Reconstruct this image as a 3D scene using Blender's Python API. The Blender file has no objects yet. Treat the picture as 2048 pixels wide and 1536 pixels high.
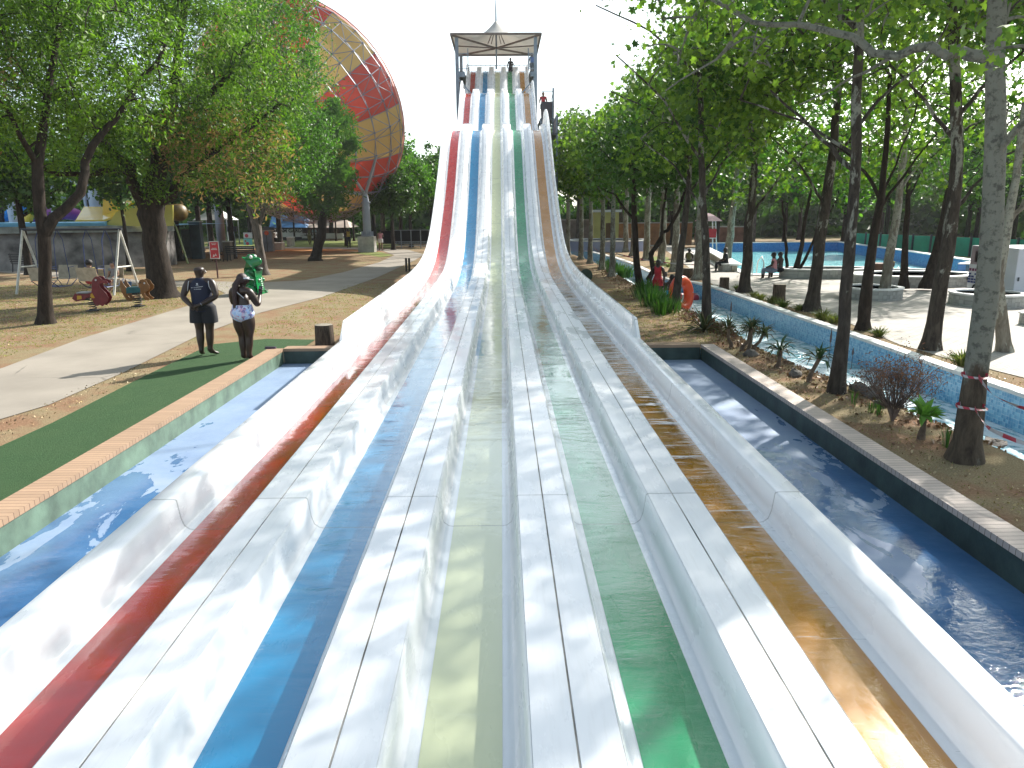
import bpy, bmesh, math, random
import numpy as np
from mathutils import Vector, Matrix
from mathutils.geometry import delaunay_2d_cdt
R = math.radians
random.seed(7)
scene = bpy.context.scene
COL = scene.collection

# ------------------------------------------------------------------ camera
FPX = 1446.0
CAMPOS = Vector((0.21, 0.0, 2.7)); YAW, PITCH, ROLL = R(0.70), R(13.13), R(0.45)
cf = Vector((math.sin(YAW)*math.cos(PITCH), math.cos(YAW)*math.cos(PITCH), -math.sin(PITCH)))
_r = Vector((math.cos(YAW), -math.sin(YAW), 0)); _u = _r.cross(cf)
cr = _r*math.cos(ROLL) - _u*math.sin(ROLL); cu = _u*math.cos(ROLL) + _r*math.sin(ROLL)
cd = bpy.data.cameras.new('camera'); cam = bpy.data.objects.new('camera', cd); COL.objects.link(cam)
cd.sensor_width = 36.0; cd.lens = 36.0*FPX/2048.0; cd.clip_end = 3000; cd.clip_start = 0.05
M = Matrix((( cr.x, cu.x, -cf.x, CAMPOS.x), (cr.y, cu.y, -cf.y, CAMPOS.y), (cr.z, cu.z, -cf.z, CAMPOS.z), (0,0,0,1)))
cam.matrix_world = M
scene.camera = cam

# ------------------------------------------------------------------ sky, sun, exposure
SUN_AZ, SUN_EL = R(42.0), R(34.0)      # azimuth from +Y towards +X
w = bpy.data.worlds.new('World'); scene.world = w; w.use_nodes = True
nt = w.node_tree; nt.nodes.clear()
sky = nt.nodes.new('ShaderNodeTexSky'); sky.sky_type = 'NISHITA'; sky.sun_disc = False
sky.sun_elevation = SUN_EL; sky.sun_rotation = SUN_AZ
sky.air_density = 1.0; sky.dust_density = 6.0; sky.ozone_density = 1.0; sky.altitude = 1400
bg = nt.nodes.new('ShaderNodeBackground'); bg.inputs['Strength'].default_value = 0.15
wo = nt.nodes.new('ShaderNodeOutputWorld')
hs = nt.nodes.new('ShaderNodeHueSaturation'); hs.inputs['Saturation'].default_value = 0.62; nt.links.new(sky.outputs[0], hs.inputs['Color'])
tint = nt.nodes.new('ShaderNodeMix'); tint.data_type = 'RGBA'; tint.blend_type = 'MULTIPLY'; tint.inputs[0].default_value = 1.0; tint.inputs[7].default_value = (0.95, 1.0, 0.94, 1)
nt.links.new(hs.outputs[0], tint.inputs[6]); nt.links.new(tint.outputs[2], bg.inputs[0]); nt.links.new(bg.outputs[0], wo.inputs[0])
sd = bpy.data.lights.new('sun', 'SUN'); sd.energy = 4.8; sd.angle = R(0.9); sd.color = (1.0, 0.955, 0.88)
sun = bpy.data.objects.new('sun', sd); COL.objects.link(sun)
SUNDIR = Vector((math.sin(SUN_AZ)*math.cos(SUN_EL), math.cos(SUN_AZ)*math.cos(SUN_EL), math.sin(SUN_EL)))
sun.rotation_euler = SUNDIR.to_track_quat('Z', 'Y').to_euler()
sun.location = (20, 20, 40)
scene.view_settings.view_transform = 'Standard'; scene.view_settings.look = 'None'
scene.view_settings.exposure = 1.05; scene.view_settings.gamma = 1.0
scene.render.engine = 'CYCLES'
cy = scene.cycles
cy.max_bounces = 7; cy.diffuse_bounces = 3; cy.glossy_bounces = 3; cy.transmission_bounces = 4
cy.transparent_max_bounces = 10; cy.caustics_reflective = False; cy.caustics_refractive = False
cy.sample_clamp_indirect = 6.0; cy.use_denoising = True

# ------------------------------------------------------------------ pixel + distance -> world point (photograph is 2048 wide)
def ray(x, y): return cf + cr*((x-1024)/FPX) + cu*((768-y)/FPX)
def G(x, y, z=0.0):
    d = ray(x, y); return CAMPOS + d*((z-CAMPOS.z)/d.z)
def P(x, y, Y):
    d = ray(x, y); return CAMPOS + d*((Y-CAMPOS.y)/d.y)

# ------------------------------------------------------------------ tagging
def tag(o, label=None, cat=None, group=None, kind=None):
    if label: o['label'] = label
    if cat: o['category'] = cat
    if group: o['group'] = group
    if kind: o['kind'] = kind
    return o
def empty(name, loc=(0,0,0), rz=0.0, label=None, cat=None, group=None, kind=None):
    o = bpy.data.objects.new(name, None); COL.objects.link(o)
    o.location = loc; o.rotation_euler = (0, 0, rz); o.empty_display_size = 0.2
    return tag(o, label, cat, group, kind)
def kids(o): return [c for c in bpy.data.objects if c.parent == o]
def copy_tree(o, parent=None):
    c = o.copy(); COL.objects.link(c); c.parent = parent
    for k in list(CH.get(o.name, [])): copy_tree(k, c)
    return c
CH = {}
def link_obj(name, me, parent=None):
    o = bpy.data.objects.new(name, me); COL.objects.link(o)
    if parent is not None:
        o.parent = parent; CH.setdefault(parent.name, []).append(o)
    return o

# ------------------------------------------------------------------ materials
MATS = {}
def newmat(name):
    m = bpy.data.materials.new(name); m.use_nodes = True; m.node_tree.nodes.clear()
    return m, m.node_tree
def N(t, typ, **kw):
    n = t.nodes.new(typ)
    for k, v in kw.items():
        if k.startswith('i_'): n.inputs[k[2:].replace('_', ' ')].default_value = v
        else: setattr(n, k, v)
    return n
def L(t, a, b): t.links.new(a, b)
def ramp(t, fac, stops):
    r = t.nodes.new('ShaderNodeValToRGB'); cr_ = r.color_ramp
    while len(cr_.elements) < len(stops): cr_.elements.new(0.5)
    for e, (p, c) in zip(cr_.elements, stops):
        e.position = p; e.color = (*c, 1) if len(c) == 3 else c
    L(t, fac, r.inputs[0]); return r.outputs[0]
def noise(t, vec, scale, detail=4, rough=0.55, dist=0.0):
    n = t.nodes.new('ShaderNodeTexNoise'); n.inputs['Scale'].default_value = scale
    n.inputs['Detail'].default_value = detail; n.inputs['Roughness'].default_value = rough
    n.inputs['Distortion'].default_value = dist
    if vec is not None: L(t, vec, n.inputs['Vector'])
    return n.outputs['Fac']
def coords(t, kind='Object', scale=(1,1,1), rot=(0,0,0)):
    tc = t.nodes.new('ShaderNodeTexCoord'); mp = t.nodes.new('ShaderNodeMapping')
    mp.inputs['Scale'].default_value = scale; mp.inputs['Rotation'].default_value = rot
    L(t, tc.outputs[kind], mp.inputs['Vector']); return mp.outputs[0]
def wpos(t, scale=(1,1,1), rot=(0,0,0)):
    g = t.nodes.new('ShaderNodeNewGeometry'); mp = t.nodes.new('ShaderNodeMapping')
    mp.inputs['Scale'].default_value = scale; mp.inputs['Rotation'].default_value = rot
    L(t, g.outputs['Position'], mp.inputs['Vector']); return mp.outputs[0]
def bumpn(t, h, strength=0.3, dist=0.02):
    b = t.nodes.new('ShaderNodeBump'); b.inputs['Strength'].default_value = strength
    b.inputs['Distance'].default_value = dist; L(t, h, b.inputs['Height']); return b.outputs[0]
def mix(t, fac, a, b, blend='MIX'):
    m = t.nodes.new('ShaderNodeMix'); m.data_type = 'RGBA'; m.blend_type = blend
    for s, v in ((0, fac), (6, a), (7, b)):
        if isinstance(v, (int, float)): m.inputs[s].default_value = v
        elif isinstance(v, tuple): m.inputs[s].default_value = (*v, 1)
        else: L(t, v, m.inputs[s])
    return m.outputs[2]
def math_(t, op, a, b=0.0, c=None):
    m = t.nodes.new('ShaderNodeMath'); m.operation = op
    for i, v in enumerate((a, b, c)):
        if v is None: continue
        if isinstance(v, (int, float)): m.inputs[i].default_value = v
        else: L(t, v, m.inputs[i])
    return m.outputs[0]
def princ(t, col, rough=0.6, normal=None, metal=0.0, spec=None, coat=None):
    p = t.nodes.new('ShaderNodeBsdfPrincipled')
    if isinstance(col, tuple): p.inputs['Base Color'].default_value = (*col, 1)
    else: L(t, col, p.inputs['Base Color'])
    if isinstance(rough, (int, float)): p.inputs['Roughness'].default_value = rough
    else: L(t, rough, p.inputs['Roughness'])
    p.inputs['Metallic'].default_value = metal
    if normal is not None: L(t, normal, p.inputs['Normal'])
    if spec is not None: p.inputs['Specular IOR Level'].default_value = spec
    if coat: p.inputs['Coat Weight'].default_value = coat; p.inputs['Coat Roughness'].default_value = 0.05
    return p.outputs[0]
def schlick(t, nm, f0=0.02, power=5.0):
    g = t.nodes.new('ShaderNodeNewGeometry'); d = t.nodes.new('ShaderNodeVectorMath'); d.operation = 'DOT_PRODUCT'; L(t, g.outputs['Incoming'], d.inputs[0]); L(t, nm, d.inputs[1])
    c = math_(t, 'ABSOLUTE', d.outputs['Value']); p = math_(t, 'POWER', math_(t, 'SUBTRACT', 1.0, c), power)
    return math_(t, 'ADD', math_(t, 'MULTIPLY', p, 1-f0), f0)
def out(t, sh):
    o = t.nodes.new('ShaderNodeOutputMaterial'); L(t, sh, o.inputs['Surface'])
def mat(name, col, rough=0.6, var=0.12, scale=6.0, bump=0.0, metal=0.0, spec=None, coat=None, bscale=None):
    """plain surface with gentle tonal variation and optional bump"""
    if name in MATS: return MATS[name]
    m, t = newmat(name); v = coords(t)
    n = noise(t, v, scale, 5)
    dark = tuple(max(0, c*(1-var*1.6)) for c in col); light = tuple(min(1, c*(1+var)) for c in col)
    c = ramp(t, n, [(0.3, dark), (0.7, light)])
    nm = bumpn(t, noise(t, v, bscale or scale*5, 5), bump, 0.02) if bump else None
    out(t, princ(t, c, rough, nm, metal, spec, coat)); MATS[name] = m; return m

# ------------------------------------------------------------------ mesh builder
class MB:
    def __init__(s): s.v = []; s.f = []; s.m = []; s.cur = 0
    def mat(s, i): s.cur = i; return s
    def add(s, vs, fs):
        b = len(s.v); s.v += [tuple(x) for x in vs]
        s.f += [tuple(i+b for i in f) for f in fs]; s.m += [s.cur]*len(fs); return s
    def box(s, c, size, rot=None, taper=1.0):
        x, y, z = (d/2 for d in size); vs = []
        for dz in (-z, z):
            k = 1.0 if dz < 0 else taper
            for dx, dy in ((-x,-y),(x,-y),(x,y),(-x,y)): vs.append(Vector((dx*k, dy*k, dz)))
        if rot is not None: vs = [rot @ q for q in vs]
        c = Vector(c); vs = [q+c for q in vs]
        return s.add(vs, [(0,3,2,1),(4,5,6,7),(0,1,5,4),(1,2,6,5),(2,3,7,6),(3,0,4,7)])
    def bar(s, a, b, w_, h=None, up=(0,0,1)):
        a = Vector(a); b = Vector(b); d = b-a; h = h or w_
        z = d.normalized(); u = Vector(up)
        if abs(z.dot(u)) > 0.98: u = Vector((1,0,0))
        x = z.cross(u).normalized(); y = x.cross(z)
        rot = Matrix((x, y, z)).transposed()
        return s.box((a+b)/2, (w_, h, d.length), rot)
    def tube(s, pts, rad, n=8, caps=True, jit=0.0):
        pts = [Vector(p) for p in pts]
        if isinstance(rad, (int, float)): rad = [rad]*len(pts)
        prev = None; rings = []
        for i, p in enumerate(pts):
            if i == 0: d = pts[1]-p
            elif i == len(pts)-1: d = p-pts[i-1]
            else: d = (pts[i+1]-p).normalized() + (p-pts[i-1]).normalized()
            d = d.normalized() if d.length > 1e-9 else Vector((0,0,1))
            if prev is None:
                a = Vector((0,0,1)) if abs(d.z) < 0.9 else Vector((1,0,0))
                x = d.cross(a).normalized()
            else:
                x = (prev - d*prev.dot(d))
                x = x.normalized() if x.length > 1e-6 else d.orthogonal().normalized()
            prev = x; y = d.cross(x)
            rings.append([p + (x*math.cos(2*math.pi*k/n) + y*math.sin(2*math.pi*k/n))*rad[i] for k in range(n)])
            if jit: ph = 2.1*i; rings[-1] = [p + (q-p)*(1+jit*(math.sin(3*k*2*math.pi/n+ph*.35)*.6+random.gauss(0, .55))) for k, q in enumerate(rings[-1])]
        vs = [q for r_ in rings for q in r_]; fs = []
        for i in range(len(pts)-1):
            for k in range(n):
                k2 = (k+1) % n; fs.append((i*n+k, i*n+k2, (i+1)*n+k2, (i+1)*n+k))
        if caps:
            fs.append(tuple(reversed(range(n)))); fs.append(tuple((len(pts)-1)*n+k for k in range(n)))
        return s.add(vs, fs)
    def lathe(s, prof, n=20, c=(0,0,0), axis=None, sx=1.0, sy=1.0, ang=(0, 2*math.pi)):
        full = abs(ang[1]-ang[0]-2*math.pi) < 1e-6; m_ = n if full else n+1
        c = Vector(c); vs = []; fs = []
        for r_, z in prof:
            for k in range(m_):
                a = ang[0]+(ang[1]-ang[0])*k/n; q = Vector((r_*math.cos(a)*sx, r_*math.sin(a)*sy, z))
                if axis is not None: q = axis @ q
                vs.append(q+c)
        for i in range(len(prof)-1):
            for k in range(n):
                k2 = (k+1) % m_; fs.append((i*m_+k, i*m_+k2, (i+1)*m_+k2, (i+1)*m_+k))
        if full:
            if prof[0][0] > 1e-5: fs.append(tuple(reversed(range(m_))))
            if prof[-1][0] > 1e-5: fs.append(tuple((len(prof)-1)*m_+k for k in range(m_)))
        return s.add(vs, fs)
    def ball(s, c, r_, sc=(1,1,1), n=14, rot=None):
        prof = [(max(1e-6, math.sin(math.pi*i/(n//2)))*1.0, -math.cos(math.pi*i/(n//2))) for i in range(n//2+1)]
        prof = [(a*r_, b*r_) for a, b in prof]
        sc = Matrix.Diagonal(Vector(sc)); A = (rot @ sc) if rot is not None else sc
        return s.lathe(prof, n, c, A)
    def torus(s, c, R_, r_, axis=None, n=28, k=10, fn=None):
        c = Vector(c); vs = []; fs = []; ms = []
        for i in range(n):
            a = 2*math.pi*i/n
            for j in range(k):
                b = 2*math.pi*j/k; q = Vector(((R_+r_*math.cos(b))*math.cos(a), (R_+r_*math.cos(b))*math.sin(a), r_*math.sin(b)))
                if axis is not None: q = axis @ q
                vs.append(q+c)
        b0 = len(s.v); s.v += [tuple(x) for x in vs]
        for i in range(n):
            for j in range(k):
                i2 = (i+1) % n; j2 = (j+1) % k
                s.f.append(tuple(b0+q for q in (i*k+j, i2*k+j, i2*k+j2, i*k+j2)))
                s.m.append(fn(i/n) if fn else s.cur)
        return s
    def prism(s, poly, t, A):
        """poly: 2D outline; thickness t along local z; A: matrix 4x4"""
        n = len(poly); vs = [A @ Vector((x, y, -t/2)) for x, y in poly] + [A @ Vector((x, y, t/2)) for x, y in poly]
        fs = [tuple(reversed(range(n))), tuple(range(n, 2*n))] + [(i, (i+1) % n, n+(i+1) % n, n+i) for i in range(n)]
        return s.add(vs, fs)
    def sweep(s, ys, prof_fn, closed=False, caps=False):
        """prof_fn(y)->list of Vector; quads between consecutive sections"""
        rows = [prof_fn(y) for y in ys]; n = len(rows[0]); vs = [q for r_ in rows for q in r_]; fs = []
        kk = n if closed else n-1
        for i in range(len(rows)-1):
            for k in range(kk):
                k2 = (k+1) % n; fs.append((i*n+k, i*n+k2, (i+1)*n+k2, (i+1)*n+k))
        if caps:
            fs.append(tuple(reversed(range(n)))); fs.append(tuple((len(rows)-1)*n+k for k in range(n)))
        return s.add(vs, fs)
    def build(s, name, mats, parent=None, smooth=False, bevel=0.0, label=None, offset=None):
        me = bpy.data.meshes.new(name)
        vs = s.v if offset is None else [tuple(Vector(q)-Vector(offset)) for q in s.v]
        me.from_pydata(vs, [], s.f); me.validate()
        if not isinstance(mats, (list, tuple)): mats = [mats]
        for m in mats: me.materials.append(m)
        if len(mats) > 1 and len(me.polygons) == len(s.m): me.polygons.foreach_set('material_index', s.m)
        bm = bmesh.new(); bm.from_mesh(me); bmesh.ops.recalc_face_normals(bm, faces=bm.faces)
        if bevel: 
            es = [e for e in bm.edges if len(e.link_faces) == 2 and e.calc_face_angle(0) > 0.6]
            bmesh.ops.bevel(bm, geom=es, offset=bevel, segments=2, affect='EDGES', profile=0.6)
        bm.to_mesh(me); bm.free()
        if smooth:
            me.polygons.foreach_set('use_smooth', [True]*len(me.polygons))
            try: me.set_sharp_from_angle(angle=R(45))
            except Exception: pass
        o = link_obj(name, me, parent)
        if label: o['label'] = label
        return o
def rotz(a): return Matrix.Rotation(a, 3, 'Z')
def rotx(a): return Matrix.Rotation(a, 3, 'X')
def roty(a): return Matrix.Rotation(a, 3, 'Y')
def axis_to(d):
    return Vector(d).to_track_quat('Z', 'Y').to_matrix()
def text_mesh(body, size, mat_, parent, A, name='lettering', depth=0.004, bold=0.0):
    cu_ = bpy.data.curves.new(name, 'FONT'); cu_.body = body; cu_.size = size; cu_.extrude = depth; cu_.offset = bold
    cu_.align_x = 'CENTER'; cu_.align_y = 'CENTER'; cu_.resolution_u = 3
    o = bpy.data.objects.new(name, cu_); COL.objects.link(o)
    dg = bpy.context.evaluated_depsgraph_get()
    me = bpy.data.meshes.new_from_object(o.evaluated_get(dg)); bpy.data.objects.remove(o)
    me.transform(A); me.materials.clear(); me.materials.append(mat_)
    return link_obj(name, me, parent)
def face_to_cam(loc, rz=0.0):
    """upright board whose face looks toward -Y (turned by rz)"""
    return Matrix.Translation(loc) @ Matrix.Rotation(rz, 4, 'Z') @ Matrix.Rotation(R(90), 4, 'X')
# ================================================================== SETTING MATERIALS
def m_ground():
    m, t = newmat('dry_ground'); v = wpos(t)
    big = noise(t, v, 0.22, 5, 0.6); mid = noise(t, v, 1.3, 5, 0.6); fine = noise(t, v, 26, 4, 0.75); straw = noise(t, wpos(t, (1.0, 2.2, 1), (0,0,0.5)), 45, 3, 0.8)
    soil = ramp(t, fine, [(0.25, (0.135, 0.074, 0.042)), (0.5, (0.23, 0.135, 0.082)), (0.8, (0.37, 0.245, 0.15))])
    dry = ramp(t, straw, [(0.3, (0.12, 0.092, 0.052)), (0.52, (0.25, 0.20, 0.115)), (0.72, (0.42, 0.35, 0.22))])
    grn = ramp(t, straw, [(0.3, (0.06, 0.085, 0.025)), (0.7, (0.20, 0.25, 0.07))])
    f1 = ramp(t, mid, [(0.38, (0,0,0)), (0.58, (1,1,1))]); f2 = ramp(t, big, [(0.60, (0,0,0)), (0.74, (0.8,0.8,0.8))])
    c = mix(t, f1, soil, dry); c = mix(t, f2, c, grn)
    g_ = N(t, 'ShaderNodeNewGeometry'); sp_ = N(t, 'ShaderNodeSeparateXYZ'); L(t, g_.outputs['Position'], sp_.inputs[0]); fr_ = N(t, 'ShaderNodeMapRange'); L(t, sp_.outputs['Y'], fr_.inputs[0]); fr_.inputs[1].default_value = 74; fr_.inputs[2].default_value = 92
    c = mix(t, fr_.outputs[0], c, (0.07, 0.10, 0.035))
    h = math_(t, 'ADD', math_(t, 'MULTIPLY', fine, 0.6), math_(t, 'MULTIPLY', mid, 1.2))
    out(t, princ(t, c, 0.95, bumpn(t, h, 0.7, 0.05), spec=0.1)); return m
def m_path(name, base, joints=False):
    m, t = newmat(name); v = wpos(t)
    a = noise(t, v, 0.7, 5); b = noise(t, v, 30, 4, 0.7)
    c = ramp(t, a, [(0.3, tuple(q*0.80 for q in base)), (0.7, tuple(min(1, q*1.12) for q in base))])
    c = mix(t, math_(t, 'MULTIPLY', b, 0.28), c, tuple(q*0.55 for q in base))
    if joints:
        br = N(t, 'ShaderNodeTexBrick'); L(t, wpos(t), br.inputs['Vector'])
        br.inputs['Scale'].default_value = 1.0; br.inputs['Brick Width'].default_value = 0.24; br.inputs['Row Height'].default_value = 0.12
        br.inputs['Mortar Size'].default_value = 0.008; br.inputs['Color1'].default_value = (1,1,1,1); br.inputs['Color2'].default_value = (0.84,0.82,0.80,1)
        br.inputs['Mortar'].default_value = (0.45,0.42,0.38,1)
        c = mix(t, 1.0, c, br.outputs['Color'], 'MULTIPLY')
    else:
        vo = N(t, 'ShaderNodeTexVoronoi', feature='DISTANCE_TO_EDGE'); L(t, wpos(t), vo.inputs['Vector']); vo.inputs['Scale'].default_value = 0.35
        ck = ramp(t, math_(t, 'ADD', vo.outputs['Distance'], math_(t, 'MULTIPLY', noise(t, wpos(t), 3, 4), 0.02)), [(0.008, (0.45,0.45,0.45)), (0.018, (1,1,1))])
        ck2 = mix(t, ramp(t, noise(t, wpos(t), 0.25, 2), [(0.5, (0,0,0)), (0.55, (1,1,1))]), (1.0,1.0,1.0), ck)
        c = mix(t, 1.0, c, ck2, 'MULTIPLY')
    out(t, princ(t, c, 0.85, bumpn(t, b, 0.25, 0.01), spec=0.3)); return m
def m_turf():
    m, t = newmat('artificial_turf'); a = noise(t, wpos(t), 2.2, 5); b = noise(t, wpos(t), 90, 3, 0.8)
    c = ramp(t, b, [(0.25, (0.014, 0.034, 0.013)), (0.6, (0.050, 0.108, 0.042)), (0.85, (0.12, 0.19, 0.09))])
    c = mix(t, ramp(t, a, [(0.4,(0,0,0)),(0.7,(0.5,0.5,0.5))]), c, (0.055, 0.10, 0.04))
    out(t, princ(t, c, 0.9, bumpn(t, b, 0.9, 0.02), spec=0.2)); return m
def m_basin():
    m, t = newmat('blue_basin_paint'); v = wpos(t)
    a = noise(t, v, 1.1, 6, 0.6); b = noise(t, v, 14, 5, 0.7); wv = noise(t, wpos(t, (1.3, 0.55, 1), (0,0,0.35)), 1.5, 7, 0.62, 0.6)
    # water lies in the nearest part of the trough and in scattered puddles further up
    g = N(t, 'ShaderNodeNewGeometry'); sx = N(t, 'ShaderNodeSeparateXYZ'); L(t, g.outputs['Position'], sx.inputs[0])
    near = N(t, 'ShaderNodeMapRange'); L(t, sx.outputs['Y'], near.inputs[0])
    for k, val in zip((1,2,3,4), (3.8, 12.0, 0.30, -0.06)): near.inputs[k].default_value = val
    rs = N(t, 'ShaderNodeMapRange'); L(t, sx.outputs['X'], rs.inputs[0])
    for k, val in zip((1,2,3,4), (3.6, 4.25, 0.0, 0.09)): rs.inputs[k].default_value = val
    s_ = math_(t, 'ADD', math_(t, 'ADD', wv, near.outputs[0]), rs.outputs[0])
    wet = ramp(t, s_, [(0.635, (0,0,0)), (0.652, (1,1,1))])
    dry = ramp(t, a, [(0.3, (0.12, 0.21, 0.38)), (0.55, (0.18, 0.28, 0.43)), (0.75, (0.29, 0.36, 0.45))])
    dry = mix(t, math_(t, 'MULTIPLY', b, 0.35), dry, (0.42, 0.45, 0.52))
    c = mix(t, wet, dry, ramp(t, a, [(0.3, (0.03, 0.11, 0.26)), (0.7, (0.09, 0.20, 0.38))]))
    ro = N(t, 'ShaderNodeMapRange'); L(t, wet, ro.inputs[0]); ro.inputs[3].default_value = 0.6; ro.inputs[4].default_value = 0.04
    rip = bumpn(t, noise(t, wpos(t, (1,1.6,1)), 9, 4, 0.6, 0.5), 0.22, 0.02); rough_n = bumpn(t, b, 0.12, 0.004)
    nmix = N(t, 'ShaderNodeMix'); nmix.data_type = 'VECTOR'; L(t, wet, nmix.inputs[0]); L(t, rough_n, nmix.inputs[4]); L(t, rip, nmix.inputs[5])
    out(t, princ(t, c, ro.outputs[0], nmix.outputs[1], spec=0.8)); return m
def m_planks(name, base, step, axis='Y', off=0.0):
    m, t = newmat(name); g = N(t, 'ShaderNodeNewGeometry'); sx = N(t, 'ShaderNodeSeparateXYZ'); L(t, g.outputs['Position'], sx.inputs[0])
    s_ = math_(t, 'DIVIDE', math_(t, 'ADD', sx.outputs[axis], 100.0+off), step)
    fr = math_(t, 'FRACT', s_); line = ramp(t, math_(t, 'ABSOLUTE', math_(t, 'SUBTRACT', fr, 0.5)), [(0.44, (1,1,1)), (0.475, (0.25,0.2,0.17))])
    wn = N(t, 'ShaderNodeTexWhiteNoise', noise_dimensions='1D'); L(t, math_(t, 'FLOOR', s_), wn.inputs['W'])
    c = ramp(t, wn.outputs['Value'], [(0.0, tuple(q*0.86 for q in base)), (1.0, tuple(min(1, q*1.08) for q in base))])
    c = mix(t, math_(t, 'MULTIPLY', noise(t, wpos(t, (14, 2, 2)), 3, 5), 0.4), c, tuple(q*0.6 for q in base))
    c = mix(t, 1.0, c, line, 'MULTIPLY')
    out(t, princ(t, c, 0.7, bumpn(t, line, 0.4, 0.006))); return m
def m_tiles(name, c1, c2, scale, rough=0.25, grout=(0.55,0.75,0.85)):
    m, t = newmat(name); g = wpos(t)
    sx = N(t, 'ShaderNodeSeparateXYZ'); L(t, g, sx.inputs[0]); cb = N(t, 'ShaderNodeCombineXYZ')
    L(t, math_(t, 'ADD', sx.outputs['Y'], sx.outputs['X']), cb.inputs[0]); L(t, sx.outputs['Z'], cb.inputs[1])
    vo = N(t, 'ShaderNodeTexVoronoi'); vo.distance = 'CHEBYCHEV'; vo.inputs['Randomness'].default_value = 0.25
    L(t, cb.outputs[0], vo.inputs['Vector']); vo.inputs['Scale'].default_value = scale
    bw = N(t, 'ShaderNodeSeparateColor'); L(t, vo.outputs['Color'], bw.inputs[0])
    c = ramp(t, bw.outputs[0], [(0.1, c1), (0.9, c2)])
    e = ramp(t, vo.outputs['Distance'], [(0.42, (0,0,0)), (0.5, (0.5,0.5,0.5))]); c = mix(t, e, c, grout)
    out(t, princ(t, c, rough)); return m
def m_water(name, tint, ripple=(1,1,1), rscale=6.0, strength=0.35, dist=0.03, foam_glitter=None, rot=0.0, rough=0.03, body=None):
    """clear water: coloured transparency with fresnel reflection over the real floor below"""
    m, t = newmat(name); v = wpos(t, ripple, (0,0,rot))
    h = math_(t, 'ADD', noise(t, v, rscale, 4, 0.6, 0.8), math_(t, 'MULTIPLY', noise(t, v, rscale*0.3, 3, 0.5, 0.6), 1.5))
    nm = bumpn(t, h, strength, dist)
    frs = schlick(t, nm, 0.03)
    tr = N(t, 'ShaderNodeBsdfTransparent'); tr.inputs[0].default_value = (*tint, 1)
    gl = N(t, 'ShaderNodeBsdfGlossy'); gl.inputs['Roughness'].default_value = rough; L(t, nm, gl.inputs['Normal'])
    mx = N(t, 'ShaderNodeMixShader'); L(t, frs, mx.inputs[0]); L(t, tr.outputs[0], mx.inputs[1]); L(t, gl.outputs[0], mx.inputs[2])
    sh = mx.outputs[0]
    if body:
        db = N(t, 'ShaderNodeBsdfDiffuse'); db.inputs[0].default_value = (*body, 1); mb_ = N(t, 'ShaderNodeMixShader'); mb_.inputs[0].default_value = 0.75; L(t, tr.outputs[0], mb_.inputs[1]); L(t, db.outputs[0], mb_.inputs[2]); L(t, mb_.outputs[0], mx.inputs[1])
    if foam_glitter:
        fn = noise(t, wpos(t, foam_glitter[0], (0,0,rot)), foam_glitter[1], 8, 0.68, 1.2)  # broken white: foam, plus sun glitter painted in as diffuse colour
        ff = ramp(t, fn, [(foam_glitter[2], (0,0,0)), (foam_glitter[2]+0.10, (0.85,0.85,0.85))])
        df = N(t, 'ShaderNodeBsdfDiffuse'); df.inputs[0].default_value = (0.85, 0.92, 0.95, 1)
        m2 = N(t, 'ShaderNodeMixShader'); L(t, ff, m2.inputs[0]); L(t, sh, m2.inputs[1]); L(t, df.outputs[0], m2.inputs[2]); sh = m2.outputs[0]
    out(t, sh); return m
GROUND = m_ground(); PATH = m_path('pale_concrete_path', (0.31, 0.275, 0.23)); PAVE = m_path('brick_paving', (0.50, 0.47, 0.43), True)
TURF = m_turf(); BASIN = m_basin()
COPL = m_planks('tan_coping_tiles', (0.40, 0.265, 0.17), 0.075); COPR = m_planks('pale_coping_tiles', (0.60, 0.50, 0.43), 0.075)
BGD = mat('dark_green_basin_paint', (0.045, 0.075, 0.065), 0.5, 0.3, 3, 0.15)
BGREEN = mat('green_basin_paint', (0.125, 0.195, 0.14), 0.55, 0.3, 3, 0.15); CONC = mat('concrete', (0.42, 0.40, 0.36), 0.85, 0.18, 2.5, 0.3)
CONCD = mat('dark_concrete', (0.20, 0.195, 0.19), 0.9, 0.3, 1.5, 0.5); WHITEC = mat('white_coping', (0.74, 0.74, 0.72), 0.5, 0.08, 3, 0.05)
RTILE = m_tiles('river_wall_mosaic', (0.09, 0.31, 0.55), (0.22, 0.52, 0.72), 18.0); PTILE = m_tiles('pool_wall_mosaic', (0.03, 0.17, 0.50), (0.06, 0.27, 0.62), 14.0, grout=(0.12,0.35,0.65))
RFLOOR = mat('river_floor_paint', (0.26, 0.62, 0.78), 0.6, 0.1, 1.5); PFLOOR = mat('pool_floor_paint', (0.24, 0.68, 0.72), 0.6, 0.06, 0.6)
ORANGE_SOIL = mat('orange_soil', (0.48, 0.24, 0.10), 0.95, 0.25, 1.2, 0.5, spec=0.1); LAWN = mat('short_lawn', (0.19, 0.22, 0.07), 0.95, 0.3, 2.0, 0.8, spec=0.1, bscale=40)

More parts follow.
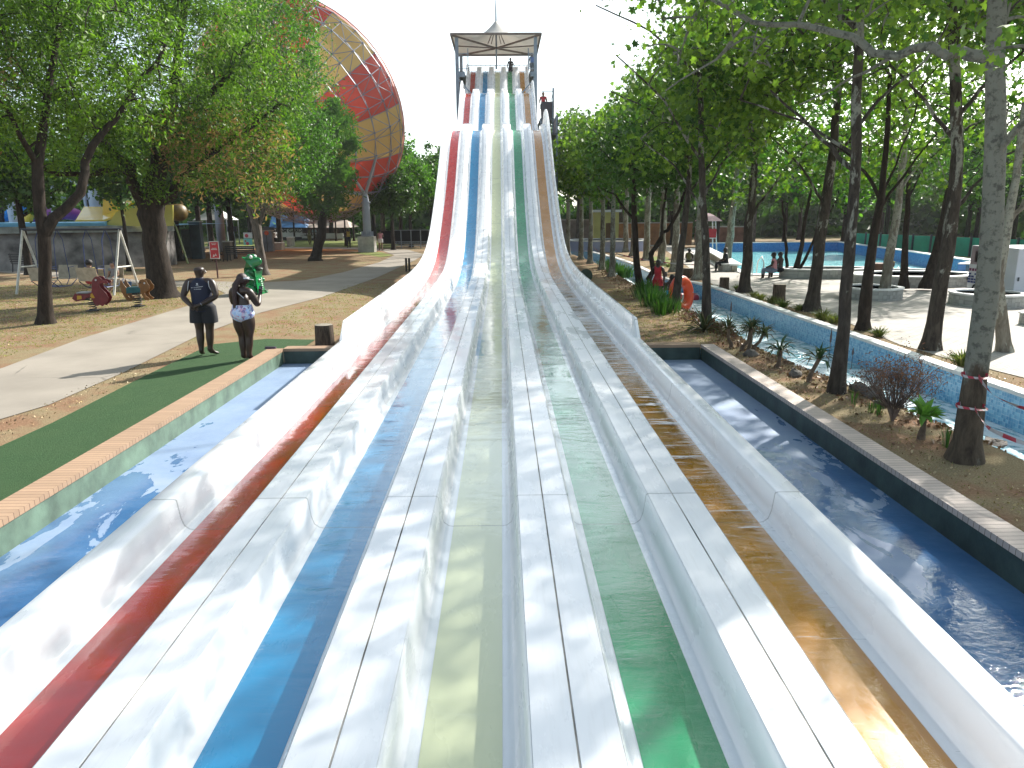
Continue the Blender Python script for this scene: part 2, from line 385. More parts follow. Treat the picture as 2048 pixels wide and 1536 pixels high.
# ================================================================== GROUND SHEET WITH OPENINGS
river_near = [(6.75,-14),(6.6,4),(6.5,8.1),(6.35,9.5),(6.25,11.2),(6.05,12.8),(5.9,14.8),(6.05,17),(6.0,20.6),(5.8,24),(5.7,28),(5.8,33),(5.95,38),(5.9,44),(5.4,51),(4.3,57),(2.6,62)]
river_far = [(7.80,-14),(7.78,8),(7.80,12.5),(7.84,16),(7.82,19),(7.88,23),(7.86,26.5),(7.65,28.6),(7.05,29.4),(6.85,31),(7.05,35),(7.25,40),(7.15,46),(6.6,53),(5.6,59.5),(4.0,64)]
river_near = [(x-(.52 if y < 27 else .36 if y < 45 else .2), y) for x, y in river_near]
river_poly = river_near + river_far[::-1]
basin_poly = [(-4.27,-10),(4.27,-10),(4.27,14.55),(-4.27,14.55)]
pool_poly = [(11.55,32.8),(20.6,32.4),(22.3,34.0),(24.6,45),(26.8,58),(15.6,58),(13.6,46.5),(12.1,38)]
def inside(p, poly):
    x, y = p; c = False; n = len(poly)
    for i in range(n):
        x1, y1 = poly[i]; x2, y2 = poly[(i+1) % n]
        if (y1 > y) != (y2 > y) and x < (x2-x1)*(y-y1)/(y2-y1)+x1: c = not c
    return c
def sheet(name, outline, z, m, holes=(), kind='structure', label=None, grid=None, smooth=False, zfn=None, off=0.0):
    pts = [Vector(p) for p in outline]; edges = []
    def loop(poly):
        b = len(pts)-len(poly); n = len(poly)
        for i in range(n): edges.append((b+i, b+(i+1) % n))
    loop(outline)
    for h in holes:
        pts.extend(Vector(p) for p in h); loop(h)
    if grid:
        x0, x1, y0, y1, s_ = grid; x = x0
        while x <= x1:
            y = y0
            while y <= y1:
                if inside((x, y), outline) and not any(inside((x, y), h) for h in holes): pts.append(Vector((x, y)))
                y += s_
            x += s_
    vs, es, fs, *_ = delaunay_2d_cdt(pts, edges, [], 0, 1e-5)
    keep = []
    for f in fs:
        cx = sum(vs[i].x for i in f)/len(f); cy_ = sum(vs[i].y for i in f)/len(f)
        if inside((cx, cy_), outline) and not any(inside((cx, cy_), h) for h in holes): keep.append(f)
    me = bpy.data.meshes.new(name)
    me.from_pydata([(v_.x, v_.y, (zfn(v_.x, v_.y) if zfn else z)) for v_ in vs], [], keep)
    bm = bmesh.new(); bm.from_mesh(me)
    for f in bm.faces:
        f.normal_update()
        if f.normal.z < 0: f.normal_flip()
    bm.to_mesh(me); bm.free()
    me.materials.append(m)
    if smooth: me.polygons.foreach_set('use_smooth', [True]*len(me.polygons))
    o = link_obj(name, me); tag(o, label=label, kind=kind); return o
BIG = [(-500,-60),(500,-60),(500,900),(-500,900)]
sheet('ground', BIG, 0.0, GROUND, [basin_poly, river_poly, pool_poly])
# paths and surfaces, each a thin sheet a few mm up
path_w = [(-9.05,-12),(-9.05,5),(-9.1,13.3),(-9.5,16.5),(-9.65,21.3),(-9.65,24.5),(-9.9,26.6),(-11.0,28.5),(-14.4,29.9),(-20.5,34.7),(-26,38.4),(-40,45),(-41,48.5),(-27.8,41.3),(-22.4,38.0),(-15.6,32.4),(-12.2,31.7),(-9.9,31.0),(-8.4,31.9),(-7.7,36.3),(-7.2,44),(-7.4,52),(-9.2,58.5),(-14,63.5),(-30,69),(-30,71.5),(-13,66),(-7.5,60.5),(-5.4,53),(-5.25,46),(-5.45,33),(-6.0,25),(-6.8,21),(-6.95,17),(-6.6,12.8),(-6.55,10.5),(-6.8,9.5),(-6.9,5),(-6.9,-12)]
sheet('path', path_w, 0.012, PATH)
sheet('turf', [(-6.0,-12),(-5.95,5),(-5.9,9.5),(-6.05,12.2),(-6.15,15.6),(-5.15,16.3),(-4.0,16.1),(-4.0,14.86),(-4.57,14.86),(-4.57,-12)], 0.016, TURF, label='strip of green artificial turf beside the left basin')
sheet('paving', [(8.75,-14),(8.8,5),(8.95,11),(8.6,13.2),(8.5,14.8),(8.9,18),(8.7,20.5),(8.5,24),(8.15,26.6),(8.9,31),(9.6,36),(11.2,46),(12.9,57),(13.3,66),(15.2,66),(14.9,59),(11.4,33),(11.2,32.1),(32,31.5),(32,20),(14.2,15.5),(10.4,13.2),(10.8,5),(11,-14)], 0.012, PAVE, [])
sheet('soil', [(-19,60.5),(-12,59.3),(-10.5,57.9),(-9.3,58.2),(-9.6,60),(-13,64),(-19,66.3),(-22,64.5)], 0.008, ORANGE_SOIL)
sheet('lawn', [(-30,72),(-13,66.5),(-9.5,63.5),(-9.5,80),(-34,90)], 0.008, LAWN)
sheet('lawn', [(22.8,31.0),(34,30),(60,58),(27.6,58),(25,45)], 0.008, LAWN)
sheet('lawn', [(-9.0,52),(-8.0,49.8),(-7.5,52),(-9.2,57),(-11.8,57)], 0.009, LAWN)
sheet('lawn', [(8.9,37),(10.9,47),(10.0,48),(8.3,40)], 0.009, LAWN)
# hills far away
hb = MB(); nseg = 90; vs = []; fs = []
for i in range(nseg+1):
    a = R(-75 + 150*i/nseg); r0 = 330; h = 15 + 7*math.sin(i*0.23) + 4*math.sin(i*0.61+1)
    for j in range(5):
        rr = r0 + j*35; hh = h*math.sin(min(1, j/3.0)*math.pi/2) if j < 4 else h*0.8
        vs.append((math.sin(a)*rr, math.cos(a)*rr, hh - 0.5))
for i in range(nseg):
    for j in range(4): fs.append((i*5+j, (i+1)*5+j, (i+1)*5+j+1, i*5+j+1))
hb.add(vs, fs); ho = hb.build('hills', mat('wooded_hill', (0.07, 0.11, 0.06), 0.95, 0.4, 0.05, 0.0), smooth=True); tag(ho, kind='structure')

# ================================================================== SPLASH BASINS (open troughs either side of and under the slide)
sheet('basin_floor', [(-4.4,-10.2),(4.4,-10.2),(4.4,14.7),(-4.4,14.7)], -0.22, BASIN)
def wall_strip(name, poly, z0, z1, th, m, label, cat, closed=False, cope=None, cope_w=0.3, parent=None, outward=1, over=0.0, cope_h=0.06, cope_lab=None, group=None):
    """wall of thickness th following a polyline; poly is the inner face, thickness grows outward (left of travel * outward)"""
    n = len(poly); nor = []
    for i in range(n):
        a = Vector(poly[max(0, i-1)] if not closed else poly[i-1]); b = Vector(poly[min(n-1, i+1)] if not closed else poly[(i+1) % n])
        d = (b-a).normalized(); nor.append(Vector((-d.y, d.x))*outward)
    def strip(o0, o1, za, zb):
        mb = MB(); k = []
        for p, nn in zip(poly, nor):
            p = Vector(p); q0 = p+nn*o0; q1 = p+nn*o1
            k.append([(q0.x,q0.y,za),(q1.x,q1.y,za),(q1.x,q1.y,zb),(q0.x,q0.y,zb)])
        rows = k + ([k[0]] if closed else [])
        mb.sweep(range(len(rows)), lambda i: [Vector(q) for q in rows[i]], closed=True, caps=not closed); return mb
    t_ = empty(name, (poly[0][0], poly[0][1], 0), 0, label, cat, group) if parent is None else parent
    off = t_.location
    w_ = strip(0, th, z0, z1).build('wall_face', m, t_, offset=off)
    if cope: strip(-over, cope_w-over, z1, z1+cope_h).build('coping', cope, t_, offset=off, label=cope_lab)
    return t_
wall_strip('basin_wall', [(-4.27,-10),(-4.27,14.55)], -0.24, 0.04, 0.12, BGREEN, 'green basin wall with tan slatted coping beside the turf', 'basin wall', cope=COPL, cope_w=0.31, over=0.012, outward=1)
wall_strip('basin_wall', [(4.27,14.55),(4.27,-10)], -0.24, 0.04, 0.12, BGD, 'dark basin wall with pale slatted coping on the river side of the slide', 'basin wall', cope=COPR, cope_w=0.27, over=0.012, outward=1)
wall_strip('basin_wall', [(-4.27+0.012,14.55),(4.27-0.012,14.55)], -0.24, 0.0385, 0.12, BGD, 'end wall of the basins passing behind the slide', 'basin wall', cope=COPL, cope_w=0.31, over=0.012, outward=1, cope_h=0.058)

# ================================================================== LAZY RIVER
RW = m_water('river_water', (0.55, 0.86, 0.95), (1.0, 1.0, 1), 4.0, 1.0, 0.16, foam_glitter=((1.2,0.7,1), 2.4, 0.43), rot=0.4, rough=0.12, body=(0.42,0.76,0.86))
o = sheet('water', river_poly, -0.48, RW, label='flowing water of the lazy river'); 
fl = [(x-0.3, y) for x, y in river_near] + [(x+0.15, y) for x, y in river_far[::-1]]
sheet('river_bed', fl, -1.15, RFLOOR)
wall_strip('river_wall', river_far, -1.2, 0.05, 0.2, RTILE, 'curved blue mosaic wall along the far side of the lazy river', 'river wall', cope=WHITEC, cope_w=0.24, outward=-1, over=0.01)
# near bank: rendered slope down to the water
mb = MB(); rows = []
for (x, y) in river_near:
    w_ = 0.68 if y < 30 else 0.5
    rows.append([Vector((x-.02, y, 0.002)), Vector((x+0.2*w_, y, -0.06)), Vector((x+0.55*w_, y, -0.26)), Vector((x+0.95*w_, y, -0.54)), Vector((x+1.05*w_, y, -1.25))])
mb.sweep(range(len(rows)), lambda i: rows[i]); o = mb.build('river_bank', mat('wet_soil_bank', (0.16, 0.09, 0.055), 0.9, 0.35, 4, 0.8), smooth=True); tag(o, kind='structure')

def gz(x, y):
    if not (-10 < y < 44): return 0.0
    top = float(np.interp(y, [q[1] for q in river_near], [q[0] for q in river_near])); w_ = 0.68 if y < 30 else 0.5
    if x > 7.6: return 0.0
    return float(np.interp(x-top, [0, .2*w_, .55*w_, .95*w_], [0, -.06, -.26, -.54]))
def GB(px, py):
    q = G(px, py)
    for _ in range(4): q = G(px, py, gz(q.x, q.y))
    return q
# ================================================================== WAVE POOL
PW = m_water('pool_water', (0.42, 0.86, 0.88), (1.0, 2.4, 1), 2.2, 0.7, 0.08, rough=0.08, body=(0.22,0.66,0.70))
sheet('water', pool_poly, -0.25, PW, label='turquoise water of the big pool')
sheet('pool_floor', [(x*1.0, y) for x, y in pool_poly], -1.3, PFLOOR)
wall_strip('pool_wall', [(15.6,58),(26.8,58),(24.6,45),(22.3,34.0),(20.6,32.4)], -1.35, 0.42, 0.3, PTILE, 'raised royal blue mosaic wall round the deep end of the pool', 'pool wall', cope=WHITEC, cope_w=0.5, outward=1, over=0.02, cope_h=0.05)
wall_strip('pool_edge', [(20.6,32.4),(11.55,32.8),(12.1,38),(13.6,46.5),(15.6,58)], -1.35, 0.02, 0.2, PTILE, 'low pool edge with white coping next to the paving', 'pool edge', cope=WHITEC, cope_w=0.75, outward=1, over=0.02, cope_h=0.035)
# ================================================================== MULTI-LANE SLIDE
PROF = [(-6,0.20),(0,0.28),(10,0.42),(19,0.55),(22,0.63),(24,0.76),(25.8,0.97),(27.3,1.34),(29.2,2.12),(31.8,3.42),(33.6,4.50),(35,5.42),(36.3,6.22),(37.3,6.68),(38.3,6.90),(39.5,6.97),(42,7.0),(44.5,7.05),(46.2,7.25),(47.6,7.75),(49.66,8.92),(51.6,10.1),(52.8,10.72),(53.8,11.05),(54.8,11.18),(56.5,11.22),(58.4,11.3),(59.6,11.6),(62,13.0),(63.4,13.95),(64.2,14.35),(64.9,14.48),(66.2,14.5)]
_Y = np.arange(-6, 66.21, 0.05); _Z = np.interp(_Y, [p[0] for p in PROF], [p[1] for p in PROF])
_k = np.exp(-0.5*(np.arange(-36, 37)/13.0)**2); _k /= _k.sum()
_Z = np.convolve(np.pad(_Z, 36, mode='reflect', reflect_type='odd'), _k, mode='valid')
def zf(y): return float(np.interp(y, _Y, _Z))
def hd(y): return float(np.interp(y, [0,23,28,36,39.3,39.9,40.4,45,48,53,56.2,56.8,57.2,60,63,64.2,64.9,66], [.25,.25,.27,.29,.31,.31,.22,.22,.27,.29,.31,.31,.2,.25,.3,.36,.4,.4]))
ysec = [y for y in np.arange(-4, 23, 1.5)] + [y for y in np.arange(23, 64.91, 0.3)] + [64.95]
ysec = [float(y) for y in ysec]
def m_slide(name, col, wetness=0.5, streak=(0.5,0.47,0.43), rough=(0.16, 0.38)):
    """gel-coat: transverse joints, faint dirt along the joints and edges, wet (glossier) patches"""
    m, t = newmat(name); g = N(t, 'ShaderNodeNewGeometry'); sx = N(t, 'ShaderNodeSeparateXYZ'); L(t, g.outputs['Position'], sx.inputs[0])
    fr = math_(t, 'FRACT', math_(t, 'DIVIDE', math_(t, 'ADD', sx.outputs['Y'], 96.28), 3.5))
    jl = ramp(t, math_(t, 'ABSOLUTE', math_(t, 'SUBTRACT', fr, 0.5)), [(0.4975, (1,1,1)), (0.4982, (0.45,0.45,0.45))])
    v = wpos(t); a = noise(t, wpos(t, (1.0,0.35,1)), 2.4, 6, 0.6); b = noise(t, wpos(t, (6,0.5,0.3)), 5, 5, 0.7); c_ = noise(t, v, 8, 5, 0.65)
    c = mix(t, math_(t, 'MULTIPLY', ramp(t, b, [(0.5,(0,0,0)),(0.8,(1,1,1))]), 0.22), col, tuple(q*s_ for q, s_ in zip(col, streak)))
    c = mix(t, math_(t, 'MULTIPLY', c_, 0.10), c, tuple(q*0.75 for q in col))
    c = mix(t, 1.0, c, jl, 'MULTIPLY')
    rr = N(t, 'ShaderNodeMapRange'); L(t, ramp(t, a, [(0.5-0.12*wetness, (1,1,1)), (0.56, (0,0,0))]), rr.inputs[0]); rr.inputs[3].default_value = rough[0]; rr.inputs[4].default_value = rough[1]
    drops = noise(t, v, 55, 3, 0.7); wavy = noise(t, wpos(t, (1,0.6,1)), 1.7, 2)
    h = math_(t, 'ADD', math_(t, 'MULTIPLY', wavy, 1.2), math_(t, 'MULTIPLY', drops, 0.05))
    nm = bumpn(t, h, 0.03, 0.006)
    out(t, princ(t, c, rr.outputs[0], nm, coat=0.12)); return m
GEL = m_slide('white_gelcoat', (0.84, 0.85, 0.86)); GELB = m_slide('white_gelcoat_side', (0.86, 0.86, 0.86), 0.2, rough=(0.15,0.35))
STR = {'red': m_slide('red_gelcoat', (0.44, 0.012, 0.005), 0.8, (0.8,0.5,0.5)), 'blue': m_slide('blue_gelcoat', (0.008, 0.24, 0.47), 0.8, (0.8,0.8,0.9)),
       'yellow': m_slide('pale_yellow_gelcoat', (0.66, 0.68, 0.41), 0.8, (0.85,0.88,0.8)), 'green': m_slide('green_gelcoat', (0.0, 0.27, 0.105), 0.8, (0.8,0.8,0.8)),
       'orange': m_slide('orange_gelcoat', (0.52, 0.21, 0.012), 0.8, (0.8,0.75,0.7))}
SEAM = mat('dirty_joint', (0.30, 0.28, 0.25), 0.8, 0.6, 3.0)
slide = empty('water_slide', (0, 12, 0), 0, 'white five lane racing slide with red, blue, yellow, green and orange stripes', 'water slide')
SO = slide.location
def floor_half(k):
    def f(y):
        z = zf(y); h = z + hd(y); c = k*1.0
        pts = [(c-.31, h),(c-.30, h-0.012),(c-.283, z+.10),(c-.262, z+.035),(c-.225, z+.006),(c-.19, z),(c+.19, z),(c+.225, z+.006),(c+.262, z+.035),(c+.283, z+.10),(c+.30, h-0.012),(c+.31, h)]
        return [Vector((x, y, zz)) for x, zz in pts]
    return f
names = ['red', 'blue', 'yellow', 'green', 'orange']
for i, nm in enumerate(names):
    k = i-2
    mb = MB(); mb.sweep(ysec, floor_half(k))
    ln = mb.build('lane', GEL, slide, smooth=True, offset=SO, label=f'white slide lane with a {nm} stripe')
    mb = MB(); mb.sweep(ysec, lambda y: [Vector((k-.188, y, zf(y)+.0025)), Vector((k+.188, y, zf(y)+.0025))])
    st = mb.build('stripe', STR[nm], ln, smooth=True, offset=SO, label=f'{nm} stripe down the middle of the lane')
for j in range(4):
    c = -1.5+j
    def f(y, c=c):
        z = zf(y)+hd(y)
        pts = [(c-.1925,z-.035),(c-.1925,z-.006),(c-.186,z+.001),(c-.006,z+.001),(c-.0035,z-.006),(c+.0035,z-.006),(c+.006,z+.001),(c+.186,z+.001),(c+.1925,z-.006),(c+.1925,z-.035)]
        return [Vector((x, y, q)) for x, q in pts]
    mb = MB(); mb.sweep(ysec, f, closed=True, caps=True)
    dv = mb.build('divider', GEL, slide, smooth=True, offset=SO)
    mb = MB(); mb.sweep(ysec, lambda y: [Vector((c-.0055, y, zf(y)+hd(y)-.0035)), Vector((c+.0055, y, zf(y)+hd(y)-.0035))])
    mb.build('joint', SEAM, dv, offset=SO)
    # raised end boxes on the two crests
    for yy in (39.95, 56.85):
        mb = MB(); mb.box((c, yy-.35, zf(yy)+hd(yy-.4)+.012), (.37, .8, .03)); b_ = mb.build('crest_cap', GEL, dv, smooth=False, bevel=0.008, offset=SO)
def hw(y):   # height of the raised outer walls above the lane floor
    return float(np.interp(y, [12,18,24,26,28,30,33,35.5,37.5,39.0,39.9,40.5,41.5,46,50,53,55.2,56.6,57.4,58.2,61,63.5,64.9],
                              [.53,.50,.46,.50,.58,.72,.90,1.0,1.0,1.0,.95,.6,.42,.42,.65,.80,.88,.88,.55,.42,.5,.6,.65]))
for s_ in (-1, 1):
    def fl_(y):
        z = zf(y)+hd(y); x = s_
        pts = [(2.3125,z-.035),(2.3125,z-.006),(2.32,z+.001),(2.49,z+.001),(2.50,z-.008),(2.50,z-.12),(2.485,z-.12),(2.485,z-.035)]
        return [Vector((a*s_, y, q)) for a, q in pts]
    mb = MB(); mb.sweep(ysec, fl_, closed=True, caps=True)
    mb.build('edge_flange', GEL, slide, smooth=True, offset=SO)
    yw = [11.9, 12.25] + [y for y in ysec if 12.4 < y <= 64.9]
    def wl(y):
        z0 = zf(y)+hd(y)-.01; z1 = zf(y)+hw(y)
        if y < 12: z1 = z0+.02
        o = .04*(1 if y > 12 else 0)
        pts = [(2.395,z0),(2.42,z0+(z1-z0)*.5),(2.455,z1-.012),(2.463,z1),(2.503,z1),(2.508,z1-.012),(2.508,z0-.1),(2.4,z0-.02)]
        return [Vector((a*s_, y, q)) for a, q in pts]
    mb = MB(); mb.sweep(yw, wl, closed=True, caps=True)
    mb.build('side_wall', GELB, slide, smooth=True, offset=SO)
# underside carcass: beams along the slide and steel columns standing on the ground
STEEL = mat('galvanised_steel', (0.28, 0.32, 0.36), 0.45, 0.15, 4, 0.05, metal=0.5); STEELD = mat('dark_steel', (0.06, 0.07, 0.085), 0.5, 0.2, 4)
STEELB = mat('blue_grey_steel', (0.20, 0.25, 0.31), 0.5, 0.15, 2, 0.05)
for x in (-2.2, -0.75, 0.75, 2.2):
    mb = MB(); mb.sweep([y for y in ysec], lambda y: [Vector((x+dx, y, zf(y)-.06+dz)) for dx, dz in ((-.05,-.16),(.05,-.16),(.05,0),(-.05,0))], closed=True, caps=True)
    mb.build('support_beam', STEELD, slide, offset=SO)
for y in (1.5, 6.5, 11.5, 17, 22, 27.5, 31.5, 35.5, 39.5, 44, 48.5, 53, 57, 61):
    zg = -0.22 if y < 14.5 else 0.0
    for x in (-2.05, 2.05):
        mb = MB(); mb.bar((x, y, zg), (x, y, zf(y)-.2), .14 if y > 25 else .09); 
        if y > 25: mb.box((x, y, .03), (.4, .4, .06))
        mb.build('column', STEELB, slide, offset=SO)
    mb = MB(); mb.bar((-2.2, y, zf(y)-.27), (2.2, y, zf(y)-.27), .1); mb.build('cross_beam', STEELD, slide, offset=SO)
# water film running in the lanes: one sheet per lane
def m_lane_water(i, strength, streak):
    m, t = newmat('lane_water_%d' % i); v = wpos(t, (0.6, 2.0, 1)); seed = i*7.3
    off = N(t, 'ShaderNodeVectorMath'); off.operation = 'ADD'; L(t, v, off.inputs[0]); off.inputs[1].default_value = (seed, seed*2, 0)
    wv = N(t, 'ShaderNodeTexWave'); wv.bands_direction = 'Y'; wv.inputs['Scale'].default_value = 0.42; wv.inputs['Distortion'].default_value = 5.0; wv.inputs['Detail'].default_value = 3; wv.inputs['Detail Scale'].default_value = 1.4; L(t, wpos(t, (0.9,1,1)), wv.inputs[0])
    crest = ramp(t, wv.outputs['Fac'], [(0.80, (0,0,0)), (0.97, (1,1,1))])
    patch = ramp(t, noise(t, wpos(t, (0.5,0.4,1)), 1.3+0.1*i, 3), [(0.40, (0.12,)*3), (0.62, (1,)*3)])
    fine = noise(t, off.outputs[0], 7.0, 4, 0.55, 0.5); h = math_(t, 'MULTIPLY', math_(t, 'ADD', fine, math_(t, 'MULTIPLY', crest, 0.5)), patch)
    h = math_(t, 'ADD', h, math_(t, 'MULTIPLY', noise(t, wpos(t, (1,0.7,1)), 1.2, 2), 1.0))
    nm = bumpn(t, h, strength, 0.02)
    g = N(t, 'ShaderNodeNewGeometry'); sx = N(t, 'ShaderNodeSeparateXYZ'); L(t, g.outputs['Position'], sx.inputs[0]); fd = N(t, 'ShaderNodeMapRange'); L(t, sx.outputs['Y'], fd.inputs[0])
    for k_, val in zip((1,2,3,4), (19.0, 26.0, 1.0, 0.0)): fd.inputs[k_].default_value = val
    frs = schlick(t, nm, 0.03, 3.4)
    tr = N(t, 'ShaderNodeBsdfTransparent'); tr.inputs[0].default_value = (0.96,0.98,0.99,1)
    gl = N(t, 'ShaderNodeBsdfGlossy'); gl.inputs['Roughness'].default_value = 0.04; L(t, nm, gl.inputs['Normal'])
    mx = N(t, 'ShaderNodeMixShader'); L(t, math_(t, 'MULTIPLY', frs, fd.outputs[0]), mx.inputs[0]); L(t, tr.outputs[0], mx.inputs[1]); L(t, gl.outputs[0], mx.inputs[2])
    mr = N(t, 'ShaderNodeMapRange'); L(t, sx.outputs['Y'], mr.inputs[0])
    for k_, val in zip((1,2,3,4), (2.0, 15.0, -0.06, 0.07)): mr.inputs[k_].default_value = val
    sn = math_(t, 'ADD', noise(t, wpos(t, (0.35, 3.6, 1)), 3.6, 7, 0.72, 0.9), mr.outputs[0]); fo = math_(t, 'MULTIPLY', ramp(t, sn, [(streak, (0,0,0)), (streak+0.07, (0.8,0.8,0.8))]), fd.outputs[0])
    df = N(t, 'ShaderNodeBsdfDiffuse'); df.inputs[0].default_value = (0.80,0.82,0.84,1); m2 = N(t, 'ShaderNodeMixShader'); L(t, fo, m2.inputs[0]); L(t, mx.outputs[0], m2.inputs[1]); L(t, df.outputs[0], m2.inputs[2]); out(t, m2.outputs[0]); return m
for i in range(5):
    k = i-2; WF = m_lane_water(i, [0.16, 0.26, 0.34, 0.42, 0.55][i], [0.69, 0.69, 0.65, 0.62, 0.55][i])
    ys = [float(y) for y in np.arange(-4, 26.1, 0.5)]
    mb = MB(); mb.sweep(ys, lambda y: [Vector((k+dx, y, zf(y)+.022)) for dx in (-.25, -.1, .1, .25)])
    o = mb.build('water', WF, smooth=True, label=f'thin rippled water running down the {names[i]} lane'); tag(o, kind='structure')
    o.data.update()
    if sum(q.normal.z for q in o.data.polygons) < 0: o.data.flip_normals()

# ================================================================== START TOWER
tw = empty('slide_tower', (0, 63, 0), 0, 'steel start tower with pointed fabric canopy at the top of the slide', 'tower'); TO = tw.location
FAB = None
m, t = newmat('canopy_fabric'); p_ = princ(t, ramp(t, noise(t, wpos(t), 0.8, 4), [(0.3,(0.46,0.44,0.40)),(0.7,(0.60,0.57,0.52))]), 0.8); tl = N(t, 'ShaderNodeBsdfTranslucent'); tl.inputs[0].default_value = (0.50,0.46,0.40,1)
mx = N(t, 'ShaderNodeMixShader'); mx.inputs[0].default_value = 0.18; L(t, p_, mx.inputs[1]); L(t, tl.outputs[0], mx.inputs[2]); out(t, mx.outputs[0]); FAB = m
YF, YB, XL, XR = 60.0, 66.4, -3.1, 2.95
for x in (XL, XR):
    for y in (YF, YB):
        mb = MB(); mb.box((x, y, 8.0), (.26, .26, 16.0)); mb.box((x, y, .05), (.6, .6, .1)); mb.build('post', STEELB, tw, offset=TO)
for z in (13.35,):
    mb = MB(); mb.box((-2.75, YF, z), (.44, .18, .34)); mb.box((2.69, YF, z), (.26, .18, .34)); mb.box(((XL+XR)/2, YB, z), (XR-XL-.26, .18, .34))
    for x in (XL, XR): mb.box((x, (YF+YB)/2, z), (.16, YB-YF-.26, .34))
    mb.build('deck_beam', STEELB, tw, offset=TO)
mb = MB(); mb.box((-2.85, 63.2, 13.56), (.62, 6.2, .07)); mb.box((2.75, 63.2, 13.56), (.5, 6.2, .07)); mb.box((0, 66.6, 14.28), (6.2, 1.4, .08)); mb.box((0, 66.0, 14.05), (6.0, .1, .4)); mb.build('deck', STEELD, tw, offset=TO)
for (a, b) in (((XL, YF), (XL+.85, YF)), ((XR-.55, YF), (XR, YF))):
    mb = MB(); 
    for z in (13.75, 14.85): mb.bar((a[0], a[1]-.05, z), (b[0], b[1]-.05, z), .04)
    n_ = 8
    for i in range(n_+1): mb.bar((a[0]+(b[0]-a[0])*i/n_, a[1]-.05, 13.7), (a[0]+(b[0]-a[0])*i/n_, a[1]-.05, 14.85), .022)
    mb.bar(((b if a[0] < 0 else a)[0], a[1]-.05, 13.6), ((b if a[0] < 0 else a)[0], a[1]-.05, 15.2), .07)
    mb.build('railing', STEELB, tw, offset=TO)
mb = MB(); mb.bar((-2.7, 67.2, 15.35), (2.7, 67.2, 15.35), .05); mb.bar((-2.7, 67.2, 14.85), (2.7, 67.2, 14.85), .04)
for x in np.linspace(-2.7, 2.7, 14): mb.bar((float(x), 67.2, 14.3), (float(x), 67.2, 15.35), .035)
mb.build('railing', STEELB, tw, offset=TO)
# canopy
ze = 16.18; zt = 18.0; cx, cyy = (XL+XR)/2, (YF+YB)/2; hx, hy = 3.42, 3.75
def can(u, v):   # u,v in -1..1
    r_ = max(abs(u), abs(v)); rc = math.hypot(u, v); q = min(1.0, rc)
    return Vector((cx+u*hx, cyy+v*hy, ze + (zt-ze)*(1-q)**2.3*1.0 + 0.0))
for nm, dz in (('canopy', 0.0),):
    mb = MB(); n_ = 24; vs = []; fs = []
    for i in range(n_+1):
        for j in range(n_+1): vs.append(can(-1+2*i/n_, -1+2*j/n_))
    for i in range(n_):
        for j in range(n_): fs.append((i*(n_+1)+j, (i+1)*(n_+1)+j, (i+1)*(n_+1)+j+1, i*(n_+1)+j+1))
    mb.add(vs, fs); cano = mb.build('canopy', FAB, tw, smooth=True, offset=TO)
mb = MB()
for x0, y0, x1, y1 in ((-hx,-hy,hx,-hy),(-hx,hy,hx,hy),(-hx,-hy,-hx,hy),(hx,-hy,hx,hy)): mb.bar((cx+x0, cyy+y0, ze-.06), (cx+x1, cyy+y1, ze-.06), .14)
for sx_, sy_ in ((-1,-1),(1,-1),(1,1),(-1,1)): mb.bar((cx+sx_*hx, cyy+sy_*hy, ze-.12), (cx, cyy, ze-.30), .12)
for sx_ in (-1, 1): mb.bar((cx+sx_*hx, cyy, ze-.1), (cx, cyy, ze-.28), .08)
for a in (-.35,-.2,.2,.35): mb.bar((cx+a*1.9, cyy-1.1, ze-.2), (cx+a*.6, cyy, ze+1.1), .05)
mb.build('roof_frame', mat('brown_steel', (0.16,0.12,0.10), 0.6, 0.2, 3), tw, offset=TO)
mb = MB(); mb.tube([(cx, cyy, 14.3), (cx, cyy, 18.0), (cx, cyy, 18.9), (cx, cyy, 19.8)], [.07, .07, .055, .012], 8); mb.build('mast', STEELB, tw, offset=TO)
for y0 in (YF, YB):
    for z0, z1 in ((0.3, 6.5), (6.6, 13.1)):
        mb = MB(); mb.bar((XL, y0, z0), (XR, y0, z1), .08); mb.bar((XR, y0+.1, z0), (XL, y0+.1, z1), .08); mb.build('brace', STEELB, tw, offset=TO)
# zig-zag stairs behind the tower's left post
mb = MB()
for i in range(18):
    f = i/17; mb.box((-2.9+.0*f, 60.6+5.0*f, 8.2+5.2*f), (.8, .3, .05))
mb.bar((-3.25, 60.5, 8.1), (-3.25, 65.8, 13.5), .22, .06); mb.bar((-2.5, 60.5, 8.1), (-2.5, 65.8, 13.5), .22, .06)
mb.build('stair_flight', STEELD, tw, offset=TO)

# ================================================================== side stair landing right of the second hump
st = empty('stair_landing', (3.1, 48, 0), 0, 'narrow steel landing with dark railing panels beside the right edge of the slide', 'stairs'); S0 = st.location
mb = MB(); mb.box((3.05, 48.2, 8.42), (.85, 3.2, .08)); mb.box((3.05, 44.9, 7.2), (.85, 3.2, .08)); mb.build('deck', STEELD, st, offset=S0)
for x, y, z in ((2.68,46.7,8.4),(3.42,46.7,10.2),(2.68,49.7,8.4),(3.42,49.7,8.4),(3.42,43.4,8.2),(2.68,43.4,7.2)):
    mb = MB(); mb.bar((x, y, 0), (x, y, z), .11); mb.build('post', STEELB, st, offset=S0)
mb = MB()
for i in range(13): mb.box((3.42, 43.5+.5*i, (7.7 if i < 6 else 8.95)), (.03, .42, .95))
mb.box((3.05, 46.72, 8.95), (.72, .03, .95)); mb.build('railing_panel', mat('dark_panel', (0.05,0.04,0.05), 0.6, 0.2, 3), st, offset=S0)
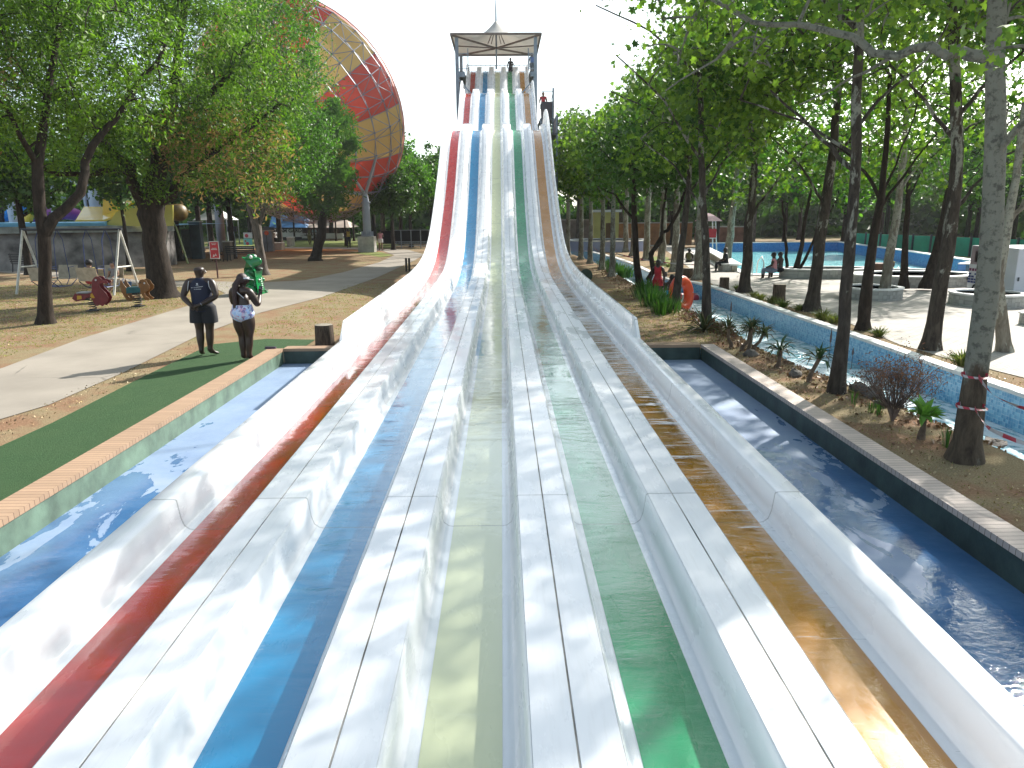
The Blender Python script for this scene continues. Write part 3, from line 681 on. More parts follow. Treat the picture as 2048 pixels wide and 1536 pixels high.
mb = MB(); mb.bar((2.7, 46.7, 10.0), (3.42, 46.7, 10.0), .04); mb.bar((3.42, 46.7, 10.0), (3.42, 49.7, 9.6), .04); mb.bar((3.42,43.4,8.25),(3.42,46.7,8.25),.05); mb.bar((3.42,46.7,9.5),(3.42,49.7,9.5),.05); mb.build('handrail', STEELB, st, offset=S0)
mb = MB()
for i in range(7): mb.box((3.05, 46.7-.02-.0*i, 7.3+.17*i), (.75, .28, .03))
mb.build('step', STEELD, st, offset=S0)

# ================================================================== GIANT STRIPED FUNNEL
FC = Vector((-15.52, 60.0, 10.586)); FR = 8.5
nrm = Vector((math.sin(.269)*math.cos(.465), math.cos(.269)*math.cos(.465), math.sin(.465)))   # opening faces away from the park path
ux = nrm.cross(Vector((0,0,1))).normalized(); uy = nrm.cross(ux)
fn = empty('giant_funnel_slide', (-10.2, 57, 0), 0, 'huge red and yellow striped funnel slide in a steel space frame behind the trees', 'funnel slide'); F0 = fn.location
NS, NR = 28, 6
PH = 0.0
def fp(i, s_, off=0.0):
    """i angular index (0..NS), s_ 0 at the rim .. 1 at the small end"""
    a = 2*math.pi*i/NS + PH; r_ = FR*(1 - 0.80*s_**1.25); d = 8.2*s_**0.9
    off *= min(1.0, .12+s_/.3); r2 = r_ + off*0.85; d2 = d + off*0.5*(0.2+s_)
    return FC + (ux*math.cos(a)+uy*math.sin(a))*r2 - nrm*d2
def toscr(q):
    d = q-CAMPOS; D = d.dot(cf); return 1024+FPX*d.dot(cr)/D, 768-FPX*d.dot(cu)/D
_b = min(((math.hypot(toscr(fp(i/20, 0))[0]-746, toscr(fp(i/20, 0))[1]-108), i/20) for i in range(NS*20)))
PH = 2*math.pi*_b[1]/NS
RED0 = 0 if toscr(fp(.5, 0))[1] > toscr(fp(0, 0))[1] else 1
def fab(name, col):
    m, t = newmat(name); v = coords(t); a = noise(t, v, 0.5, 4)
    c = ramp(t, a, [(0.3, tuple(q*.85 for q in col)), (0.7, col)]); p_ = princ(t, c, 0.45)
    tl = N(t, 'ShaderNodeBsdfTranslucent'); tl.inputs[0].default_value = (*[min(1, q*1.15) for q in col], 1)
    mx = N(t, 'ShaderNodeMixShader'); mx.inputs[0].default_value = 0.22; L(t, p_, mx.inputs[1]); L(t, tl.outputs[0], mx.inputs[2]); out(t, mx.outputs[0]); return m
FRED = fab('red_funnel_panel', (0.50, 0.06, 0.035)); FYEL = fab('yellow_funnel_panel', (0.56, 0.39, 0.13))
for k in range(NS//2):
    mb = MB(); rows = [j/12 for j in range(13)]
    mb.sweep(rows, lambda s_: [fp(2*k + q*0.5, s_) for q in range(5)])
    mb.build('funnel_panel', FRED if (k+RED0) % 2 == 0 else FYEL, fn, smooth=True, offset=F0, label=('red' if (k+RED0) % 2 == 0 else 'yellow')+' panel of the funnel')
mb = MB(); mb.tube([fp(i*0.5, 0) + nrm*0.3 for i in range(NS*2+1)], .05, 6, False); 
mb.sweep([i*0.5 for i in range(NS*2+1)], lambda i: [fp(i, 0), fp(i, 0, .12)+nrm*.15, fp(i, 0, .0)+nrm*.3])
mb.build('rim', mat('pale_red_rim', (0.62,0.22,0.17), 0.5, 0.15, 1), fn, smooth=True, offset=F0)
TRS = mat('truss_tube', (0.26, 0.28, 0.33), 0.5, 0.1, 2, metal=0.2)
mb = MB(); lv = [0.0, .13, .27, .42, .58, .76, .95]
lo = [.065, .2, .345, .5, .67, .85]
def seg(a, b, r_=.035): mb.tube([a, b], r_, 4, False)
for i in range(NS):
    for j in range(len(lv)):
        seg(fp(i, lv[j], .10), fp(i+1, lv[j], .10), .028)
        if j < len(lv)-1:
            seg(fp(i, lv[j], .10), fp(i, lv[j+1], .10), .03)
            o_ = fp(i+.5, lo[j], 1.15)
            for q in (fp(i, lv[j], .10), fp(i+1, lv[j], .10), fp(i, lv[j+1], .10), fp(i+1, lv[j+1], .10)): seg(o_, q, .026)
            seg(o_, fp(i+1.5, lo[j], 1.15), .028)
            if j < len(lo)-1: seg(o_, fp(i+.5, lo[j+1], 1.15), .028)
mb.cur = 1
for i in range(NS):
    for j in range(len(lo)): mb.ball(fp(i+.5, lo[j], 1.15), .09, n=6)
mb.build('space_frame', [TRS, mat('frame_node', (0.16,0.17,0.22), 0.5)], fn, offset=F0)
# the supporting column on its concrete block, and its three struts
top = Vector((-10.2, 57.3, 4.35))
mb = MB(); mb.lathe([(.31, 1.2), (.29, 3.7), (.25, 3.9), (.18, 4.35)], 20, (-10.2, 57.3, 0)); mb.lathe([(.36, 3.7), (.36, 3.8)], 20, (-10.2, 57.3, 0)); mb.lathe([(.48, 1.22), (.48, 1.28)], 20, (-10.2,57.3,0))
for k in range(8):
    a = k*math.pi/4; mb.box((-10.2+.38*math.cos(a), 57.3+.38*math.sin(a), 1.42), (.18, .02, .3), rotz(a))
mb.build('column', mat('grey_painted_steel', (0.30,0.33,0.38), 0.4, 0.1, 1), fn, smooth=True, offset=F0)
mb = MB()
def nearest(px, py):
    best = None
    for i in range(NS):
        for j in range(len(lo)):
            q = fp(i+.5, lo[j], 1.15); d = q-CAMPOS; D = d.dot(cf); x = 1024+FPX*d.dot(cr)/D; y = 768-FPX*d.dot(cu)/D
            if nrm.dot((q-FC)) < 0 and (best is None or math.hypot(x-px, y-py) < best[0]) and (q-top).length < 14: best = (math.hypot(x-px, y-py), q)
    return best[1]
for px, py in ((764, 308), (702, 350), (680, 392)): mb.tube([top, nearest(px, py)], [.12, .09], 10)
mb.build('strut', mat('grey_painted_steel', (0.30,0.33,0.38)), fn, smooth=True, offset=F0)
mb = MB(); mb.box((-10.25, 57.3, .6), (1.25, 1.1, 1.2)); mb.build('concrete_block', CONC, fn, bevel=.03, offset=F0)
mb = MB(); mb.tube([(-22.5,60,0),(-22.5,60,6)],.35,12); mb.tube([(-22.5,60,6), (-20.6,58,8)],.16,8); mb.tube([(-22.5,60,6), (-22.5,57,7.5)],.16,8)
mb.build('column', mat('grey_painted_steel', (0.30,0.33,0.38)), fn, smooth=True, offset=F0)
# ================================================================== VEGETATION
rng = np.random.default_rng(11)
def m_leaf(name, cols, trans=0.42, sat=1.0):
    m, t = newmat(name); g = N(t, 'ShaderNodeNewGeometry')
    c = ramp(t, g.outputs['Random Per Island'], [(i/(len(cols)-1), q) for i, q in enumerate(cols)])
    big = noise(t, wpos(t), 0.9, 2); c = mix(t, ramp(t, big, [(0.42,(0,0,0)),(0.62,(0.45,0.45,0.45))]), c, tuple(min(1, q*s_) for q, s_ in zip(cols[-1], (1.1,1.1,0.8))))
    p_ = princ(t, c, 0.5, spec=0.35); tl = N(t, 'ShaderNodeBsdfTranslucent')
    L(t, mix(t, 1.0, c, (0.95, 1.2, 0.55), 'MULTIPLY'), tl.inputs[0])
    mx = N(t, 'ShaderNodeMixShader'); mx.inputs[0].default_value = trans; L(t, p_, mx.inputs[1]); L(t, tl.outputs[0], mx.inputs[2]); out(t, mx.outputs[0]); return m
LF_ASH = m_leaf('ash_leaves', [(0.020,0.052,0.008),(0.052,0.115,0.013),(0.10,0.195,0.020),(0.20,0.32,0.034)], 0.44)
LF_PLANE = m_leaf('plane_leaves', [(0.03,0.075,0.018),(0.055,0.12,0.024),(0.10,0.18,0.032),(0.22,0.31,0.045)], 0.5)
LF_DARK = m_leaf('dark_leaves', [(0.028,0.07,0.018),(0.05,0.11,0.026),(0.09,0.17,0.036)], 0.4)
LF_BRIGHT = m_leaf('bright_leaves', [(0.03,0.085,0.013),(0.06,0.16,0.02),(0.14,0.29,0.034)], 0.42)
LF_GREY = m_leaf('grey_green_leaves', [(0.06,0.10,0.045),(0.10,0.15,0.07),(0.15,0.21,0.10)], 0.4)
LF_SEED = m_leaf('dry_seed_clusters', [(0.24,0.12,0.055),(0.34,0.19,0.10),(0.44,0.28,0.16)], 0.3)
def m_bark(name, c1, c2, scale=(3,3,0.8), patch=None, cov=(-0.10,0.16), zr=(0.4,4.0), soft=.04):
    m, t = newmat(name); v = coords(t, 'Object', scale); a = noise(t, v, 4.0, 7, 0.68, 0.5)
    c = ramp(t, a, [(0.32, c1), (0.62, c2)])
    if patch:
        b = noise(t, coords(t, 'Object', (1.2,1.2,0.45)), 3.2, 5, 0.62, 0.4)
        g = N(t, 'ShaderNodeTexCoord'); sx = N(t, 'ShaderNodeSeparateXYZ'); L(t, g.outputs['Object'], sx.inputs[0])
        up = N(t, 'ShaderNodeMapRange'); L(t, sx.outputs['Z'], up.inputs[0])
        for k, val in zip((1,2,3,4), (zr[0], zr[1], cov[0], cov[1])): up.inputs[k].default_value = val
        f = ramp(t, math_(t, 'ADD', b, up.outputs[0]), [(0.50, (0,0,0)), (0.50+soft, (1,1,1))])
        sp = noise(t, coords(t), 14, 4, 0.7)
        pc = ramp(t, sp, [(0.38, tuple(q*.5 for q in patch)), (0.5, patch)])
        c = mix(t, f, c, pc)
    out(t, princ(t, c, 0.9, bumpn(t, a, 0.8, 0.03), spec=0.2)); return m
BK_PLANE = m_bark('plane_bark', (0.020,0.016,0.013), (0.075,0.062,0.05), patch=(0.24,0.24,0.20), cov=(-0.12,-0.03)); BK_PALE = m_bark('pale_plane_bark', (0.10,0.085,0.065), (0.22,0.20,0.16), patch=(0.30,0.30,0.25), cov=(-.02,.08)); BK_BIG = m_bark('smooth_grey_green_bark', (0.035,0.026,0.02), (0.11,0.085,0.06), patch=(0.19,0.19,0.155), cov=(-0.12,0.35), zr=(0.6,1.7), soft=.10)
BK_DARK = m_bark('dark_bark', (0.012,0.009,0.007), (0.045,0.034,0.026)); BK_GREY = m_bark('grey_bark', (0.05,0.042,0.036), (0.17,0.145,0.125)); TWIG = mat('twig', (0.07,0.052,0.04), 0.9, 0.3, 3)
T_PLANE = np.array([(0,-.5,0),(.16,-.3,.03),(.5,-.25,-.05),(.27,0,.03),(.42,.25,-.04),(.14,.2,.03),(0,.5,-.05),(-.14,.2,.03),(-.42,.25,-.04),(-.27,0,.03),(-.5,-.25,-.05),(-.16,-.3,.03)])
T_ASH = np.array([(0,-.5,0),(.17,-.08,.05),(0,.5,-.06),(-.17,-.08,.05)])
T_OVAL = np.array([(0,-.5,0),(.27,-.2,.05),(.24,.2,.04),(0,.5,-.05),(-.24,.2,.04),(-.27,-.2,.05)])
T_SEED = np.array([(0,-.5,0),(.15,-.1,.05),(.11,.5,0),(-.11,.5,0),(-.15,-.1,-.05)])
def rand_rots(n, up=0.0):
    q = rng.normal(size=(n, 4)); q /= np.linalg.norm(q, axis=1, keepdims=True)
    a, b, c, d = q.T
    Rm = np.stack([1-2*(c*c+d*d), 2*(b*c-a*d), 2*(b*d+a*c), 2*(b*c+a*d), 1-2*(b*b+d*d), 2*(c*d-a*b), 2*(b*d-a*c), 2*(c*d+a*b), 1-2*(b*b+c*c)], 1).reshape(n, 3, 3)
    return Rm
def leaf_mesh(name, centers, size, template, m, spread=0.45, droop=False, offset=(0,0,0)):
    n = len(centers); k = len(template)
    Rm = rand_rots(n)
    if droop:   # hang mostly downwards
        th = rng.uniform(0, 2*np.pi, n); tilt = rng.normal(0, .35, n); c, s_ = np.cos(th), np.sin(th)
        z = np.zeros(n); o = np.ones(n)
        Ry = np.stack([c, s_*0, s_, s_*np.sin(tilt), np.cos(tilt), -c*np.sin(tilt), -s_*np.cos(tilt), np.sin(tilt), c*np.cos(tilt)], 1).reshape(n,3,3)
        A = np.array([[1,0,0],[0,0,1],[0,-1,0]]); Rm = np.einsum('nij,jk->nik', Ry, A)
    sz = size*np.clip(np.exp(rng.normal(0, spread, n)), .45, 1.65)
    V = np.einsum('nij,kj->nki', Rm, template)*sz[:, None, None] + (centers - np.array(offset))[:, None, :]
    me = bpy.data.meshes.new(name); me.vertices.add(n*k); me.vertices.foreach_set('co', V.astype(np.float32).ravel())
    me.loops.add(n*k); me.loops.foreach_set('vertex_index', np.arange(n*k, dtype=np.int32))
    me.polygons.add(n); me.polygons.foreach_set('loop_start', np.arange(0, n*k, k, dtype=np.int32)); me.polygons.foreach_set('loop_total', np.full(n, k, dtype=np.int32))
    me.update(calc_edges=True); me.materials.append(m); return me
def bez(a, b, c, n=5):
    return [a*(1-t)**2 + b*2*t*(1-t) + c*t*t for t in [i/n for i in range(n+1)]]
def grow(trunk, limbs, ells, nclump, nleaf, leaf, tmpl, lmat, bmat, offset, clump_r=0.5, twig=True, shell=0.55, extra=None, droop=False, flare=True, nseg=8, twigr=.012, flat=0.8):
    """trunk: [(Vector,r)..]; limbs: [[(Vector,r)..]..]; ells: [(center, (rx,ry,rz))..]. Returns (trunk mesh builder, crown mesh)"""
    mb = MB(); off = Vector(offset)
    tp = [p for p, r_ in trunk]; tr = [r_ for p, r_ in trunk]
    if flare:
        d = (tp[1]-tp[0]); base = tp[0]
        tp = [base - Vector((0,0,.12)), base + d*0.02, base + d.normalized()*0.22, base + d.normalized()*0.55] + tp[1:]
        tr = [tr[0]*1.75, tr[0]*1.55, tr[0]*1.18, tr[0]*1.03] + tr[1:]
    # subdivide with wobble
    P2, R2 = [tp[0]], [tr[0]]
    for i in range(1, len(tp)):
        L_ = (tp[i]-tp[i-1]).length; ns = max(1, int(L_/0.45))
        for q in range(1, ns+1):
            f = q/ns; w_ = tr[i]*0.28 if q < ns else 0
            P2.append(tp[i-1].lerp(tp[i], f) + Vector(rng.normal(0, 1, 3))*w_*.55); R2.append((tr[i-1]*(1-f)+tr[i]*f)*(1+rng.normal(0, .035)))
    mb.tube(P2, R2, nseg+8, True, .05)
    nodes = []
    for (p, r_) in trunk[len(trunk)//2:]: nodes.append((p, r_))
    for lb in limbs:
        ps = [lb[0][0]]; rs = [lb[0][1]]
        for i in range(1, len(lb)):
            for q in (1, 2, 3):
                f = q/3; ps.append(lb[i-1][0].lerp(lb[i][0], f) + Vector(rng.normal(0, 1, 3))*lb[i][1]*0.8); rs.append(lb[i-1][1]*(1-f)+lb[i][1]*f)
                nodes.append((ps[-1], rs[-1]))
        mb.tube(ps, rs, nseg)
    vols = np.array([e[1][0]*e[1][1]*e[1][2] for e in ells]); vols = vols/vols.sum()
    cl = []; 
    for (c, r3), w_ in zip(ells, vols):
        m_ = max(2, int(round(nclump*w_))); d = rng.normal(size=(m_, 3)); d /= np.linalg.norm(d, axis=1, keepdims=True)
        rad = (shell + (1-shell)*rng.random(m_)**0.6)[:, None]; cl.append(np.array(c) + d*rad*np.array(r3)*rng.uniform(.85, 1.08, (m_, 1)))
    cl = np.concatenate(cl)
    if twig:
        grown = list(nodes); order = np.argsort([min((Vector(c)-n_[0]).length for n_ in nodes) for c in cl])
        GP = np.array([tuple(g[0]) for g in grown]); GR = [g[1] for g in grown]
        for idx in order:
            c = Vector(cl[idx]); d = np.linalg.norm(GP-cl[idx], axis=1); j = int(np.argmin(d)); a = Vector(GP[j]); ln_ = (c-a).length
            r0 = min(GR[j]*0.6, 0.018+0.016*ln_); r0 = max(r0, twigr*1.2)
            mid = (a+c)/2 + Vector((0,0,0.16*ln_)) + Vector(rng.normal(0, .07, 3))*ln_
            pts = bez(a, mid, c, 4); rr = [r0*(1-.75*i/4)+twigr*.4 for i in range(5)]
            mb.tube(pts, rr, 5, False)
            add = [(pts[2], rr[2]), (pts[3], rr[3]), (pts[4], rr[4])]
            GP = np.concatenate([GP, np.array([tuple(q[0]) for q in add])]); GR += [q[1] for q in add]
    per = int(nleaf/len(cl)); cr_ = clump_r*rng.uniform(.6, 1.35, (len(cl), 1, 1))
    pos = cl[:, None, :] + rng.normal(size=(len(cl), per, 3))*cr_*np.array([1,1,flat])*0.55
    pos = pos.reshape(-1, 3)
    return mb, leaf_mesh('crown', pos, leaf, tmpl, lmat, offset=offset, droop=droop), cl
NEARTREES = []
def tree(name, base, trunk, limbs, ells, nclump, nleaf, leaf, tmpl, lmat, bmat, label, cat='tree', group=None, seeds=0, **kw):
    t_ = empty(name, base, 0, label, cat, group)
    mb, cm, cl = grow(trunk, limbs, ells, nclump, nleaf, leaf, tmpl, lmat, bmat, base, **kw)
    mb.build('trunk', bmat, t_, smooth=True, offset=base)
    link_obj('crown', cm, t_)
    if seeds:
        pick = cl[rng.choice(len(cl), min(len(cl), seeds[0]), replace=False)] if len(seeds) < 3 else cl[[i for i, q in enumerate(cl) if seeds[2](q)]][:seeds[0]]
        pos = (pick[:, None, :] + rng.normal(size=(len(pick), seeds[1], 3))*np.array([.20,.20,.32])).reshape(-1, 3)
        link_obj('seed_clusters', leaf_mesh('seed_clusters', pos, 0.11, T_SEED, LF_SEED, droop=True, offset=base), t_)['label'] = 'hanging bunches of dry brown seeds'
    return t_
V3 = lambda *a: Vector(a)

# ---- left side, large ash trees over the playground
b = V3(-11.9, 19.2, 0)
f_ = P(88, 470, 19.1)
tree('ash_tree', b, [(b, .17), (P(90, 560, 19.1), .145), (f_, .15), (P(75, 330, 19.3), .13), (P(95, 190, 19.6), .09), (P(120, 40, 20), .06)],
     [[(f_, .15), (P(150, 385, 19.5), .12), (P(190, 300, 20), .10), (P(260, 200, 20.5), .07), (P(330, 90, 21), .05)], [(P(75,330,19.3), .08), (P(20, 230, 18.6), .05), (P(-60, 120, 18), .03)]],
     [((-13.0, 19.4, 6.9), (3.3, 2.6, 2.4)), ((-10.6, 20.3, 6.7), (2.4, 2.2, 2.0)), ((-14.7, 18.2, 5.0), (2.0, 2.0, 2.0)), ((-12.2, 19.8, 5.0), (2.2, 1.8, .9)), ((-11.8, 20, 9.6), (3.2, 2.6, 2.2))],
     330, 44000, .118, T_ASH, LF_ASH, BK_DARK, 'forked ash tree with brown seed bunches, nearest the swings on the left', group='big trees over the playground', seeds=(70, 55, lambda q: q[0] < -12.6 and q[2] < 7.5), clump_r=.55)
b = V3(-11.66, 25.5, 0)
f_ = P(300, 430, 25.5)
tree('ash_tree', b, [(b, .42), (P(315, 520, 25.5), .36), (f_, .40), (P(320, 300, 25.7), .26), (P(350, 150, 26), .16), (P(370, 0, 26), .1)],
     [[(f_, .24), (P(250, 330, 25.2), .16), (P(170, 250, 24.6), .12), (P(90, 170, 24.2), .07)], [(f_, .22), (P(370, 360, 25.8), .15), (P(450, 290, 26), .11), (P(560, 210, 26.2), .06)],
      [(P(310,470,25.5), .15), (P(250,345,25), .12), (P(140,345,24.6), .08), (P(60,330,24),.05)], [(P(320,300,25.7), .15), (P(430,180,25.5), .1), (P(500,80,25.2), .06)]],
     [((-11.6, 25.5, 7.6), (4.6, 3.2, 3.0)), ((-9.2, 25.8, 6.6), (3.0, 2.8, 2.5)), ((-14.6, 25.2, 7.0), (3.6, 2.6, 2.5)), ((-8.9, 25.6, 4.6), (1.9, 1.9, 1.4)), ((-12, 26, 10.6), (4.6, 3, 2.3)), ((-10.6, 25.0, 4.1), (1.5, 1.6, .8)), ((-13.8, 24.6, 4.9), (2.2, 1.8, 1.1))],
     640, 92000, .118, T_ASH, LF_ASH, BK_DARK, 'largest ash tree with a very thick dark trunk behind the spring riders', group='big trees over the playground', seeds=(90, 40, lambda q: q[0] > -11.0 and q[2] < 5.8), clump_r=.55)
b = V3(-11.3, 35.2, 0)
f_ = P(515, 455, 35.2)
tree('ash_tree', b, [(b, .24), (P(522, 510, 35.2), .2), (f_, .2), (P(495, 400, 35.4), .12), (P(520, 250, 35.8), .1), (P(560, 100, 36), .07)],
     [[(f_, .12), (P(560, 350, 35.4), .09), (P(640, 240, 35.6), .05)], [(P(522,500,35.2), .1), (P(505, 420, 35), .08), (P(455, 330, 34.8), .06)]],
     [((-10.1, 35.5, 9.4), (2.6, 2.6, 2.9)), ((-9.7, 35.4, 5.6), (2.4, 2.4, 2.1)), ((-11.8, 35.8, 7.2), (3.0, 2.6, 3.2)), ((-10.4, 35.8, 12.2), (2.2, 2.2, 1.8))],
     440, 52000, .135, T_ASH, LF_BRIGHT, BK_GREY, 'leaning ash tree with bright green leaves beside the frog bin', group='big trees over the playground', seeds=(50, 40, lambda q: q[2] < 6.5 and q[0] < -10), clump_r=.6)
b = V3(-11.6, 46.5, 0)
tree('weeping_tree', b, [(b, .3), (P(655, 400, 46.5), .22), (P(655, 250, 46.5), .14)], [],
     [((-10.3, 46.6, 7.0), (1.7, 1.8, 2.6)), ((-10.9, 46.6, 4.6), (2.0, 1.8, 2.0)), ((-11.8, 46.6, 7.4), (2.0, 2.0, 2.0))],
     220, 22000, .20, T_ASH, LF_DARK, BK_DARK, 'dark drooping evergreen tree in front of the striped funnel', droop=True, clump_r=.5)
# ---- shared crown meshes for the many background trees
def proto(kind, h, rx, trunk_r, nclump, nleaf, leaf, tmpl, lmat, bmat, lean=0.0, low=0.35, clump_r=.8, label='', flat=.8):
    nleaf = int(nleaf*.8)
    b = V3(0,0,0); top = V3(lean*h, 0, h*.82)
    t_ = empty(kind, (0,0,0), 0, label, 'tree')
    limbs = []
    for k in range(6):
        a = k*1.05+rng.uniform(-.3,.3); z0 = h*(low+.05*k); limbs.append([(V3(lean*z0, 0, z0), trunk_r*.45), (V3(lean*z0+math.cos(a)*rx*.4, math.sin(a)*rx*.4, z0+h*.10), trunk_r*.3), (V3(math.cos(a)*rx*.8, math.sin(a)*rx*.8, z0+h*.2), trunk_r*.15)])
    hc = h*(1+low)/2; rz = h*(1-low)/2
    ells = [((lean*h*.7, 0, hc), (rx*.8, rx*.8, rz)), ((rx*.35, rx*.2, hc-rz*.25), (rx*.65, rx*.65, rz*.6)), ((-rx*.4, -rx*.15, hc-rz*.1), (rx*.6, rx*.65, rz*.65)), ((rx*.05, -rx*.4, hc+rz*.1), (rx*.6, rx*.55, rz*.6))]
    mb, cm, cl = grow([(b, trunk_r), (V3(lean*h*.4, 0, h*.4), trunk_r*.75), (top, trunk_r*.2)], limbs, ells, nclump, nleaf, leaf, tmpl, lmat, bmat, (0,0,0), clump_r=clump_r, twigr=.02, shell=.35, flat=flat)
    mb.build('trunk', bmat, t_, smooth=True); link_obj('crown', cm, t_); return t_
USED = set()
def place(pr, x, y, s_=1.0, rz=None, label=None, group=None, sz=None):
    if pr.name not in USED: USED.add(pr.name); o = pr
    else:
        o = copy_tree(pr); 
    o.location = (x, y, 0); o.rotation_euler = (0, 0, rng.uniform(0, 6.28) if rz is None else rz); o.scale = (s_, s_, sz or s_)
    if label: o['label'] = label
    if group: o['group'] = group
    return o
PA = proto('broadleaf_tree', 10, 3.2, .22, 150, 15000, .24, T_OVAL, LF_DARK, BK_DARK, clump_r=.8)
PB = proto('broadleaf_tree', 10, 3.0, .20, 140, 14000, .24, T_OVAL, LF_BRIGHT, BK_DARK, clump_r=.75)
PC = proto('poplar_tree', 12, 2.2, .18, 140, 13000, .20, T_OVAL, LF_GREY, BK_GREY, low=.3, clump_r=.7)
PD = proto('plane_tree', 11, 2.7, .19, 90, 6500, .22, T_PLANE, LF_PLANE, BK_PALE, low=.42, clump_r=.8)
PE = proto('slender_tree', 7, 1.8, .10, 60, 5000, .20, T_OVAL, LF_DARK, BK_DARK, low=.42, clump_r=.6)
# ---- river side plane trees, near row
def stem(px, Y, r0, r1, drift=0.0):
    n = len(px); return [(P(x, y, Y+drift*i/n), r0+(r1-r0)*i/(n-1)) for i, (x, y) in enumerate(px)]
RG = 'plane trees along the lazy river'
def river_tree(base_px, pts, r0, r1, limbs, ells, nclump, nleaf, leaf, label, bark=BK_PLANE, lm=LF_PLANE, name='plane_tree', tm=T_PLANE, group=RG, z=0.0, **kw):
    b = G(*base_px, z); Y = b.y; nclump = int(nclump*.9); nleaf = int(nleaf*.36*1.4); leaf *= .74; r0 *= .86; r1 *= .86; limbs = [[(x, y, dy, r_*.75) for x, y, dy, r_ in l_] for l_ in limbs]
    tr = [(b, r0)] + [(P(x, y, Y+dy), r0+(r1-r0)*(i+1)/len(pts)) for i, (x, y, dy) in enumerate(pts)]
    lb = [[(P(x, y, Y+dy), r_) for x, y, dy, r_ in l_] for l_ in limbs]
    return tree(name, b, tr, lb, ells, nclump, nleaf, leaf, tm, lm, bark, label, 'tree', group, **kw)
river_tree((1928, 920), [(1950,760,0),(1972,600,0),(1985,450,0),(1991,300,0),(1990,110,.05),(1992,-120,.1),(1985,-420,.2)], .145, .085,
    [[(1985,115,.05,.085),(1900,98,.2,.07),(1800,104,.5,.062),(1720,88,.8,.055),(1640,62,1.2,.048),(1500,40,2.0,.04),(1380,-20,2.8,.03)], [(1500,40,2,.03),(1430,120,2.6,.02),(1330,180,3.4,.014)],
     [(1992,-100,.1,.06),(1800,-60,.3,.045),(1660,-40,.8,.03)], [(1990,320,0,.05),(2060,220,-.4,.04),(2150,100,-.8,.03)], [(1800,104,.5,.03),(1700,160,1.6,.02),(1600,210,3,.014)]],
    [((5.5,7.0,5.3),(1.9,1.9,.9)), ((4.3,9.0,6.0),(2.2,2.4,1.2)), ((5.8,8.2,7.6),(2.6,2.6,1.3)), ((4.75,6.4,4.15),(.75,.7,.55)), ((2.95,11.8,6.1),(1.5,1.6,1.2)), ((3.9,11.2,5.7),(1.6,1.6,1.0))],
    230, 10500, .125, 'big pale plane tree nearest the camera, wrapped with red and white tape', bark=BK_BIG, clump_r=.52, flat=.6)
river_tree((1672, 785), [(1688,650,0),(1703,450,0),(1713,300,0),(1718,100,0),(1722,-150,0)], .115, .06,
    [[(1706,340,0,.05),(1640,270,.4,.035),(1540,180,1,.022)], [(1718,250,0,.04),(1760,200,0,.03),(1850,120,-.2,.02)], [(1718,60,0,.05),(1600,-40,.5,.03),(1500,-120,1,.02)], [(1712,310,0,.035),(1600,240,1.2,.026),(1480,200,2.2,.015)]],
    [((5.6,11.4,7.6),(2.3,2.2,1.5)), ((4.3,12.5,6.0),(1.7,1.7,.9)), ((6.8,11.5,6.0),(1.7,1.6,1.0))],
    190, 9500, .13, 'plane tree standing beside the dry twiggy shrub on the near river bank', clump_r=.55, flat=.6)
river_tree((1413, 655), [(1413,560,0),(1409,440,0),(1402,300,0),(1400,120,0),(1390,-60,.2)], .125, .05,
    [[(1405,400,0,.05),(1440,330,.3,.035),(1500,260,.6,.02)], [(1402,320,0,.05),(1330,200,-.4,.035),(1230,110,-.8,.02)], [(1400,160,0,.05),(1300,60,-.6,.03),(1190,10,-1,.018)], [(1409,430,0,.04),(1350,330,.4,.028),(1280,280,.8,.016)]],
    [((6.2,17.8,6.5),(1.8,2.1,1.6)), ((5.4,17.8,4.9),(1.4,1.7,.9)), ((4.5,17.0,6.0),(1.0,1.1,.8))],
    260, 13500, .15, 'plane tree with an aloe at its foot whose crown reaches over the slide', clump_r=.6, flat=.65)
river_tree((1350, 617), [(1362,500,0),(1375,400,0),(1382,300,0),(1380,150,.3)], .135, .05,
    [[(1375,390,0,.05),(1440,300,.4,.03),(1500,250,.6,.02)], [(1380,320,0,.045),(1300,220,.2,.03),(1220,180,.4,.018)]],
    [((6.3,21,6.4),(2.1,2.3,1.8)), ((4.9,21.3,4.9),(1.3,1.5,1.0)), ((6.3,21.2,5.0),(1.6,1.6,1.1))],
    220, 12500, .17, 'plane tree leaning right in front of the orange swim ring', clump_r=.65)
river_tree((1281, 588), [(1272,500,0),(1268,420,0),(1268,330,0),(1275,250,0)], .15, .06,
    [[(1296,560,.1,.13),(1305,505,.1,.11),(1328,470,.1,.09),(1352,440,.1,.08),(1370,380,.1,.05)], [(1300,520,.1,.1),(1320,470,0,.07),(1330,420,0,.06),(1335,350,0,.04)], [(1268,440,0,.06),(1230,390,.2,.05),(1190,370,.4,.02)]],
    [((5.4,24.6,4.9),(2.0,2.0,1.2)), ((6.4,24.8,4.1),(1.3,1.3,.8)), ((4.4,24.6,3.9),(1.1,1.2,.7))],
    150, 13000, .17, 'dark multi-stemmed tree growing out of the tall green leaves on the near bank', bark=BK_DARK, lm=LF_DARK, name='multi_stem_tree', tm=T_OVAL, clump_r=.6)
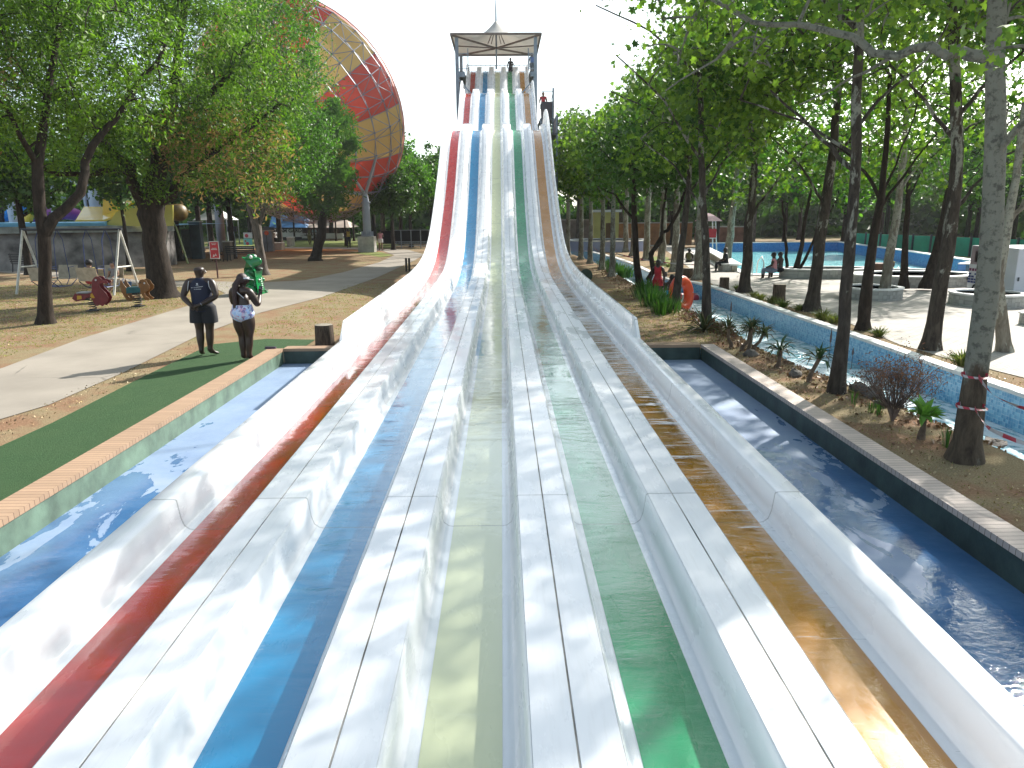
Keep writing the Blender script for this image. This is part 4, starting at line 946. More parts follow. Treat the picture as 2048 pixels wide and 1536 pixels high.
# far bank row
river_tree((1860, 700), [(1882,560,0),(1903,440,0),(1915,300,0),(1908,120,0),(1905,-60,0)], .175, .09,
    [[(1905,420,0,.06),(1950,370,.2,.035),(2010,310,.4,.02)], [(1915,290,0,.06),(1850,200,.3,.04),(1780,130,.6,.025)], [(1915,230,0,.06),(1990,150,.3,.04),(2080,80,.5,.025)]],
    [((9.4,14.6,7.6),(2.4,2.3,2.0)), ((10.9,14.9,4.4),(1.4,1.4,.9)), ((8.2,15.2,6.0),(1.9,1.8,1.2))], 170, 8500, .15, 'dark flaking plane tree on the far river bank nearest the camera', clump_r=.6)
river_tree((1725, 660), [(1735,560,0),(1748,470,0),(1764,390,0),(1772,300,0),(1780,150,0)], .15, .05,
    [[(1762,400,0,.07),(1745,360,0,.05),(1705,320,.1,.04),(1640,260,.2,.02)], [(1765,410,0,.05),(1815,340,.1,.035),(1870,270,.2,.02)], [(1764,395,0,.05),(1790,330,.1,.03),(1830,230,.2,.02)]],
    [((8.9,17.2,8.0),(2.4,2.4,1.9)), ((7.6,17.4,6.2),(1.7,1.7,1.0)), ((10.2,17.4,5.8),(1.6,1.6,1.0))], 160, 8000, .15, 'nearly black forked plane tree between two paler ones on the far bank', bark=BK_DARK, clump_r=.6)
river_tree((1622, 622), [(1636,520,0),(1648,430,0),(1662,330,0),(1675,200,0),(1680,60,0)], .21, .08,
    [[(1650,410,0,.06),(1600,330,.2,.04),(1540,270,.4,.02)], [(1662,330,0,.06),(1710,260,.2,.04),(1760,200,.4,.02)]],
    [((9.3,20.6,8.4),(2.7,2.6,2.2)), ((7.9,20.8,6.2),(1.8,1.7,1.2)), ((10.6,20.8,4.6),(1.7,1.6,1.1)), ((8.0,21.2,4.4),(1.1,1.1,.7))], 200, 9500, .16, 'thick grey plane tree on the far bank in front of the first round planter', clump_r=.65)
river_tree((1488, 585), [(1496,480,0),(1505,380,0),(1512,290,0),(1515,150,0)], .21, .08,
    [[(1500,440,0,.07),(1560,350,.2,.045),(1600,300,.4,.025)], [(1510,320,0,.06),(1450,250,.2,.04),(1400,200,.4,.02)]],
    [((8.8,25.6,8.6),(2.9,2.8,2.5)), ((7.4,25.8,5.8),(1.7,1.7,1.3)), ((10.4,25.8,4.6),(1.8,1.7,1.3)), ((8.0,25.8,4.0),(1.2,1.2,.7))], 210, 10500, .18, 'plane tree with a wide spreading foot on the far bank beside the low wooden stump', clump_r=.7)
river_tree((1452, 533), [(1462,450,0),(1470,380,0),(1478,300,0)], .24, .1, [[(1468,390,0,.08),(1500,330,.2,.05),(1540,280,.4,.03)]],
    [((12.3,37.6,8.2),(2.9,2.9,2.5)), ((11.1,37.6,5.8),(1.8,1.7,1.3))], 150, 10500, .21, 'pinkish pale tree trunk by the pool ramp where a person in black sits', bark=BK_PALE, name='pale_tree', lm=LF_BRIGHT, tm=T_OVAL, clump_r=.75, group='trees on the pool terrace')
# trees in the round planters
PG = 'trees growing in round brick planters'
river_tree((1768, 586), [(1785,480,0),(1798,400,0),(1808,320,0),(1812,220,0)], .17, .08, [[(1800,380,0,.06),(1850,310,.2,.03),(1890,270,.3,.02)], [(1806,340,0,.06),(1750,260,.2,.03),(1720,220,.3,.02)]],
    [((12.9,23.4,7.6),(2.6,2.6,2.0)), ((11.8,23.6,4.4),(1.5,1.5,.9)), ((13.4,23.8,4.0),(1.3,1.2,.8))], 170, 8500, .18, 'pale smooth tree in the smallest round brick planter', bark=BK_PALE, group=PG, z=.2, clump_r=.7)
river_tree((1807, 570), [(1811,480,0),(1816,400,0),(1822,300,0)], .14, .07, [[(1816,400,0,.05),(1850,330,.2,.03),(1890,290,.3,.02)]],
    [((15.0,28.2,5.6),(2.4,2.4,1.8)), ((14.4,28.6,3.9),(1.5,1.4,.8))], 120, 7500, .19, 'straight dark tree in the widest round planter', bark=BK_DARK, lm=LF_BRIGHT, group=PG, name='planter_tree', tm=T_OVAL, z=.2, clump_r=.7)
river_tree((1853, 570), [(1872,500,0),(1886,440,0),(1900,360,0)], .18, .08, [[(1886,440,0,.06),(1920,380,.2,.03),(1960,340,.3,.02)]],
    [((17.6,28.3,4.8),(2.2,2.2,1.7)), ((18.4,28.8,7.0),(2.2,2.2,1.6))], 120, 7500, .19, 'dark tree leaning right in the widest round planter', bark=BK_DARK, lm=LF_DARK, group=PG, name='planter_tree', tm=T_OVAL, z=.2, clump_r=.7)
river_tree((1590, 545), [(1604,490,0),(1610,440,0),(1622,380,0)], .13, .06, [[(1572,543,0,.1),(1573,500,0,.09),(1570,460,0,.08),(1565,400,0,.05)], [(1598,540,0,.1),(1628,480,0,.07),(1650,440,0,.05),(1680,390,.2,.03)]],
    [((14.2,33.2,5.0),(2.7,2.4,1.6)), ((15.3,33.4,6.8),(2.2,2.2,1.5)), ((12.9,33.4,6.2),(2.0,2.0,1.4)), ((15.6,33.0,3.6),(1.1,1.1,.6))], 180, 10500, .20, 'three-stemmed tree in the round planter where two people sit', bark=BK_DARK, lm=LF_BRIGHT, group=PG, name='planter_tree', tm=T_OVAL, z=.2, clump_r=.7)
b = Vector((10.1, 13.9, 0))
tree('plane_tree', b, [(b, .11), (P(1995,560,13.9), .10), (P(2012,470,13.9), .09), (P(2032,360,13.9), .07), (P(2050,200,14), .05)], [[(P(2016,450,13.9), .05), (P(2050,400,14), .04), (P(2110,330,14), .02)]],
     [((10.9,14.4,7.4),(2.3,2.2,2.0)), ((11.7,13.2,5.2),(1.5,1.4,1.0))], 130, 6500, .15, T_PLANE, LF_BRIGHT, BK_PALE, 'slim pale plane tree half hidden by the big trunk with the tape', group=RG, clump_r=.6)

# ---- background trees, each one an object, crowns shared between look-alikes
bgt = []
ORD = ['first','second','third','fourth','fifth','sixth','seventh','eighth','ninth','tenth','eleventh','twelfth','thirteenth','fourteenth','fifteenth','sixteenth','seventeenth','eighteenth','nineteenth']
def bt(pr, x, y, s_, label, group=None, sz=None):
    o = place(pr, x, y, s_, label=label, group=group, sz=sz); bgt.append((o, x/max(y, 1), y, label, group)); return o
def relabel():
    gs = {}
    for o, a, y, lb, g in bgt: gs.setdefault((g, lb), []).append((o, a, y))
    for (g, lb), L_ in gs.items():
        row = 'row' in (g or '')
        L_.sort(key=(lambda q: q[2]) if row else (lambda q: q[1]))
        if len(L_) == 1: continue
        for i, q in enumerate(L_): q[0]['label'] = (ORD[i] + ' nearest ' + lb) if row else (ORD[i] + ' from the left, ' + lb)
# near and far river rows, further away
for x, y, pr, s_ in ((5.1,32.5,PD,.68),(5.2,36.5,PD,.70),(5.2,41.5,PD,.74),(5.1,45.5,PD,.8),(4.7,50,PD,.85)):
    bt(pr, x, y, s_, 'plane tree of the near bank row beyond the tall sword leaves', 'far plane trees of the near river row')
for x, y, pr, s_ in ((8.45,30.6,PD,.9),(8.5,35.1,PD,.9),(8.8,39.4,PD,1.0),(8.9,44,PD,1.0),(9.0,49,PD,1.0),(9.3,54,PD,1.0)):
    bt(pr, x, y, s_, 'plane tree of the row between far river wall and path', 'far plane trees of the far river row')
GBELT = 'dense trees behind the river and the pool'
for i, (x, y, s_, k) in enumerate(((6.5,61,1.0,2),(9.5,64,1.05,1),(12.5,62,1.15,2),(15.5,66,1.1,0),(11.5,70,1.2,2),(19,64,1.0,1),(22.5,65,1.1,2),(26,67,1.05,0),(30,64,1.1,1),(34,66,1.15,0),(38.5,64,1.1,2),(43,66,1.1,0),(48,64,1.15,1),(17,74,1.3,0),(24,76,1.3,2),(31,76,1.3,1),(40,77,1.35,0),(50,76,1.3,2))):
    s_ *= (.76 if x > 14 else .95); pr = (PA, PB, PC)[k]; bt(pr, x, y, s_, ('dark broadleaf tree', 'bright green broadleaf tree', 'tall grey-green poplar')[k] + ' in the tree belt beyond the blue pool', GBELT)
for i, (x, y, s_, k) in enumerate(((29,55,1.0,0),(32,50,1.05,1),(31,44,.95,0),(33,39,1.05,0),(29,37,.9,0),(35,33,1.1,0),(30,30.5,1.0,1),(36,45,1.15,2),(27.5,33.5,.8,0),(25,29,.95,1),(28,25,.95,0),(24,22,.85,1),(33,23,1.0,0),(38,55,1.2,0),(44,50,1.3,1),(46,40,1.3,0))):
    s_ *= .8; pr = (PA, PB, PC)[k]; bt(pr, x, y, s_, ('dark evergreen tree', 'bright green tree', 'tall grey-green poplar')[k] + ' on the lawn to the right of the pool', 'trees right of the pool')
# left: between funnel and slide, behind the wall, around the playground
for i, (x, y, s_, k) in enumerate(((-9.6,72,1.0,1),(-6.8,75,.95,0),(-4.6,70,.8,1),(-7.9,66,.78,1),(-3.0,78,.9,1),(0,80,.95,0),(3.2,76,.95,1),(-12.5,79,1.1,2),(-5.2,88,1.05,2))):
    pr = (PA, PB, PC)[k]; bt(pr, x, y, s_, ('dark broadleaf tree', 'feathery bright green tree', 'tall grey-green poplar')[k] + ' behind the black screened fence', 'trees behind the black fence')
for i, (x, y, s_, k) in enumerate(((-44,62,1.0,1),(-39,60,.95,0),(-34,62,1.0,1),(-29.5,60,1.0,1),(-25,62,1.05,0),(-36,70,1.3,1),(-46,72,1.3,0),(-28,72,1.3,1),(-51,60,1.0,1),(-22,74,1.2,0),(-20,88,1.2,0),(-33,98,1.4,0),(-27,96,1.3,1),(-16,94,1.3,0),(-40,90,1.4,1))):
    pr = (PA, PB, PC)[k]; bt(pr, x, y, s_, ('dark broadleaf tree', 'sunlit light green tree', 'poplar')[k] + ' behind the raised pool on the left', 'trees behind the raised pool')
for i, (x, y, s_, lb) in enumerate(((-23.3,36.6,.8,'leaning brown tree beside the left end of the swing frame'),(-19.3,38.5,.85,'slender double tree behind the big dark trunk'),(-17.9,49.6,.85,'thick grey tree to the left of the red notice'),(-20.6,47.6,.9,'leaning tree beside the tall green tube frame'))):
    o = place(PA if i != 1 else PE, *( x, y), s_*(1.25 if i == 1 else 1), label=lb); 
for i, (x, y, s_) in enumerate(((-20.8,83,1),(-18.6,84,1),(-16.4,83,1.05),(-14.3,80,1),(-13.2,74,1),(-11.8,76,1.05),(-23.3,84,1),(-14.6,70,.9))):
    bt(PE, x, y, s_, 'slender dark tree standing in front of the white banner wall', 'slender trees in front of the white wall')
o = place(PA, -8.75, 60.8, .72, label='tree with a thick brown trunk directly behind the concrete block'); 

relabel()
# far-off wood seen as one mass behind everything
pts = []
for x0, x1, y0, y1, n_, h_ in ((-75,-12,100,118,9000,8.5),(-12,8,92,110,4500,7.5),(8,75,84,100,12000,7.0),(48,60,25,84,5000,8)):
    q = np.stack([rng.uniform(x0,x1,n_), rng.uniform(y0,y1,n_), np.zeros(n_)],1); hh = h_*(.72+.16*np.sin(q[:,0]*.55)+.12*np.sin(q[:,0]*1.7+1)); q[:,2] = hh*rng.random(n_)**.8; pts.append(q)
o = link_obj('far_wood', leaf_mesh('far_wood', np.concatenate(pts), 1.1, T_OVAL, LF_DARK, spread=.3)); tag(o, 'far-off dark wood closing the view behind the park', kind='stuff')
# ================================================================== SMALL PLANTS
def blades(mb, c, n, ln, w_, spread=0.6, stiff=0.5, base_r=0.03, up=1.0):
    for k in range(n):
        a = rng.uniform(0, 6.283); t_ = rng.uniform(.15, 1)*spread; l_ = ln*rng.uniform(.7, 1.1); d = Vector((math.cos(a), math.sin(a), 0)); s_ = Vector((-d.y, d.x, 0))
        p0 = Vector(c)+d*base_r*rng.uniform(0,1); p1 = p0 + d*l_*.5*math.sin(t_) + Vector((0,0,l_*.5*math.cos(t_)*up)); t2 = t_+stiff*rng.uniform(.5, 1.4); p2 = p1 + d*l_*.5*math.sin(t2)+Vector((0,0,l_*.5*math.cos(t2)*up))
        h = Vector((0,0,w_*.25))
        mb.add([p0-s_*w_*.5, p0+s_*w_*.5, p1-s_*w_*.55+h, p1+s_*w_*.55+h, p2, p1-h*.6], [(0,1,3,5),(0,5,2),(2,5,4),(5,3,4)])
ALOE = m_leaf('aloe_leaves', [(0.015,0.05,0.02),(0.03,0.08,0.03),(0.06,0.12,0.04),(0.14,0.08,0.04)], 0.1); SUCC = m_leaf('succulent_leaves', [(0.10,0.24,0.04),(0.17,0.34,0.06)], 0.25)
TUFT = m_leaf('tuft_blades', [(0.05,0.09,0.02),(0.12,0.17,0.04),(0.26,0.24,0.10)], 0.3); IRIS = m_leaf('sword_leaves', [(0.02,0.07,0.015),(0.04,0.12,0.02),(0.09,0.19,0.035)], 0.25)
ASTEM = mat('aloe_stem', (0.16,0.115,0.08), 0.95, 0.4, 6, 0.6); DRY = mat('dry_twig', (0.16,0.12,0.10), 0.9, 0.35, 5); DRYLEAF = m_leaf('dry_flower_heads', [(0.09,0.06,0.045),(0.16,0.10,0.07),(0.30,0.12,0.07)], 0.15)
def aloe(px, hgt, ln, lean, label, mlab=ALOE, n=34, w_=.035, stiff=.8, group='tree aloes on the near bank'):
    b = GB(*px); ln *= 1.15; t_ = empty('tree_aloe', b, 0, label, 'aloe', group)
    tp = b+Vector((lean*hgt, 0, hgt)); mb = MB(); mb.tube([b-Vector((0,0,.05)), b+Vector((0,0,.08)), b.lerp(tp, .5)+Vector((rng.normal(0,.02),0,0)), tp], [.055,.042,.032,.035], 8); mb.build('stem', ASTEM, t_, smooth=True, offset=b)
    mb = MB(); blades(mb, tp, n, ln, w_, 1.75, stiff, .03); mb.build('leaf_rosette', mlab, t_, offset=b); return t_
aloe((1462,696), .40, .32, -.2, 'tree aloe with drooping dark rosette, leftmost of the aloe clump')
aloe((1484,702), .40, .30, .35, 'tree aloe leaning right in the middle of the aloe clump')
aloe((1497,704), .48, .30, .05, 'tree aloe with the greenest rosette in the aloe clump')
aloe((1508,701), .36, .28, .5, 'tree aloe leaning out over the water at the right of the clump')
aloe((1557,735), .32, .33, .0, 'single tree aloe with reddish leaf bases between the clump and the plane tree')
aloe((1618,764), .38, .34, .35, 'single tree aloe just left of the plane tree foot')
aloe((1842,878), .30, .22, .0, 'small succulent with a fat green rosette on a brown stem', SUCC, 30, .075, .3, group=None)
aloe((1408,664), .05, .55, .0, 'dark spiky agave at the foot of the plane tree', ALOE, 44, .05, .35, group=None)
# red-hot flower spikes among the aloes
for px, h in (((1459,668), .75), ((1655,748), .95), ((1702,742), .5)):
    b = GB(*px); mb = MB(); mb.tube([b, b+Vector((0,0,h*.7))], .006, 5); mb.tube([b+Vector((0,0,h*.7)), b+Vector((0,0,h*.82)), b+Vector((0,0,h))], [.016,.02,.004], 6)
    o = mb.build('flower_spike', mat('dried_spike', (0.10,0.07,0.06), .9, .3), offset=b); o.location = b; tag(o, {.75:'thin dried flower spike above the left aloe', .95:'tall dried flower spike between the last aloe and the plane tree', .5:'short dried flower spike right of the plane tree'}[h], 'flower')
# dry twiggy shrub
b = GB(1785, 842); t_ = empty('dry_shrub', b, 0, 'round leafless-looking shrub with brown twigs and dark flower heads', 'shrub')
mb = MB(); tips = []
for k in range(11):
    a = rng.uniform(0, 6.28); d = Vector((math.cos(a)*1.3, math.sin(a)*.7, 0)); q = b+d*.06+Vector((0,0,.18)); mb.tube([b, q], [.018,.012], 5, False)
    for j in range(7):
        d2 = (d*rng.uniform(.25,.75)+Vector(rng.normal(0,.28,3))*Vector((1,1,.3)) + Vector((.12,0,0))); e = q + d2*.42 + Vector((0,0,rng.uniform(.22,.5))); m_ = q.lerp(e,.5)+Vector((0,0,-.03)); mb.tube([q, m_, e], [.008,.005,.003], 4, False)
        for i in range(4):
            e2 = e+Vector(rng.normal(0,.08,3))+Vector((0,0,rng.uniform(.03,.14))); mb.tube([m_.lerp(e,rng.uniform(.3,1)), e2], [.003,.002], 3, False); tips.append(tuple(e2)); 
mb.build('branches', DRY, t_, offset=b)
tips = np.array(tips); pos = np.repeat(tips, 9, 0)+rng.normal(0, .032, (len(tips)*9, 3))*np.array([1,1,2]); link_obj('flower_heads', leaf_mesh('flower_heads', pos, .032, T_ASH, DRYLEAF, offset=b), t_)
# tall green sword leaves on the near bank
for i, (px, n, ln, lb) in enumerate((((1302,612),48,.66,'tallest clump of upright sword leaves under the dark multi-stemmed tree'),((1325,628),36,.55,'clump of sword leaves at the river edge, nearest the leaning plane tree'),((1288,596),40,.7,'clump of sword leaves against the dark tree trunk'),((1245,556),50,.7,'bright green clump of sword leaves where the river bends'),((1226,546),40,.6,'smaller clump of sword leaves left of the bright one'),((1208,536),36,.55,'furthest clump of sword leaves near the taped trees'))):
    b = GB(*px); t_ = MB(); blades(t_, b, n*2, ln, .035, .45, .25, .38); blades(t_, b+Vector((.3,.3,0)), n, ln, .035, .45, .25, .35); o = t_.build('sword_leaf_plant', IRIS, offset=b); o.location = b; tag(o, lb, 'plant', 'clumps of sword leaves on the near bank')
# tufts along the far bank
tf = None
TP = [(1475,581,.9,'by the low stump left of the wide-footed tree'),(1507,594,.8,'first of the pair right of the wide-footed tree'),(1520,600,1,'second of the pair right of the wide-footed tree'),(1543,607,1,'beside the taller wooden stump'),(1565,615,1.1,'in front of the taller wooden stump'),(1597,621,.8,'left of the thick grey tree'),(1644,640,1.2,'just right of the thick grey tree'),(1667,647,1,'against the curved pale trunk'),(1757,673,.9,'between the black tree and the flaking tree'),(1925,731,1.2,'behind the taped trunk'),(1336,534,.8,'far up the bank beyond the swimmers'),(1311,530,.8,'furthest up the bank beyond the swimmers'),(1358,562,.7,'at the bend opposite the swimmers')]
for x, y, s_, lb in TP:
    b = G(x, y, 0)
    if tf is None:
        mb = MB(); blades(mb, (0,0,0), 90, .26, .022, .95, .5, .10); tf = mb.build('grass_tuft', TUFT); o = tf
    else: o = tf.copy(); COL.objects.link(o)
    o.location = b; o.scale = (s_*1.15,)*3; o.rotation_euler = (0,0,rng.uniform(0,6.28)); tag(o, 'spiky grass tuft on the far bank, '+lb, 'grass tuft', 'grass tufts along the far bank')
for px, s_, lb in (((1757,832),.22,'thin green reed-like stems beside the dry shrub'),((1893,895),.2,'thin green stems at the left of the taped trunk'),((1705,812),.2,'small weedy plant on bare soil below the plane tree'),((1742,826),.16,'tiny weed left of the dry shrub')):
    b = GB(*px); mb = MB(); blades(mb, b, 16, s_*1.4, .010, .3, .2, .05); o = mb.build('weed', IRIS, offset=b); o.location = b; tag(o, lb, 'weed')
# pink-red ground cover and reddish mulch strip by the near bank
pts = []
for k in range(2600):
    f = rng.random(); q = G(1385, 628).lerp(G(1450, 672), f); x_ = q.x+rng.normal(0,.14)+.1; y_ = q.y+rng.normal(0,.22); pts.append((x_, y_, gz(x_, y_)+abs(rng.normal(0,.05))))
o = link_obj('ground_cover', leaf_mesh('ground_cover', np.array(pts), .055, T_OVAL, m_leaf('pink_leaves', [(0.10,0.03,0.04),(0.24,0.07,0.09),(0.10,0.12,0.04)], .2))); tag(o, 'low pink and purple ground cover along the river edge', kind='stuff')
mul = []
for (x, y) in river_near:
    if 6 < y < 40: mul.append((x, y))
pts = []
for i in range(len(mul)-1):
    for k in range(int(420*(mul[i+1][1]-mul[i][1])/2)):
        f = rng.random(); x = mul[i][0]*(1-f)+mul[i+1][0]*f; y = mul[i][1]*(1-f)+mul[i+1][1]*f; x_ = x+.25-abs(rng.normal(0,.42)); pts.append((x_, y, gz(x_, y)+.010+.02*rng.random()))
o = link_obj('leaf_litter', leaf_mesh('leaf_litter', np.array(pts), .05, T_OVAL, m_leaf('litter_leaves', [(0.10,0.05,0.03),(0.20,0.10,0.06),(0.34,0.22,0.13)], .05))); tag(o, 'brown fallen leaves and bark chips beside the water', kind='stuff')
# fallen leaves on the lawns
pts = np.stack([rng.uniform(-24,-9.8,5200), rng.uniform(13,34,5200), np.full(5200,.008)+rng.random(5200)*.01], 1)
p2_ = np.stack([rng.uniform(-6.7,-6.1,1500), rng.uniform(2,16,1500), np.full(1500,.010)+rng.random(1500)*.006], 1)
p3_ = np.stack([rng.uniform(4.7,5.5,2600), rng.uniform(3,26,2600), np.full(2600,.008)+rng.random(2600)*.01], 1)
p4_ = np.stack([rng.uniform(7.9,8.7,1500), rng.uniform(5,28,1500), np.full(1500,.015)+rng.random(1500)*.01], 1)
o = link_obj('fallen_leaves', leaf_mesh('fallen_leaves', np.concatenate([pts,p2_[:700],p3_,p4_]), .026, T_OVAL, m_leaf('fallen_leaf', [(0.14,0.08,0.04),(0.32,0.22,0.11),(0.52,0.42,0.26)], .05))); tag(o, 'dry fallen leaves scattered over the ground', kind='stuff')
# short dry grass blades on the visible lawns
pts = np.concatenate([np.stack([rng.uniform(-22,-9.8,26000), rng.uniform(13,31,26000), np.zeros(26000)],1), np.stack([rng.uniform(-6.0,-3,3500), rng.uniform(16.6,30,3500), np.zeros(3500)],1), np.stack([rng.uniform(4.65,5.5,9000), rng.uniform(3,24,9000), np.full(9000,-.02)],1), np.stack([rng.uniform(3.0,5.2,3500), rng.uniform(15.2,27,3500), np.zeros(3500)],1)])
o = link_obj('grass', leaf_mesh('grass', pts, .055, T_ASH, m_leaf('dry_grass_blades', [(0.20,0.15,0.07),(0.36,0.29,0.15),(0.16,0.19,0.06),(0.48,0.40,0.24)], .3), droop=True)); tag(o, 'short dry grass blades', kind='stuff')
# rocks
for i, (px, s_, lb) in enumerate((((1716,783),.13,'dark rounded rock at the water edge right of the plane tree'),((1745,793),.15,'mossy rounded rock at the water edge behind the dry shrub'),((1765,812),.10,'small wet rock left of the dry shrub'),((1500,712),.12,'brown rock at the foot of the aloe clump'),((1590,752),.11,'broken brown rock between the single aloes'),((1990,890),.13,'flat grey stone slab right of the taped trunk'))):
    b = GB(*px); mb = MB(); mb.ball((0,0,s_*.3), s_, (1.3,1,.75 if i < 5 else .22), 12); o = mb.build('rock', mat('rock', (0.13,0.115,0.10), .9, .4, 6, .8), smooth=True); me = o.data
    for v_ in me.vertices: v_.co += Vector(rng.normal(0, s_*.09, 3))
    o.location = b; o.rotation_euler = (0,0,rng.uniform(0,6)); tag(o, lb, 'rock')
# ================================================================== PEOPLE
def skinmesh(name, V, E, m, parent, sub=2, offset=(0,0,0), fat=1.28):
    """V: {key:(co, r or (rx,ry))}; first key is the root; returns a single smooth surface"""
    keys = list(V); idx = {k: i for i, k in enumerate(keys)}
    me = bpy.data.meshes.new(name+'_cage'); me.from_pydata([tuple(V[k][0]) for k in keys], [(idx[a], idx[b]) for a, b in E], [])
    o = bpy.data.objects.new(name+'_cage', me); COL.objects.link(o)
    md = o.modifiers.new('s', 'SKIN'); md.use_smooth_shade = True; md.branch_smoothing = 0.6
    sv = me.skin_vertices[0].data
    for k in keys:
        r_ = V[k][1]; sv[idx[k]].radius = (r_*fat, r_*fat) if isinstance(r_, (int, float)) else (r_[0]*fat, r_[1]*fat)
        sv[idx[k]].use_root = (k == keys[0])
    if sub: ss = o.modifiers.new('u', 'SUBSURF'); ss.levels = sub; ss.render_levels = sub
    dg = bpy.context.evaluated_depsgraph_get(); me2 = bpy.data.meshes.new_from_object(o.evaluated_get(dg))
    bpy.data.objects.remove(o); bpy.data.meshes.remove(me)
    me2.name = name; me2.materials.clear(); me2.materials.append(m)
    me2.polygons.foreach_set('use_smooth', [True]*len(me2.polygons))
    return link_obj(name, me2, parent)
SKIN_D = mat('dark_brown_skin', (0.034,0.017,0.011), .42, .15, 4); SKIN_M = mat('brown_skin', (0.16,0.085,0.052), .45, .12, 4); SKIN_L = mat('light_skin', (0.45,0.27,0.19), .5, .1, 4)
HAIR = mat('black_hair', (0.012,0.010,0.010), .6, .2, 20, .4)
def cloth(name, c): return mat(name, c, .85, .18, 5, .15)
BLACKC = cloth('black_cloth', (0.012,0.013,0.018)); NAVYC = cloth('navy_cloth', (0.012,0.016,0.04)); WHITEC_ = cloth('white_cloth', (0.6,0.6,0.6)); REDC = cloth('red_cloth', (0.40,0.02,0.03)); YELC = cloth('yellow_cloth', (0.42,0.34,0.05)); PINKC = cloth('pink_cloth', (0.55,0.25,0.28)); BLUEC = cloth('blue_cloth', (0.02,0.10,0.40)); GREYC = cloth('grey_cloth', (0.3,0.3,0.32)); DENIM = cloth('denim', (0.16,0.20,0.28)); OLIVE = cloth('olive_cloth', (0.12,0.12,0.05))
DEF = dict(pelvis=(0,0,.95), spine=(0,.0,1.13), chest=(0,0,1.32), neck=(0,-.01,1.47), head=(0,.01,1.60), top=(0,.0,1.71),
           shL=(-.17,-.01,1.41), elL=(-.24,-.04,1.13), wrL=(-.26,.05,.90), haL=(-.265,.08,.82), shR=(.17,-.01,1.41), elR=(.24,-.04,1.13), wrR=(.26,.05,.90), haR=(.265,.08,.82),
           hiL=(-.09,0,.90), knL=(-.10,.02,.50), anL=(-.10,-.02,.09), toL=(-.12,.14,.035), hiR=(.09,0,.90), knR=(.10,.02,.50), anR=(.10,-.02,.09), toR=(.12,.14,.035))
def fingers(V, E, h, w_, key, n=5, sc=1.0, curl=.3, side=1):
    """five separate finger chains fanned from the palm; thumb from the side"""
    hv = Vector(V[h][0]); wv = Vector(V[w_][0]); d = (hv-wv).normalized(); a = d.cross(Vector((0,1,0.2))).normalized(); b = d.cross(a)
    for i in range(4):
        o = (i-1.5)*.019*sc; l_ = (.062,.075,.070,.055)[i]*sc
        p0 = hv + a*o + d*.015; p1 = p0 + d*l_*.5 + b*l_*curl*.2; p2 = p1 + d*l_*.42*(1-curl*.4) + b*l_*curl*.5
        V[key+'f%da' % i] = (p0, .0095*sc); V[key+'f%db' % i] = (p1, .0085*sc); V[key+'f%dc' % i] = (p2, .007*sc)
        E += [(h, key+'f%da' % i), (key+'f%da' % i, key+'f%db' % i), (key+'f%db' % i, key+'f%dc' % i)]
    m_ = wv.lerp(hv, .45); p1 = m_ + a*side*.038*sc + d*.018; p2 = p1 + a*side*.012*sc + d*.032*sc
    V[key+'ta'] = (p1, .010*sc); V[key+'tb'] = (p2, .008*sc); E += [(h, key+'ta'), (key+'ta', key+'tb')]
